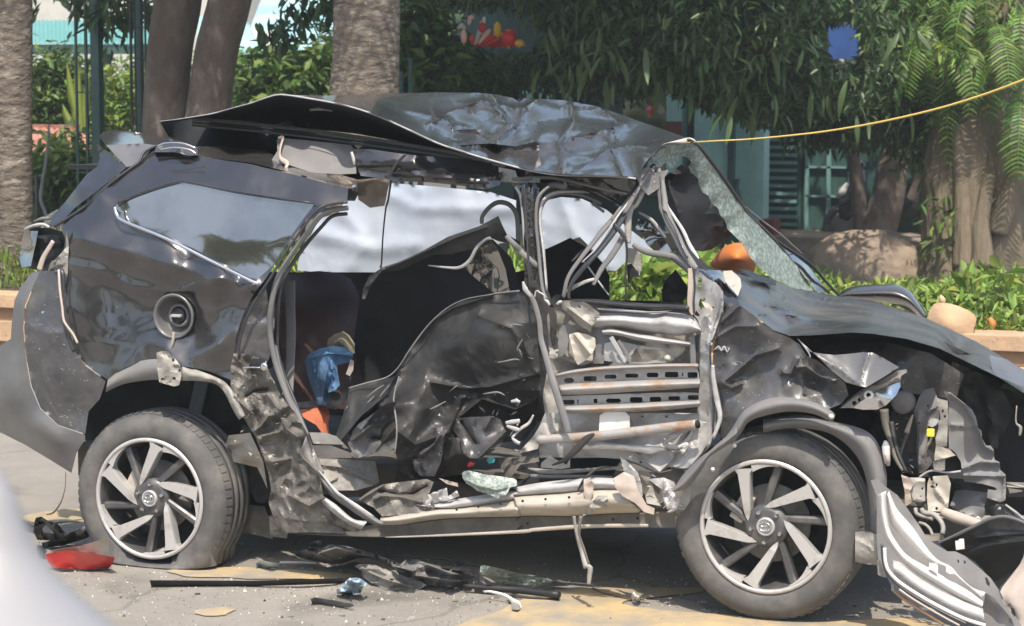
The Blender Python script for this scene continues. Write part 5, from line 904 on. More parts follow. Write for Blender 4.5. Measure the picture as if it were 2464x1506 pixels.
tag(o, 'rounded orange object behind the hanging windscreen, above the dashboard', 'helmet')
gl = P_('glass_sheet', 'Z4:1232,930,.0 1260,912,.0 1300,904,.0 1400,925,.0 1500,950,.0 1640,965,.0 1785,990,.0 1808,1010,.0 1812,1060,-.02 1790,1070,-.02 1740,1080,-.03 1715,1130,-.05 1690,1165,-.06 1640,1165,-.06 1615,1195,-.06 1585,1185,-.06 1530,1160,-.05 1400,1120,-.04 1330,1070,-.03 1280,1040,-.02 1240,980,-.0', M['cube'], None, step=6, cr=.014, s=7, th=.012, ridges=[('Z4:1290,1010 1400,1060 1600,1110 1700,1080', .03, 5)])
tag(gl, 'crazed greenish sheet of window glass lying on the pale door sill', 'glass sheet')

# ================================================================== debris on the road
o = P_('trim_strip', '360,1396,.035 380,1396,.035 600,1397,.03 820,1391,.03 840,1398,.0 815,1404,.0 600,1411,.0 364,1411,.0', M['black'], None, step=14, th=.01, plane=gz, cr=.002)
tag(o, 'long straight black rubber strip lying on the road behind the rear wheel', 'trim strip')
tl = thing('tail_lamp', 'broken red tail lamp lying on the road beside the flat rear tyre', 'tail lamp', tuple(atz(190, 1372, 0)))
P_('lens', '02:312,1012,.075 340,1000,.08 400,985,.09 480,975,.1 560,985,.1 680,1005,.09 800,1027,.08 795,1050,.06 770,1095,.012 740,1108,.006 560,1115,.006 400,1112,.006 365,1098,.012 335,1060,.04', M['red'], tl, step=7, plane=gz, th=.02, cr=.003)
P_('backing', '02:370,1100,.012 560,1108,.01 760,1100,.012 755,1120,.0 600,1126,.0 400,1126,.0 375,1115,.0', M['black'], tl, step=9, plane=gz, th=.01)
P_('reflector', '02:315,1005,.07 330,985,.08 440,960,.1 560,945,.12 700,905,.16 752,885,.18 758,920,.15 757,1015,.085 680,1005,.085 560,985,.09 480,975,.09 400,985,.08', M['cream'], tl, step=7, plane=gz, th=.01, cr=.004, s=8)
bk = thing('lamp_bracket', 'bent black plastic bracket lying on the road behind the red tail lamp', 'bracket', tuple(atz(130, 1315, 0)))
P_('bracket_plate', '02:232,850,.1 240,780,.18 250,750,.2 290,742,.2 330,770,.18 400,790,.15 440,840,.1 470,860,.08 560,830,.08 590,808,.1 625,880,.03 600,895,.02 440,945,.0 300,960,.0 290,925,.02 350,910,.04 260,905,.03', M['black'], bk, step=6, plane=gz, cr=.015, s=10, holes=['02:295,825 320,800 350,830 375,860 300,850'], ridges=[('02:300,760 400,840 430,880', .03, 5)])
P_('bracket_bulb', '02:375,900 440,875 470,880 465,905 380,912', M['white'], bk, .05, step=6, plane=gz, th=.015)
P_('bracket_side', '02:520,850,.09 590,808,.12 600,830,.12 560,880,.05 530,890,.03', M['grey'], bk, step=6, plane=gz)
ub = thing('crumpled_undertray', 'large crumpled black plastic undertray lying on the road below the torn doors', 'undertray', tuple(atz(1000, 1400, 0)))
P_('tray_sheet', '12:270,1010,.03 300,985,.06 370,965,.12 380,920,.14 460,905,.15 455,930,.12 425,985,.1 440,965,.13 520,935,.15 640,950,.14 760,985,.11 870,1020,.1 960,1050,.1 1010,1075,.1 1050,1035,.11 1120,1040,.11 1200,1070,.09 1300,1080,.08 1360,1110,.08 1500,1115,.06 1560,1150,.05 1640,1200,.03 1700,1230,.02 1560,1235,.0 1450,1225,.0 1300,1240,.0 1190,1220,.0 1080,1150,.03 1000,1110,.05 940,1100,.03 880,1060,.04 800,1030,.04 700,1035,.03 600,1070,.02 480,1070,.02 400,1050,.01 290,1025,.01', M['grey'], ub, step=6, plane=gz, cr=.018, s=7,
   ridges=[('12:440,1000 560,960 760,1010 880,1040 960,1090 1100,1120', .04, 6), ('12:1200,1080 1360,1140 1500,1150', .03, 5), ('12:1100,1150 1300,1180 1420,1190', .025, 4)])
P_('tray_flap', '12:685,1090,.05 720,1075,.06 820,1075,.07 880,1100,.06 960,1125,.05 1050,1165,.04 1150,1195,.03 1190,1220,.03 1140,1250,.01 1060,1275,.0 960,1270,.0 880,1240,.0 800,1205,.01 740,1160,.01 735,1120,.03', M['galv2'], ub, step=6, plane=gz, cr=.012, s=7, holes=['12:930,1178 955,1175 960,1186 940,1190'], ridges=[('12:740,1110 900,1180 1080,1230', .02, 6)])
P_('tray_flap', '12:960,1095,.1 1085,1150,.07 1080,1170,.04 1000,1150,.05', M['black'], ub, step=6, plane=gz, cr=.01)
tube('tray_rail', '12:900,1010,.12 1200,1025,.12 1420,1055,.11 1560,1090,.1 1700,1120,.08', 6, M['black'], ub, plane=gz)
for a, b in (((1290, 1080), (1355, 1108)), ((1365, 1095), (1500, 1120)), ((1400, 1070), (1450, 1095)), ((1520, 1100), (1580, 1130))):
    P_('tray_clip', f'12:{a[0]},{a[1]} {b[0]},{a[1]+6} {b[0]},{b[1]} {a[0]},{b[1]-4}', M['black'], ub, .1, step=8, plane=gz, th=.02)
tube('sheet_scrap', '02:1640,930,.02 1700,932,.02', 5, M['beige'], ub, plane=gz)
o = P_('glass_sheet', '12:1565,1085,.12 1590,1080,.13 1700,1105,.12 1841,1140,.1 22:200,1170,.06 330,1200,.03 400,1225,.01 200,1235,.01 40,1245,.01 12:1800,1225,.02 1740,1230,.01 1690,1215,.02 1640,1180,.05 1575,1150,.08 1560,1130,.1', M['cube'], None, step=7, plane=gz, cr=.012, s=7)
tag(o, 'sagging greenish sheet of crazed glass lying on the shaded road under the sill', 'glass sheet')
o = tube('trim_tube', '12:1450,1225,.03 1700,1245,.03 1841,1255,.03 22:330,1290,.03', [10, 16, 18, 18], M['black'], None, plane=gz); tag(o, 'thick black plastic tube on the road in front of the lower glass sheet', 'tube')
o = tube('thin_rod', '22:0,1300,.01 160,1310,.01 330,1318,.01', [6, 5, 5], M['black'], None, plane=gz); tag(o, 'thin dark rod on the road just below the thick black tube', 'rod')
o = tube('hooked_trim', '12:1590,1270,.03 1640,1265,.04 1740,1295,.03 1800,1330,.02 1841,1345,.02 22:70,1380,.01', [4, 7, 11, 16, 12, 5], M['white'], None, plane=gz, flat=.4, jit=.006); tag(o, 'curved white hooked trim piece on the yellow road paint', 'trim piece')
o = P_('metal_scrap', '12:1740,1300 1790,1320 1841,1360 22:60,1385 40,1395 0,1390 12:1780,1340', M['galv2'], None, .01, step=6, plane=gz, cr=.01); tag(o, 'small grey metal scrap beside the hooked white trim', 'scrap')
o = P_('plastic_strip', '12:380,1318,.03 410,1305,.035 560,1330,.03 670,1350,.03 685,1365,.02 650,1378,.005 500,1362,.0 390,1345,.0', M['grey'], None, step=8, plane=gz, cr=.004, th=.01); tag(o, 'short dark grey plastic strip alone on the open road in front', 'trim strip')
o = P_('crushed_bottle', '12:560,1250,.03 600,1238,.05 620,1200,.08 650,1172,.1 700,1168,.1 740,1180,.09 775,1210,.06 740,1250,.04 730,1275,.01 650,1285,.0 565,1282,.0', M['bluep'], None, step=5, plane=gz, cr=.02, s=14, th=.01); tag(o, 'crushed clear blue plastic bottle on the road below the undertray', 'bottle')
o = P_('plastic_packet', '02:1780,1070,.03 1820,1045,.05 12:60,1055,.05 165,1070,.03 160,1100,.0 90,1105,.0 0,1095,.0 02:1790,1085,.0', M['bluep'], None, step=6, plane=gz, cr=.008, s=14, th=.01); tag(o, 'small pale blue packet on the road behind the rear wheel, near the undertray', 'packet')
o = tube('thin_bar', '12:165,1062,.03 300,1062,.03 430,1068,.03', 7, M['galv'], None, plane=gz); tag(o, 'thin pale bar on the road between the blue packet and the undertray', 'bar')
o = P_('white_shard', '22:830,1290,.02 850,1265,.06 870,1290,.05 905,1300,.03 890,1335,.0 840,1335,.0', M['white'], None, step=5, plane=gz, cr=.015, s=20); tag(o, 'small white jagged shard on the yellow paint near the front wheel', 'shard')
o = tube('loose_wire', '22:560,1240,.01 620,1270,.012 700,1290,.01 830,1320,.01', 3, M['wire'], None, plane=gz); tag(o, 'thin brown wire on the yellow paint leading to the white shard', 'wire')
o = tube('loose_wire', '158,1135,-.0 157,1170,-.02 148,1205,-.04 130,1232,-.05 112,1238,-.06', [2, 2, 3, 5, 3], M['wire'], None); tag(o, 'thin brown wire dangling below the rear bumper to the road', 'wire')
for i_, (s_, lb, m_) in enumerate((('32:580,1430 640,1424 690,1426 640,1436', 'long pale sliver lying in the shade under the front wheel', 'white'), ('32:685,1410 720,1404 735,1410 700,1415', 'tiny pale sliver just above the long one in the front wheel shade', 'white'), ('32:640,1355 680,1355 705,1366 660,1362', 'grey sliver in the shade beside the front tyre', 'galv2'))):
    o = P_('shard', s_, M[m_], None, .006, step=8, plane=gz, th=.004); tag(o, lb, 'shard')
# crumbs of glass and grit
V = []; Fc = []
gr = random.Random(3)
for _ in range(5200):
    if gr.random() < .55: x, y = gr.gauss(1.3, 1.6), gr.gauss(-.25, .5)
    else: x, y = gr.uniform(-2.5, 6), gr.uniform(-2.2, .6)
    r = gr.uniform(.0015, .0055)*(1.7 if gr.random() < .06 else 1); b = len(V); a = gr.uniform(0, 6)
    for k in range(3): V.append(Vector((x+r*math.cos(a+k*2.1), y+r*math.sin(a+k*2.1), .001)))
    V.append(Vector((x+gr.uniform(-r, r)*.5, y+gr.uniform(-r, r)*.5, r*1.3)))
    Fc += [(b, b+1, b+3), (b+1, b+2, b+3), (b+2, b, b+3)]
for _ in range(70):
    x, y = gr.gauss(1.2, 1.2), gr.gauss(-.12, .28); r = gr.uniform(.004, .014); b = len(V); a = gr.uniform(0, 6); n_ = gr.randint(4, 6); h_ = gr.uniform(.002, .008)
    rr2 = [r*gr.uniform(.35, 1) for _ in range(n_)]
    for zz in (0.0005, 1): 
        for k in range(n_):
            t_ = a+k*6.283/n_; V.append(Vector((x+rr2[k]*math.cos(t_)*1.5, y+rr2[k]*math.sin(t_), zz*.0005 if zz < 1 else h_+rr2[k]*.25*math.cos(t_))))
    Fc += [tuple(b+n_+k for k in range(n_))]+[(b+k, b+(k+1) % n_, b+n_+(k+1) % n_, b+n_+k) for k in range(n_)]
M['crumb'] = mat('grit_and_glass', (.3, .29, .27), .4, island=(.15, 1.9))
link('grit_and_glass_crumbs', mesh('grit_and_glass_crumbs', V, Fc, False), M['crumb'], None, 'stuff')

# ================================================================== planter wall, hedge and garden
XL, XR = -22., 20.
kw = thing('planter_wall', 'long low planter wall with tan and brown painted courses running behind the car', 'planter wall', (0, YP, 0))
M['tan2'] = mat('weathered_tan', (.52, .345, .21), .85, col2=(.33, .24, .165), nscale=3.5, bump=.5, bscale=30, bdist=.01, lo=.42, hi=.72, detail=9, speck=((.2, .17, .14), 14, .68))
for nm, zc, yc, dy, dz, mm in (('coping_block', .455, .14, .30, .10, 'tan2'), ('recess_block', .355, .17, .26, .098, 'tand'), ('middle_block', .228, .15, .28, .154, 'tan2'), ('base_block', .075, .17, .26, .149, 'tand')):
    src = None; k = 0; x = -11.0
    while x < 7.5:
        L_ = .99
        if src is None:
            src = box(nm, (0, 0, 0), (L_-.008, dy, dz), M[mm], kw, bev=.007); o = src
        else: o = src.copy(); sc.collection.objects.link(o)
        o.location = (x+L_/2, YP+yc+random.uniform(-.004, .004), zc); x += L_
o = P_('kerb_block', '2227,776 2236,748 2247,731 2262,728 2284,730 2306,736 2328,746 2345,757 2350,768 2344,790 2338,822 2228,822', M['tan2'], None, YP+.02, step=9, th=.24, cr=.004, s=6, ctrl=f'2285,775,{YP-.05}', curve=False)
tag(o, 'single tan hat-shaped block standing on the planter wall behind the bonnet', 'concrete block')
sheet('planter_soil', [(XL, YP+.28), (XR, YP+.28), (XR, YP+3.2), (XL, YP+3.2)], M['soil'], .44)
sheet('yard', [(-60, YP+3.1), (60, YP+3.1), (60, 90), (-60, 90)], M['yard'], .012)
def foliage_mat(name, c, c2, isl=(.45, 1.6), tl=.35, rough=.5):
    m = mat(name, c, rough, col2=c2, nscale=1.3, lo=.3, hi=.7, island=isl)
    n = m.node_tree.nodes; L = m.node_tree.links; b = n['Principled BSDF']
    t = n.new('ShaderNodeBsdfTranslucent'); mx = n.new('ShaderNodeMixShader'); mx.inputs[0].default_value = tl
    src = b.inputs['Base Color'].links[0].from_socket; L.new(src, t.inputs[0])
    L.new(b.outputs[0], mx.inputs[1]); L.new(t.outputs[0], mx.inputs[2]); L.new(mx.outputs[0], n['Material Output'].inputs[0]); return m
M['leaf_hedge'] = foliage_mat('hedge_leaf', (.16, .26, .045), (.26, .33, .07), (.5, 1.5))
M['leaf_dark'] = foliage_mat('mango_leaf', (.045, .09, .035), (.08, .13, .045), (.35, 1.9), .3, .4)
M['leaf_mid'] = foliage_mat('garden_leaf', (.07, .13, .03), (.12, .19, .04), (.4, 1.7))
M['leaf_fern'] = foliage_mat('fern_leaf', (.07, .15, .03), (.15, .23, .045), (.35, 1.7))
M['bark'] = mat('tree_bark', (.085, .063, .05), .9, col2=(.16, .13, .11), nscale=4, lo=.42, hi=.7, bump=1, bscale=9, bdist=.05, stretch=(1, 1, .6), detail=8)
M['palmbark'] = mat('ringed_palm_bark', (.13, .105, .085), .9, col2=(.30, .26, .22), nscale=7, lo=.5, hi=.7, bump=1, bscale=10, bdist=.05, stretch=(.8, .8, 1.7), detail=10, speck=((.4, .36, .32), 16, .66))
M['rootbark'] = mat('pale_fluted_bark', (.21, .165, .12), .9, col2=(.13, .115, .07), nscale=3, lo=.4, hi=.65, bump=.9, bscale=8, bdist=.04, stretch=(2, 2, .5), detail=8)
def leafmesh(name, C, L, Wd, m, parent, droop=.5, kind=None, seed=1, up=None, spread=1., label=None):
    """C: n x 3 leaf bases; L, Wd lengths; each leaf is a folded blade of 6 vertices"""
    r = np.random.default_rng(seed); n = len(C)
    if n == 0: return None
    az = r.uniform(0, 2*np.pi, n); el = r.normal(-droop, .55*spread, n)
    d = np.stack([np.cos(az)*np.cos(el), np.sin(az)*np.cos(el), np.sin(el)], 1)
    s = np.cross(d, r.normal(0, 1, (n, 3))*.45+[0, 0, 1.]); s /= np.linalg.norm(s, axis=1)[:, None]+1e-9
    nn = np.cross(s, d)
    l = L*r.uniform(.55, 1.25, n)[:, None]; w_ = Wd*r.uniform(.7, 1.2, n)[:, None]
    V = np.empty((n, 6, 3)); V[:, 0] = C; V[:, 1] = C+d*l*.35+s*w_*.5+nn*w_*.12; V[:, 2] = C+d*l*.72+s*w_*.36-nn*l*.03+nn*w_*.08
    V[:, 3] = C+d*l-nn*l*.12; V[:, 4] = C+d*l*.72-s*w_*.36-nn*l*.03+nn*w_*.08; V[:, 5] = C+d*l*.35-s*w_*.5+nn*w_*.12
    base = np.arange(n)[:, None]*6
    F4 = np.concatenate([base+np.array([[0, 1, 2, 3]]), base+np.array([[0, 3, 4, 5]])], 0)
    me = bpy.data.meshes.new(name); me.vertices.add(n*6); me.vertices.foreach_set('co', V.reshape(-1))
    me.loops.add(F4.size); me.loops.foreach_set('vertex_index', F4.reshape(-1).astype(np.int32))
    me.polygons.add(len(F4)); me.polygons.foreach_set('loop_start', np.arange(0, F4.size, 4, dtype=np.int32)); me.polygons.foreach_set('loop_total', np.full(len(F4), 4, np.int32))
    me.update(); me.validate()
    return link(name, me, m, parent, kind, label)
cv = np.array
def projN(C):
    d = C-np.array(CAM); z = d@np.array(VW); return W0/2+F*(d@np.array(RT))/z, H0/2-F*(d@np.array(UP))/z
def blobs(r, boxes, n_cl, per, sig):
    """clusters: boxes = list of (cx,cy,cz,rx,ry,rz,weight)"""
    wts = np.array([b[6] for b in boxes], float); wts /= wts.sum(); C = []
    for b, wt in zip(boxes, wts):
        k = max(1, int(n_cl*wt)); u = r.normal(0, 1, (k, 3)); u /= np.linalg.norm(u, axis=1)[:, None]; u *= r.uniform(.25, 1, (k, 1))**.5
        ctr = np.array(b[:3])+u*np.array(b[3:6]); pp = np.repeat(ctr, per, 0)+r.normal(0, sig, (k*per, 3)); C.append(pp)
    return np.concatenate(C)
def trunk(name, s, wpx, m, parent, Y, fl=.06, k=8, n=20, q='D', top=None, rings_=0):
    P = catmull([np.array(p) for p in pts(s, Y, q)], k); path = [at(p[0], p[1], p[2]) for p in P]
    if top: 
        e = path[0]; path = [e+(Vector(top)-e)*t for t in (1, .66, .33)]+path
    ws = wpx
    def prof(i):
        t = i/max(1, len(path)-1)*(len(ws)-1); a = int(min(t, len(ws)-2)); ww = ws[a]+(ws[a+1]-ws[a])*(t-a)
        sc_ = (path[i]-CAM).length/F*.5*ww; p = path[i]
        o = []
        for j in range(n):
            an = 2*math.pi*j/n; nz = noise.noise(Vector((math.cos(an)*1.3, math.sin(an)*1.3, p.z*1.1))+Vector((p.x, 0, 0)))
            r = sc_*(1+fl*2*nz+(rings_*(1 if i % 2 else -1)))
            o.append((math.cos(an)*r, math.sin(an)*r))
        return o
    return rings(name, path, prof, m, parent)
GAP = [((2028, 100), 54, 62), ((1990, 85), 26, 44), ((2150, 70), 12, 20), ((2185, 90), 9, 16), ((2240, 60), 8, 22), ((2170, 40), 7, 12), ((1185, 72), 135, 62)]
def prune(C, gaps=True, regions=()):
    x, y = projN(C); k = np.ones(len(C), bool)
    for (cx, cy), rx, ry in list(GAP if gaps else [])+list(regions): k &= np.abs((x-cx)/rx)**3+np.abs((y-cy)/ry)**3 > 1
    return C[k]
# hedge in the planter
r_ = np.random.default_rng(11)
n_ = 20000; X_ = r_.uniform(-1.2, 5.5, n_); Y__ = YP+.28+r_.uniform(0, 1, n_)**1.3*2.6
hh = .11+.03*np.sin(X_*4.1)+.03*np.sin(X_*9.3+1)+.02*np.sin(Y__*6)+.16*(X_ < .3)+.08*(X_ > 1.9)
Z_ = .44+r_.uniform(0, 1, n_)**.5*hh*np.clip((Y__-YP-.2)/.5, .25, 1)
leafmesh('hedge_leaves', np.stack([X_, Y__, Z_], 1), .10, .04, M['leaf_hedge'], None, -.5, 'stuff', 12)
n_ = 5000; X_ = r_.uniform(-8, -1.2, n_); Y__ = YP+.3+r_.uniform(0, 1, n_)*2.6; Z_ = .44+r_.uniform(0, 1, n_)*.25
leafmesh('planter_grass', np.stack([X_, Y__, Z_], 1), .2, .02, M['leaf_hedge'], None, -1.0, 'stuff', 13)
def sprig(px, py, h, lb, mm='leaf_hedge', nl=14, sz=.13, seed=1, Yo=.9):
    b = at(px, py, YP+Yo); t = thing('leafy_plant', lb, 'plant', (b.x, b.y, .44), 'tall sprigs in the hedge')
    top = .44+h; r = random.Random(seed)
    path = [Vector((b.x+.03*math.sin(k), b.y, .44+(b.z-.44)*k/5)) for k in range(6)]
    rings('stem', path, lambda i: [(math.cos(2*math.pi*j/6)*.008, math.sin(2*math.pi*j/6)*.008) for j in range(6)], M['leaf_mid'], t)
    C = np.array([[path[-1].x+r.uniform(-.05, .05), path[-1].y+r.uniform(-.05, .05), path[-1].z-r.uniform(0, .28)] for _ in range(nl)])
    leafmesh('foliage', C, sz*1.5, sz*.55, M[mm], t, -.3, None, seed)
sprig(2345, 655, .8, 'tall bright green sprig rising from the hedge left of the fern tree base', seed=3, nl=16)
sprig(2425, 640, .8, 'tall bright green sprig at the right edge in front of the fern tree', seed=4, nl=16)
sprig(2335, 640, .8, 'small top tuft just behind the tall sprig of the hedge', seed=5, nl=8, sz=.09, Yo=1.3)
sprig(1690, 590, .9, 'leafy branch seen through the open windscreen frame', seed=6, nl=14, sz=.15, Yo=.4)
sprig(1560, 640, .8, 'broad leafed green plant seen through the front door window', seed=8, nl=22, sz=.2, Yo=.6)
sprig(1620, 650, .7, 'second broad leafed plant seen through the window, beside the black steering wheel', seed=9, nl=22, sz=.2, Yo=.8)
fl = thing('red_flower', 'single red flower bud hanging in the hedge at the right', 'flower', tuple(at(2385, 790, YP+.5)))
tube('petals', '2380,765 2388,780 2380,800 2378,815', [10, 20, 19, 6], M['orange2'], fl, YP+.35)
tube('flower_stem', '2380,765 2372,745 2378,720', 3, M['leaf_mid'], fl, YP+.36)
fl = thing('brown_seed_head', 'withered brown seed head standing in the hedge above the tan block', 'flower', tuple(at(2265, 740, YP+.5)))
tube('seeds', '2262,712 2268,722 2270,735', [8, 16, 8], M['tan'], fl, YP+.5)
tube('flower_stem', '2268,733 2270,755', 3, M['leaf_mid'], fl, YP+.5)

# ---- boulder
def boulder(name, c, sz, m, lb):
    import bmesh
    bm = bmesh.new(); bmesh.ops.create_icosphere(bm, subdivisions=5, radius=1)
    for v in bm.verts:
        p = v.co.copy(); q_ = Vector((abs(p.x)**.8*math.copysign(1, p.x), p.y, abs(p.z)**.88*math.copysign(1, p.z)))
        d = 1+.10*noise.noise(p*1.4+Vector((3, 1, 2)))+.05*noise.noise(p*4)+.02*noise.noise(p*11)
        v.co = Vector((q_.x*sz[0], q_.y*sz[1], q_.z*sz[2]*(1-.16*max(0, p.x-.1))))*d+Vector(c)
    me = bpy.data.meshes.new(name); bm.to_mesh(me); bm.free(); me.polygons.foreach_set('use_smooth', [True]*len(me.polygons))
    return tag(link(name, me, m, None), lb, 'boulder')
M['rock'] = mat('boulder_stone', (.34, .265, .205), .9, col2=(.21, .165, .13), nscale=2.5, bump=.9, bscale=9, bdist=.04, detail=9)
cb = atz(2085, 690, 0); sB = (cb-CAM).length/F
boulder('boulder', (cb.x, cb.y+.3, .12), (sB*150, .55, sB*108), M['rock'], 'large rounded grey brown boulder behind the hedge and bonnet')

# ---- trees: trunks
YT = YP+1.7
def crown(parent, boxes, n_cl, per, sig, L, Wd, m, seed, droop=.5, gaps=True, regions=(), nbig=0, cond=None):
    r = np.random.default_rng(seed); C = blobs(r, boxes, n_cl, per, sig); C = C[C[:, 2] > .5]; C = prune(C, gaps, regions)
    leafmesh('crown', C, L, Wd, m, parent, droop, 'stuff' if False else None, seed)
t1 = thing('palm_tree', 'thick pale ringed palm trunk at the left edge of the photo', 'palm tree', tuple(atz(20, 760, 0)))
trunk('trunk', '34,-60 34,100 34,300 36,500 36,640 38,760', [84, 86, 86, 84, 84, 92], M['palmbark'], t1, YP+1.2, .02, 8, 32, top=(at(34, -60, YP+1.2).x, YP+1.2, 6.5), rings_=.004)
t2 = thing('palm_tree', 'thick brown ringed palm trunk rising behind the middle of the car roof', 'palm tree', tuple(atz(880, 700, 0)))
trunk('trunk', '884,-60 882,60 880,160 876,240 872,400 870,800', [160, 158, 160, 168, 172, 180], M['palmbark'], t2, YP+1.6, .02, 8, 32, top=(at(884, -60, YP+1.6).x, YP+1.6, 6.5), rings_=.004)
def frond_mesh(n_lf=26, L=1.0, lf=.28, wd=.028, curl=1.0, seed=1, droop=1.):
    """pinnate frond: rachis along +X drooping in Z"""
    r = random.Random(seed); V = []; Fc = []
    def P(t): return Vector((L*t*(1-.25*curl*t), 0, -L*.75*curl*t*t+.12*L*t))
    for k in range(n_lf):
        t = .06+.93*k/(n_lf-1); p = P(t); tn = (P(min(1, t+.02))-P(t-.02)).normalized()
        ll = lf*math.sin(math.pi*(.12+.8*t))**.7*r.uniform(.85, 1.1)
        for s in (-1, 1):
            sd2 = Vector((0, s, 0)); d = (sd2*.92+tn*.35+Vector((0, 0, -.25*droop))).normalized(); b = len(V)
            up_ = Vector((0, 0, 1)); 
            w1 = tn*wd*.5
            V += [p-w1*.6, p+d*ll*.4-w1+Vector((0, 0, .01)), p+d*ll*.8-w1*.7-Vector((0, 0, .12*ll*droop)), p+d*ll-Vector((0, 0, .28*ll*droop)), p+d*ll*.8+w1*.7-Vector((0, 0, .12*ll*droop)), p+d*ll*.4+w1+Vector((0, 0, .01)), p+w1*.6]
            Fc += [(b, b+1, b+5, b+6), (b+1, b+2, b+4, b+5), (b+2, b+3, b+4)]
    m0 = len(V); K = 10
    for k in range(K+1):
        p = P(k/K); rr = .011*(1-.8*k/K)
        V += [p+Vector((0, -rr, 0)), p+Vector((0, 0, rr)), p+Vector((0, rr, 0))]
    for k in range(K):
        for j in range(3):
            a = m0+k*3+j; b = m0+k*3+(j+1) % 3; Fc.append((a, b, b+3, a+3))
    return mesh('frond', V, Fc, False)
fm = [frond_mesh(19, 1.0, .23, .034, 1.0, 1, .6), frond_mesh(17, 1.0, .21, .036, 1.3, 2, .6), frond_mesh(21, 1.0, .25, .032, .7, 3, .6)]
for f_ in fm: f_.materials.append(M['leaf_fern'])
pf = frond_mesh(30, 2.4, .6, .05, .8, 4); pf.materials.append(M['leaf_mid'])
def put_frond(me, loc, rz, ry, s, parent, rx=0):
    o = link('frond', me, None, parent); o.location = loc; o.rotation_euler = (rx, ry, rz); o.scale = (s, s, s); return o
for t_, x0 in ((t1, at(34, -60, YP+1.2).x), (t2, at(884, -60, YP+1.6).x)):
    for k in range(13): put_frond(pf, Vector((x0, YP+1.4, 6.5)), k*2.4, -.5+.9*((k*7) % 5)/5, 1.1, t_)
# forked pair of dark trunks
t3 = thing('shade_tree', 'tall tree with two dark brown trunks forking low down behind the spoiler', 'tree', tuple(atz(450, 760, 0)))
trunk('trunk', '432,-60 426,20 412,100 402,200 398,300 404,420 420,760', [118, 110, 104, 104, 112, 130, 200], M['bark'], t3, YT+.2, .05, top=(at(432, -60, YT).x, YT, 5))
trunk('limb', '566,-60 548,20 524,110 510,200 500,280 478,420 450,700', [108, 104, 100, 100, 108, 110, 110], M['bark'], t3, YT, .05, top=(at(600, -60, YT).x+.3, YT, 5))
t4 = thing('mango_tree', 'dark spreading mango tree with pale branching trunk before the green house', 'tree', tuple(atz(2095, 612, 0)))
yb = atz(2100, 605, 0).y
trunk('trunk', '2210,230 2175,330 2150,400 2135,480 2110,560 2095,610', [60, 66, 78, 80, 92, 118], M['bark'], t4, yb, .06)
trunk('limb', '2010,240 2040,330 2060,420 2068,500 2072,560 2074,605', [24, 28, 34, 36, 38, 50], M['bark'], t4, yb-.1, .06)
trunk('limb', '2280,330 2230,400 2205,450 2190,480', [20, 24, 26, 22], M['bark'], t4, yb-.4, .06)
# mango crown: hangs down to about 1.8 m, deep shade inside
def wpt(px, py, Y): p = at(px, py, Y); return (p.x, p.y, p.z)
bx_ = []
for px, py, Yv, rx, ry, rz, wt in ((1350, 50, 13, 1.2, 1.5, .4, 1), (1480, 80, 13.5, 1.1, 1.5, .42, 1.2), (1640, 50, 12.5, 1.2, 1.8, .45, 1.2), (1660, 140, 13, .7, 1.2, .3, .8), (1830, 50, 12, 1.2, 1.8, .5, 1.4), (1880, 150, 12.5, .9, 1.2, .4, 1.2),
                                   (1760, 250, 13.5, .35, .6, .35, .4), (2020, 200, 16, .9, 1.3, .42, 1.2), (2130, 70, 16, 1.2, 1.3, .5, 1.1), (2180, 220, 15, .6, .8, .4, .8), (2040, 290, 16, .6, .8, .22, .5), (1270, 110, 15, .8, 1., .25, .5), (1420, 170, 15.5, 1.0, .8, .2, .5), (1100, 0, 14, .9, 1., .28, .4), (1200, 150, 15.5, .6, .6, .15, .3)):
    p = wpt(px, py, Yv); bx_.append((*p, rx, ry, rz, wt))
hi_ = []  # unseen upper crown, spread to shade the house, thinned above the boulder
for px in range(1150, 2100, 130):
    for Yv in (10.2, 11.6, 13.2, 15, 17): 
        if px > 1850 and Yv < 15: continue
        p = at(px, 0, Yv); hi_.append((p.x, Yv, 4.5, .9, .9, .5, 1))
C = blobs(np.random.default_rng(210), hi_, 480, 12, .3); C = C[C[:, 2] > 3.5]
leafmesh('crown', C, .5, .2, M['leaf_dark'], t4, .3, None, 210)
crown(t4, bx_, 1650, 26, .13, .15, .04, M['leaf_dark'], 21, .55, nbig=0, regions=[((1600, 285), 50, 70), ((1540, 330), 260, 80), ((1960, 470), 200, 110), ((1800, 400), 70, 110)])
for k, (px, py, Yv) in enumerate(((1445, 50, 11.6), (1470, 95, 11.6), (2105, 115, 13.5), (1960, 165, 13.6), (2255, 120, 12.2), (2320, 130, 12.2), (1290, 30, 12.5), (1560, 140, 11.9), (1900, 60, 11.5), (1740, 180, 11.8), (1370, 130, 12.5), (2120, 170, 13))):
    C = blobs(np.random.default_rng(400+k), [(*wpt(px, py, Yv), .12, .12, .14, 1)], 3, 9, .05)
    leafmesh('sun_tinted_twig', C, .16, .045, M['leaf_mid' if k % 2 else 'leaf_hedge'], t4, .7, None, 400+k)  # brighter leaf colours stand in for sunlight on these clumps
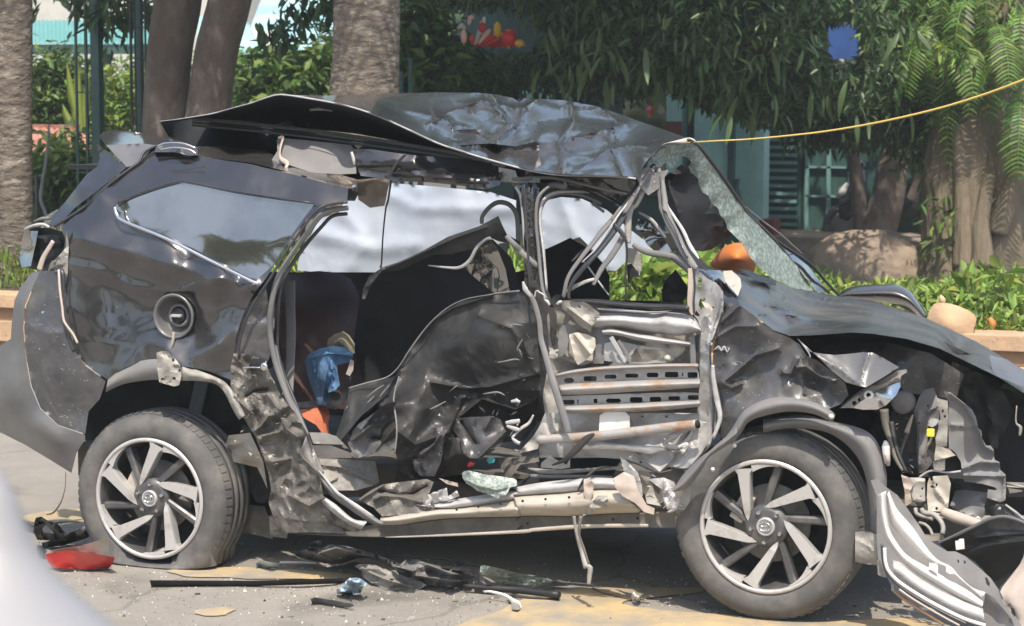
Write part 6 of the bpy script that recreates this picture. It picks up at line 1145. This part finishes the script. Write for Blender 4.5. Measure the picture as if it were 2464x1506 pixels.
# larger single leaves hanging at the rim of the crown, each one its own
lm = []
for k in range(3):
    l, w2 = .30, .055; V = []; Fc = []; n_ = 7
    for i in range(n_+1):
        t = i/n_; ww = w2*math.sin(math.pi*min(1, .04+t*.96))**.8; z = -.05*t*t*(k+1); V += [Vector((l*t, -ww*.5, z+ww*.15)), Vector((l*t, 0, z)), Vector((l*t, ww*.5, z+ww*.15))]
    for i in range(n_): Fc += [(3*i, 3*i+1, 3*i+4, 3*i+3), (3*i+1, 3*i+2, 3*i+5, 3*i+4)]
    me = mesh('leaf', V, Fc, True); me.materials.append(M['leaf_dark']); lm.append(me)
rl = random.Random(17)
for _ in range(150):
    px = rl.choice([rl.uniform(1640, 1900), rl.uniform(1640, 2220), rl.uniform(1300, 1640)]); py = rl.uniform(20, 290) if px > 1640 else rl.uniform(20, 200)
    if ((px-2028)/70)**2+((py-100)/70)**2 < 1: continue
    p = at(px, py, rl.uniform(10.5, 11.8)); o = link('leaf', lm[rl.randrange(3)], None, t4); o.location = p; s_ = rl.uniform(.5, 1.1); o.scale = (s_, s_, s_); o.rotation_euler = (rl.uniform(-.8, .8), rl.uniform(.7, 1.5), rl.uniform(0, 6.28))
# crown above the left pair, branches hanging into view
bx_ = [(*wpt(250, 5, YT+2.0), .55, .5, .14, 1), (*wpt(130, -10, YT+2.0), .4, .4, .12, .6), (*wpt(300, 55, YT+2.0), .2, .3, .16, .5), (*wpt(700, 20, YT+1.5), .2, .3, .2, .5), (*wpt(680, 95, YT+1.8), .14, .2, .17, .5), (*wpt(790, 10, YT+1.5), .2, .3, .16, .4)]
crown(t3, bx_, 46, 15, .09, .17, .05, M['leaf_dark'], 220, .8, gaps=False)
bx_ = []
for px in (330, 480, 620):
    for y in (YP+.9, YP+2.4): bx_.append((at(px, 0, y).x, y, 4.5, .9, .8, .5, .7))
crown(t3, [b for b in bx_], 260, 22, .13, .17, .05, M['leaf_dark'], 22, .8, regions=[((520, 70), 40, 100), ((335, 20), 26, 60)])
# ---- fern-hung tree on the right
t5 = thing('fern_tree', 'old pale fluted trunk hung with long green fern fronds at the right edge', 'tree', tuple(atz(2350, 700, 0)))
yf = atz(2350, 700, 0).y
def fprof_trunk():
    path = [at(2400, -40, yf), at(2392, 60, yf), at(2380, 160, yf), at(2366, 260, yf), at(2356, 340, yf), at(2352, 420, yf), at(2350, 500, yf), at(2350, 580, yf), at(2350, 650, yf), at(2350, 720, yf)]
    P = [Vector(p) for p in catmull([tuple(p) for p in path], 5)]
    def prof(i):
        t = i/(len(P)-1); R0 = (.40+.16*max(0, t-.3)); o = []
        for j in range(72):
            a = 2*math.pi*j/72; z = P[i].z
            rid = 1-abs(noise.noise(Vector((math.cos(a)*3.2, math.sin(a)*3.2, z*.7))))*2.2; r2 = noise.noise(Vector((math.cos(a)*7, math.sin(a)*7, z*1.8)))
            rr = R0*(1+.20*rid+.09*r2); o.append((math.cos(a)*rr, math.sin(a)*rr))
        return o
    return rings('trunk', P, prof, M['rootbark'], t5)
fprof_trunk()
trunk('limb', '2500,330 2470,400 2430,470 2400,560', [70, 60, 60, 50], M['rootbark'], t5, yf-.4, .1)
trunk('limb', '2300,300 2310,400 2318,500 2325,640', [34, 40, 44, 60], M['rootbark'], t5, yf-.45, .1)
trunk('limb', '2380,420 2370,470 2362,540 2368,640', [26, 34, 38, 60], M['rootbark'], t5, yf-.5, .1)
rf = random.Random(9)
for k in range(34):
    px = 2225+rf.uniform(0, 245); py = rf.choice([rf.uniform(-60, 90), rf.uniform(20, 235)])
    if px < 2290 and py > 150: py -= 90
    az_ = math.radians(rf.uniform(180, 360)); dn = rf.uniform(.35, 1.05)
    put_frond(fm[rf.randrange(3)], at(px, py, yf-.42-rf.uniform(0, .35)), az_, dn, rf.uniform(.62, .95), t5)
C = blobs(np.random.default_rng(5), [(*wpt(2330, -10, yf), .9, .7, .3, 1), (*wpt(2250, 130, yf-.1), .3, .4, .4, .5), (*wpt(2270, 560, yf-.4), .15, .2, .5, .12), (*wpt(2440, 120, yf+.3), .5, .4, .6, .5), (*wpt(2230, 60, yf+.4), .5, .3, .6, .7), (*wpt(2200, 330, yf+.5), .2, .2, .3, .2)], 240, 18, .10)
leafmesh('foliage', C, .16, .04, M['leaf_fern'], t5, .7, None, 5)

# ---- garden shrubs and the far tree belt
def shrub(px, py, Y, rx, rz, lb, mm='leaf_mid', n=60, L=.13, Wd=.05, seed=1, droop=.2, cat='shrub', nm='garden_shrub', grp='garden shrubs behind the fence'):
    p = at(px, py, Y); t = thing(nm, lb, cat, (p.x, p.y, 0), grp)
    rings('stem', [Vector((p.x, p.y, 0)), Vector((p.x+.05, p.y, p.z*.5)), Vector((p.x, p.y, max(.3, p.z)))], lambda i: [(math.cos(2*math.pi*j/7)*.03, math.sin(2*math.pi*j/7)*.03) for j in range(7)], M['bark'], t)
    C = blobs(np.random.default_rng(seed), [(p.x, p.y, p.z, rx, rx*.8, rz, 1)], n, 22, .11)
    C = C[C[:, 2] > .02]; leafmesh('foliage', C, L, Wd, M[mm], t, droop, None, seed); return t
shrub(130, 230, 13.5, .45, .5, 'tall dull green shrub between the left palm trunk and the fence bars', n=110, seed=31)
shrub(285, 300, 14.5, .55, .6, 'bright yellow green shrub seen between the fence bars', 'leaf_hedge', n=90, seed=32)
shrub(150, 430, 11, .5, .35, 'low light green bush under the red tiled roof', 'leaf_mid', n=90, L=.15, Wd=.07, seed=33)
shrub(250, 470, 12, .6, .3, 'low leafy bush behind the thick dark green post', 'leaf_mid', n=60, seed=34)
shrub(720, 200, 13, .75, .27, 'broad dark green shrub under the pale awning', 'leaf_mid', n=110, L=.18, Wd=.07, seed=35)
shrub(640, 210, 15, .4, .3, 'green shrub behind the thin posts right of the forked trunks', 'leaf_mid', n=70, seed=36)
shrub(1000, 120, 11.5, .3, .6, 'green hanging foliage right beside the middle palm trunk', 'leaf_mid', n=60, L=.2, Wd=.07, seed=37)
shrub(1080, 185, 12.5, .4, .25, 'light green shrub just above the roof, right of the middle palm trunk', 'leaf_mid', n=60, seed=38)
shrub(1160, 205, 13.5, .45, .18, 'small dark shrub just above the crumpled roof', 'leaf_mid', n=50, seed=39)
shrub(330, 240, 17, .7, .45, 'dark green shrub behind the ladder-like trellis', 'leaf_mid', n=80, seed=40)
shrub(480, 250, 18, .8, .5, 'dark shrub seen through the gap between the forked trunks', 'leaf_mid', n=110, seed=41)
shrub(900, 150, 19, 1.2, .6, 'dark shrub behind the middle palm trunk', 'leaf_dark', n=110, seed=42)
# banana-like yellow leaves
bn_ = thing('banana_plant', 'young banana plant with long yellow green leaves behind the thin fence bars', 'plant', tuple(at(195, 330, 13)))
for px, py, ex, ey in ((200, 330, 160, 150), (200, 330, 185, 130), (205, 335, 215, 170), (190, 330, 150, 250), (200, 330, 178, 240)):
    band('leaf', f'{px-3},{py} {(px+ex)/2-16},{(py+ey)/2} {ex},{ey}', f'{px+3},{py} {(px+ex)/2+6},{(py+ey)/2} {ex+2},{ey}', M['leaf_hedge'], bn_, 13, N=12, K=4, bulge=.05, th=.003)
r_ = np.random.default_rng(77)
bx_ = [(x, 44+3*math.sin(x), 2.4+1.0*math.sin(x*1.7), 2.6, 2.0, 2.6, 1) for x in np.arange(-34, 34, 2.6)]
C = blobs(r_, bx_, 1700, 22, .45); C = prune(C[C[:, 2] > .05], False, [((2028, 100), 48, 48), ((220, 30), 190, 55), ((720, 30), 120, 80)])
leafmesh('tree_belt', C, .7, .26, M['leaf_dark'], None, .3, 'stuff', 78)

# ---- houses
M['teal'] = M['teal']
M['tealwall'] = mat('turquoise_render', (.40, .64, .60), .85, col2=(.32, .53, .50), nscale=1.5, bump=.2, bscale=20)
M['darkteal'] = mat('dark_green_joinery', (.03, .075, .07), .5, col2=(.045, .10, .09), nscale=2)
M['louvre'] = mat('louvre_paint', (.16, .30, .29), .5)
M['tealroof'] = mat('teal_roof_sheet', (.12, .36, .33), .4, col2=(.2, .46, .43), nscale=2, stretch=(1, 1, 1))
M['pale'] = mat('pale_wall', (.55, .54, .49), .8, col2=(.45, .44, .41), nscale=1)
M['tarp'] = mat('pale_awning_sheet', (.26, .50, .52), .6, col2=(.42, .6, .6), nscale=.8)
M['tile'] = mat('red_roof_tile', (.30, .11, .075), .8, col2=(.42, .2, .15), nscale=5, bump=.5, bscale=20)
M['wood'] = mat('red_brown_wood', (.16, .045, .03), .6)
M['blue'] = mat('blue_board', (.012, .045, .17), .5, col2=(.02, .07, .23), nscale=2)
YH = 19.5
def wbox(name, x0, y0, x1, y1, Y, d, m, parent, zb=None, bev=0):
    a = at(x0, y0, Y); b = at(x1, y1, Y); zt = (a.z+at(x1, y0, Y).z)/2; zb = max(0.0, (b.z+at(x0, y1, Y).z)/2) if zb is None else zb
    return box(name, ((a.x+b.x)/2, Y+d/2, (zt+zb)/2), (abs(b.x-a.x), d, max(.02, zt-zb)), m, parent, bev=bev)
hs_ = thing('green_house', 'shaded turquoise house with pale columns and louvred shutters behind the mango tree', 'house', (at(1800, 580, YH).x, YH, 0))
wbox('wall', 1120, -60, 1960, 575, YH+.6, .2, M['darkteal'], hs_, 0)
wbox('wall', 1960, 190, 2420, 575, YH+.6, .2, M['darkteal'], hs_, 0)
wbox('wall_panel', 1215, 188, 1372, 300, YH+.45, .1, M['tealwall'], hs_)
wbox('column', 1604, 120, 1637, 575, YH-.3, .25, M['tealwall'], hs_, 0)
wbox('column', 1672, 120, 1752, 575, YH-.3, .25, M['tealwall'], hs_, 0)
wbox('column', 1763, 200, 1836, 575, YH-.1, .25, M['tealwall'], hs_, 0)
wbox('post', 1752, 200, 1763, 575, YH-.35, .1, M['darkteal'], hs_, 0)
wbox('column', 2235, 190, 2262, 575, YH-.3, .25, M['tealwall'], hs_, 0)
wn = wbox('shutter_frame', 1838, 322, 1926, 572, YH+.5, .06, M['darkteal'], hs_)
for k in range(13): wbox('slat', 1846, 332+k*18.5, 1916, 340+k*18.5, YH+.43, .05, M['louvre'], wn)
dr = wbox('door', 1934, 322, 2066, 575, YH+.5, .06, M['darkteal'], hs_)
for x0 in (1938, 1990, 2042):
    wbox('door_rail', x0, 326, x0+6, 572, YH+.44, .05, M['louvre'], dr)
for y0 in (330, 400, 470, 560): wbox('door_rail', 1938, y0, 2048, y0+5, YH+.44, .05, M['louvre'], dr)
wbox('window', 1500, 235, 1600, 470, YH+.5, .05, M['glass'], hs_)
wbox('window', 1640, 250, 1672, 470, YH+.5, .05, M['inner'], hs_)
wbox('door', 1236, 300, 1500, 575, YH+.5, .05, M['inner'], hs_)
wbox('veranda_step', 1180, 566, 2300, 590, YH-.9, 1.4, M['rock'], hs_, 0)
sh = flat_quad('roof', [(at(1100, 0, YH).x, YH-1.6, 3.25), (at(1960, 0, YH).x, YH-1.6, 3.25), (at(1960, 0, YH).x, YH+3, 4.6), (at(1100, 0, YH).x, YH+3, 4.6)], M['tealroof'], .05, hs_)
for k, (py, mm, lb) in enumerate(((243, 'wood', 'brown diamond ornament hanging above the red one on the pale column'), (265, 'red', 'red diamond ornament hanging on the pale column behind the roof'))):
    c = at(1567, py, YH-.6); s_ = .085
    V = [c+Vector((0, 0, s_)), c+Vector((s_*.9, 0, 0)), c+Vector((0, 0, -s_)), c+Vector((-s_*.9, 0, 0)), c+Vector((0, -.02, 0)), c+Vector((0, .02, 0))]
    o = link('diamond_ornament', mesh('diamond_ornament', V, [(4, 1, 0), (4, 2, 1), (4, 3, 2), (4, 0, 3), (5, 0, 1), (5, 1, 2), (5, 2, 3), (5, 3, 0)], False), M[mm], None); tag(o, lb, 'ornament')
o = wbox('notice_board', 1598, 292, 1640, 330, YH-.45, .04, M['wood'], None); tag(o, 'small brown board fixed on the pale column below the diamonds', 'board')
pt = thing('garden_urn', 'dark urn standing on a pedestal against the pale columns', 'urn', tuple(at(1768, 505, YH-.9)))
cu = at(1768, 470, YH-.9)
lathe('urn', [(0, -.16), (.085, -.16), (.09, -.02), (.05, .1), (.055, .17), (.07, .2), (.06, .2), (0, .18)], M['darkteal'], pt, cu, axis='Z', n=24)
box('pedestal', (cu.x, cu.y, (cu.z-.16)/2), (.26, .26, cu.z-.16), M['darkteal'], pt, bev=.01)
o = wbox('wooden_stool', 1826, 528, 1862, 575, YH-.7, .3, M['wood'], None, 0, bev=.01); tag(o, 'low red brown wooden box standing at the foot of the columns', 'stool')
# blue board, and a pale wall added as bright sky in the leaf gaps
o = thing('sky_gap_wall', 'pale building added to stand in for bright sky between the leaves beyond the mango tree', 'building', (at(2030, 182, 50).x, 50, 0))
a_ = at(1900, 20, 50); b_ = at(2300, 20, 50)
box('wall', ((a_.x+b_.x)/2, 52, 2.0), (b_.x-a_.x, 3, 4.0), M['pale'], o); box('roof', ((a_.x+b_.x)/2, 52, 4.1), (b_.x-a_.x+.6, 3.6, .2), M['tealroof'], o)
o = wbox('blue_board', 1994, 55, 2062, 142, 30, .08, M['blue'], None); tag(o, 'blue board glimpsed through a gap in the mango leaves', 'board')
o.location.z += 0
# left: teal-roofed shelter, pale wall, awning
s1 = thing('roofed_shelter', 'open shelter with a sunlit teal sheet roof beyond the left fence', 'shelter', (at(220, 182, 21).x, 21, 0))
def roofquad(name, pxs, m, parent, nrib=0):
    V = [at(*p) for p in pxs]; V2 = [v+Vector((0, .0, -.04)) for v in V]; n = len(V)
    return link(name, mesh(name, V+V2, [tuple(range(n)), tuple(range(2*n-1, n-1, -1))]+[(i, n+i, n+(i+1) % n, (i+1) % n) for i in range(n)], False), m, parent)
L0, L1, R0, R1 = at(-30, 106, 20), at(-30, 52, 24), at(372, 112, 20), at(372, 50, 24)
for k in range(40):
    a = L0.lerp(R0, k/40); b = L0.lerp(R0, (k+.96)/40); c = L1.lerp(R1, (k+.96)/40); d = L1.lerp(R1, k/40); m_ = a.lerp(b, .5)+Vector((0, 0, .035)); n2 = d.lerp(c, .5)+Vector((0, 0, .035))
    V = [a, m_, b, c, n2, d]
    link('roof_sheet', mesh('roof_sheet', V, [(0, 1, 4, 5), (1, 2, 3, 4)], False), M['tealroof'], s1)
box('fascia', ((L0.x+R0.x)/2, 20.05, L0.z-.08), (R0.x-L0.x, .06, .14), M['darkteal'], s1)
for px in (20, 120, 236, 340): p = at(px, 110, 20.1); box('post', (p.x, 20.3, p.z/2), (.12, .12, p.z), M['darkteal'], s1)
s2 = thing('pale_building', 'pale cream building rising behind the teal shelter roof at upper left', 'building', (at(220, 182, 34).x, 34, 0))
p0, p1 = at(-60, 0, 34), at(560, 0, 34); box('wall', ((p0.x+p1.x)/2, 35.5, 2.6), (p1.x-p0.x, 3, 5.2), M['pale'], s2); box('roof', ((p0.x+p1.x)/2, 35.5, 5.3), (p1.x-p0.x+.6, 3.8, .2), M['tealroof'], s2)
s3 = thing('awning', 'pale blue white sheet awning stretched on dark posts right of the forked trunks', 'awning', (at(700, 182, 22).x, 22, 0))
roofquad('awning_sheet', [(470, 122, 21), (648, 124, 21), (604, 62, 23), (560, 20, 25), (480, 40, 25)], M['tarp'], s3)
roofquad('awning_sheet', [(648, 124, 21.4), (700, 128, 21), (810, 132, 21), (960, 134, 21), (960, -30, 27), (640, -30, 27), (604, 62, 23.2)], M['tarp'], s3)
roofquad('awning_sheet', [(600, 68, 22.9), (640, 124, 21), (700, 128, 20.8), (650, 80, 22.5), (616, 60, 23)], M['pale'], s3)
for px, w_ in ((577, 14), (604, 16), (790, 10)):
    p = at(px, 126, 21.2); box('post', (p.x, 21.2, p.z/2), (w_/200, .08, p.z), M['darkteal'], s3)
# little shrine with a tiled roof
sh_ = thing('tiled_shrine', 'low garden shrine with a faded red tiled roof behind the left palm trunk', 'shrine', (at(140, 500, 12).x, 12, 0))
for r0 in range(4):
    for k in range(9):
        x0 = 76+k*17+(r0 % 2)*7-r0*1.0; y0 = 356-r0*15+(k*1.1 if r0 == 3 else k*.5); 
        if x0 < 70 or x0 > 222 - (r0*10): continue
        a = at(x0, y0+16, 11.6+r0*.14); b = at(x0+17, y0+16, 11.6+r0*.14); c = at(x0+17, y0-2, 11.76+r0*.14); d = at(x0, y0-2, 11.76+r0*.14); mm_ = a.lerp(b, .5)+Vector((0, -.008, .022)); m2 = d.lerp(c, .5)+Vector((0, -.008, .022))
        V = [a, mm_, b, c, m2, d]; V += [v-Vector((0, 0, .015)) for v in V]
        link('tile', mesh('tile', V, [(0, 1, 4, 5), (1, 2, 3, 4), (6, 7, 1, 0), (7, 8, 2, 1)], True), M['tile'], sh_)
wbox('ridge', 70, 300, 180, 309, 12.3, .1, M['tile'], sh_, at(70, 309, 12.3).z)
wbox('wall', 84, 372, 210, 480, 12, .8, M['beige'], sh_, 0)
# dark green fence bars and trellis
fn_ = thing('garden_fence', 'tall dark green metal fence of thin bars and one thick post at the left', 'fence', (at(215, 600, 9.5).x, 9.5, 0))
def vbar(nm, px, w_, Y, parent, top=-60, bot=None, m='darkteal'):
    p = at(px, 300, Y); zt = at(px, top, Y).z; zb = .45 if bot is None else at(px, bot, Y).z; r = w_/5600*(p-CAM).length
    return box(nm, (p.x, Y, (zt+zb)/2), (r, r, zt-zb), M[m], parent)
for px, w_ in ((186, 5), (210, 6), (236, 22)): vbar('bar', px, w_, 9.5, fn_)
for py in (222, 318, 415):
    a, b = at(186, py, 9.5), at(240, py, 9.5); box('rail', ((a.x+b.x)/2, 9.5, (a.z+b.z)/2), (b.x-a.x, .012, .014), M['darkteal'], fn_)
tr_ = thing('ladder_trellis', 'narrow black ladder-like metal trellis leaning in front of the forked trunks', 'trellis', (at(340, 600, 9.2).x, 9.2, 0))
for px, w_ in ((318, 5), (328, 3), (342, 4), (353, 4)): vbar('bar', px, w_, 9.2, tr_, m='black')
vbar('post', 337, 16, 9.35, tr_)
for py in (66, 140, 255, 300):
    a, b = at(318, py, 9.2), at(353, py, 9.2); box('rung', ((a.x+b.x)/2, 9.2, (a.z+b.z)/2), (b.x-a.x, .012, .012), M['black'], tr_)
pp_ = thing('bent_pipe', 'bent grey pipe standing beside the left palm trunk', 'pipe', tuple(at(95, 540, 8.5)))
tube('pipe', '118,300 112,380 98,470 108,510 118,530', [5, 8, 9, 9, 6], M['grey'], pp_, 8.6)
vbar('bar', 84, 6, 8.6, pp_, 420, 560, 'seal')
for px in (964, 985):
    pass
f2 = thing('short_fence', 'pair of short dark posts just right of the middle palm trunk', 'fence', (at(975, 300, 10).x, 10, 0))
for px, w_, tp in ((966, 9, 172), (988, 8, 140)): vbar('bar', px, w_, 10, f2, tp)
# red festive decorations
M['festred'] = mat('festive_red', (.62, .03, .025), .5, col2=(.5, .02, .03), nscale=8)
M['festgold'] = mat('festive_gold', (.7, .4, .05), .5)
M['festpink'] = mat('festive_pink', (.72, .45, .42), .6)
def lantern(px, py, w_, h_, mm, lb, Y=11.4):
    w_ *= 1.0; h_ *= 1.05
    c = at(px, py, Y); k = (c-CAM).length/F; w2, h2 = w_*k/2, h_*k/2
    t = thing('paper_lantern', lb, 'lantern', tuple(c), 'red festive decorations hanging above the roof')
    lathe('shade', [(w2*.35, -h2), (w2*.8, -h2*.75), (w2, -h2*.2), (w2, h2*.2), (w2*.8, h2*.75), (w2*.35, h2)], M[mm], t, c, axis='Z', n=20)
    lathe('cap', [(0, h2*1.15), (w2*.38, h2*1.12), (w2*.38, h2*.95)], M['festgold'], t, c, axis='Z', n=16)
    tube('string', f'{px},{py-h_*.55} {px},{py-h_*.55-40}', 1.5, M['wire'], t, Y)
    lathe('tassel', [(w2*.12, -h2*1.02), (w2*.2, -h2*1.35), (0, -h2*1.38)], M['festgold'], t, c, axis='Z', n=10)
lantern(1224, 92, 34, 34, 'festred', 'largest round red lantern, rightmost but one of the decorations')
lantern(1160, 66, 18, 22, 'festred', 'small red lantern near the middle of the decorations')
lantern(1116, 88, 16, 30, 'festpink', 'leftmost pinkish lantern of the decorations')
lantern(1250, 104, 24, 16, 'festgold', 'low orange gold lantern at the right end of the decorations')
lantern(1197, 70, 18, 30, 'festgold', 'gold lantern left of the largest red lantern')
lantern(1136, 94, 14, 16, 'festred', 'small low red lantern beside the leftmost pink one')
fb = thing('festive_banner', 'red and white striped cloth banner draped between the lanterns', 'banner', tuple(at(1165, 95, 11.5)))
for k, (s_, mm) in enumerate((('1142,108 1160,60 1166,40', 'white'), ('1150,106 1168,84 1180,70', 'festpink'), ('1158,108 1176,92 1192,84', 'festred'), ('1172,108 1186,98 1206,92', 'festred'), ('1128,60 1132,44 1140,40', 'festpink'), ('1100,70 1112,62 1118,72', 'white'), ('1186,84 1200,82 1214,84', 'festgold'))):
    tube('streamer', s_, [6, 15, 6], M[mm], fb, 11.5, flat=.3)
for s_, mm in (('1140,112 1148,76 1163,66 1176,112', 'festred'), ('1206,114 1208,78 1218,70 1240,72 1246,114', 'festred'), ('1176,114 1184,88 1204,86 1210,114', 'festred'), ('1095,74 1104,60 1118,66 1112,84', 'festpink'), ('1240,112 1250,98 1266,110', 'festgold')):
    P_('cloth_panel', s_, M[mm], fb, 11.6, step=8, cr=.02, s=9, th=.01)
# rope tied across the scene
rp = tube('yellow_rope', '1480,352,3.8 1600,346,3.7 1722,339,3.6 1800,335,3.6 1900,326,3.55 2000,314,3.5 2120,293,3.4 2250,263,3.3 2360,230,3.2 2463,192,3.1 2600,135,3.0', [2.5, 3, 3.5, 4, 4.5, 5, 5.5, 6, 6.5], M['rope'], None, k=6)
tag(rp, 'thin yellow rope sagging across from behind the roof to the right edge', 'rope')
# parked scooter half hidden by the mango trunk
sc0 = atz(2040, 606, 0); sc_ = thing('motor_scooter', 'dark parked scooter with a pale front panel, half hidden behind the mango trunk', 'scooter', tuple(sc0))
bx0, by0 = sc0.x, sc0.y+.8
def T3(x, y, z): return Vector((bx0+x, by0+y, z))
for x in (-.25, .95):
    c = T3(x, 0, .27); path = [c+Vector((math.cos(a)*.22, 0, math.sin(a)*.22)) for a in [2*math.pi*k/28 for k in range(29)]]
    wl = rings('wheel', path, lambda i: [(math.cos(2*math.pi*j/8)*.045, math.sin(2*math.pi*j/8)*.045) for j in range(8)], M['rubber'], sc_, cap=False)
    lathe('rim', [(.18, .02), (.17, -.02), (.05, -.03), (0, -.03)], M['grey'], wl, c, n=24)
def lump(name, P, rad, m, parent): return rings(name, [T3(*p) for p in P], lambda i: [(math.cos(2*math.pi*j/12)*rad[i], math.sin(2*math.pi*j/12)*rad[i]*.7) for j in range(12)], m, parent)
lump('front_shield', [(-.25, 0, .35), (-.18, 0, .55), (-.1, 0, .8), (-.05, 0, .98)], [.08, .15, .14, .1], M['paint'], sc_)
lump('headlight_cowl', [(-.2, 0, .95), (-.08, 0, 1.02), (.02, 0, 1.0)], [.06, .1, .06], M['paint'], sc_)
lump('body', [(.0, 0, .42), (.3, 0, .42), (.55, 0, .55), (1.0, 0, .66), (1.2, 0, .62)], [.1, .12, .17, .15, .06], M['black'], sc_)
lump('seat', [(.4, 0, .74), (.6, 0, .78), (1.0, 0, .8), (1.15, 0, .76)], [.05, .1, .1, .04], M['black'], sc_)
lump('panel', [(-.32, -.1, .62), (-.24, -.12, .7), (-.18, -.12, .8)], [.02, .06, .02], M['white'], sc_)
rings('handlebar', [T3(-.02, -.35, 1.05), T3(-.05, 0, 1.0), T3(-.02, .35, 1.05)], lambda i: [(math.cos(2*math.pi*j/8)*.015, math.sin(2*math.pi*j/8)*.015) for j in range(8)], M['black'], sc_)
lump('mirror', [(-.04, -.3, 1.16), (-.02, -.3, 1.2), (.02, -.3, 1.22)], [.02, .06, .02], M['chrome'], sc_)
# far pots beside the mango
# ================================================================== blurred white shell close to the camera
import bmesh
def near_shell():
    dist = 1.7; k = dist/F; d0 = VW*dist
    prof_ = [(-1080, 4), (1108, 12), (1120, 40), (1150, 62), (1200, 90), (1260, 112), (1330, 145), (1400, 205), (1450, 262), (1506, 330), (1580, 430), (1680, 520)][1:]
    P = [np.array(p, float) for p in prof_]; P = catmull(P, 5)
    path = [CAM+d0+RT*((-44-W0/2)*k)+UP*((H0/2-p[0])*k) for p in P]
    o = rings('mirror_shell', path, lambda i: [(math.cos(2*math.pi*j/40)*P[i][1]*k, math.sin(2*math.pi*j/40)*P[i][1]*k*.8) for j in range(40)], mat('white_shell', (.27, .27, .285), .5, coat=.1), None)
    tag(o, 'out of focus white rounded shell very close at the lower left corner', 'vehicle mirror')
near_shell()
# ---- the other side of the road, behind the camera: unseen trees and an added dark hedge for the paint and glass to mirror
for k, (x, y, h_, r1, lb) in enumerate(((-19, -19, 9.5, 2.4, 'leafy roadside tree farthest left on the near pavement behind the camera'), (-11.5, -17, 11.2, 2.0, 'tall leafy roadside tree left of the camera on the near pavement'), (-6, -19, 8, 1.8, 'leafy roadside tree behind the camera, beside the tall one'), (0, -19, 6.5, 2.1, 'low leafy roadside tree behind the camera'), (6, -18, 8, 2, 'leafy roadside tree directly behind the camera'), (13, -17, 7, 2.2, 'leafy roadside tree right of the camera on the near pavement'))):
    t = thing('roadside_tree', lb, 'tree', (x, y, 0), 'roadside trees behind the camera')
    rings('trunk', [Vector((x, y, z)) for z in (0, 1.2, 2.5, 4, h_-2)], lambda i: [(math.cos(2*math.pi*j/12)*(.25-.03*i), math.sin(2*math.pi*j/12)*(.25-.03*i)) for j in range(12)], M['bark'], t)
    C = blobs(np.random.default_rng(300+k), [(x, y, h_-1.8, r1, 1.8, 1.5, 1), (x+1.2, y, h_-.6, r1*.6, 1.3, 1, .5)], 120, 16, .22)
    leafmesh('crown', C, .42, .17, M['leaf_mid'], t, .3, None, 300+k)
r_ = np.random.default_rng(5); n_ = 9000
C = np.stack([r_.uniform(-45, 25, n_), -21+r_.normal(0, .6, n_), r_.uniform(0, 3.6, n_)], 1)
leafmesh('reflection_hedge', C, .55, .25, M['leaf_dark'], None, .3, 'stuff', 6)  # hedge added out of view so upright panels reflect dark
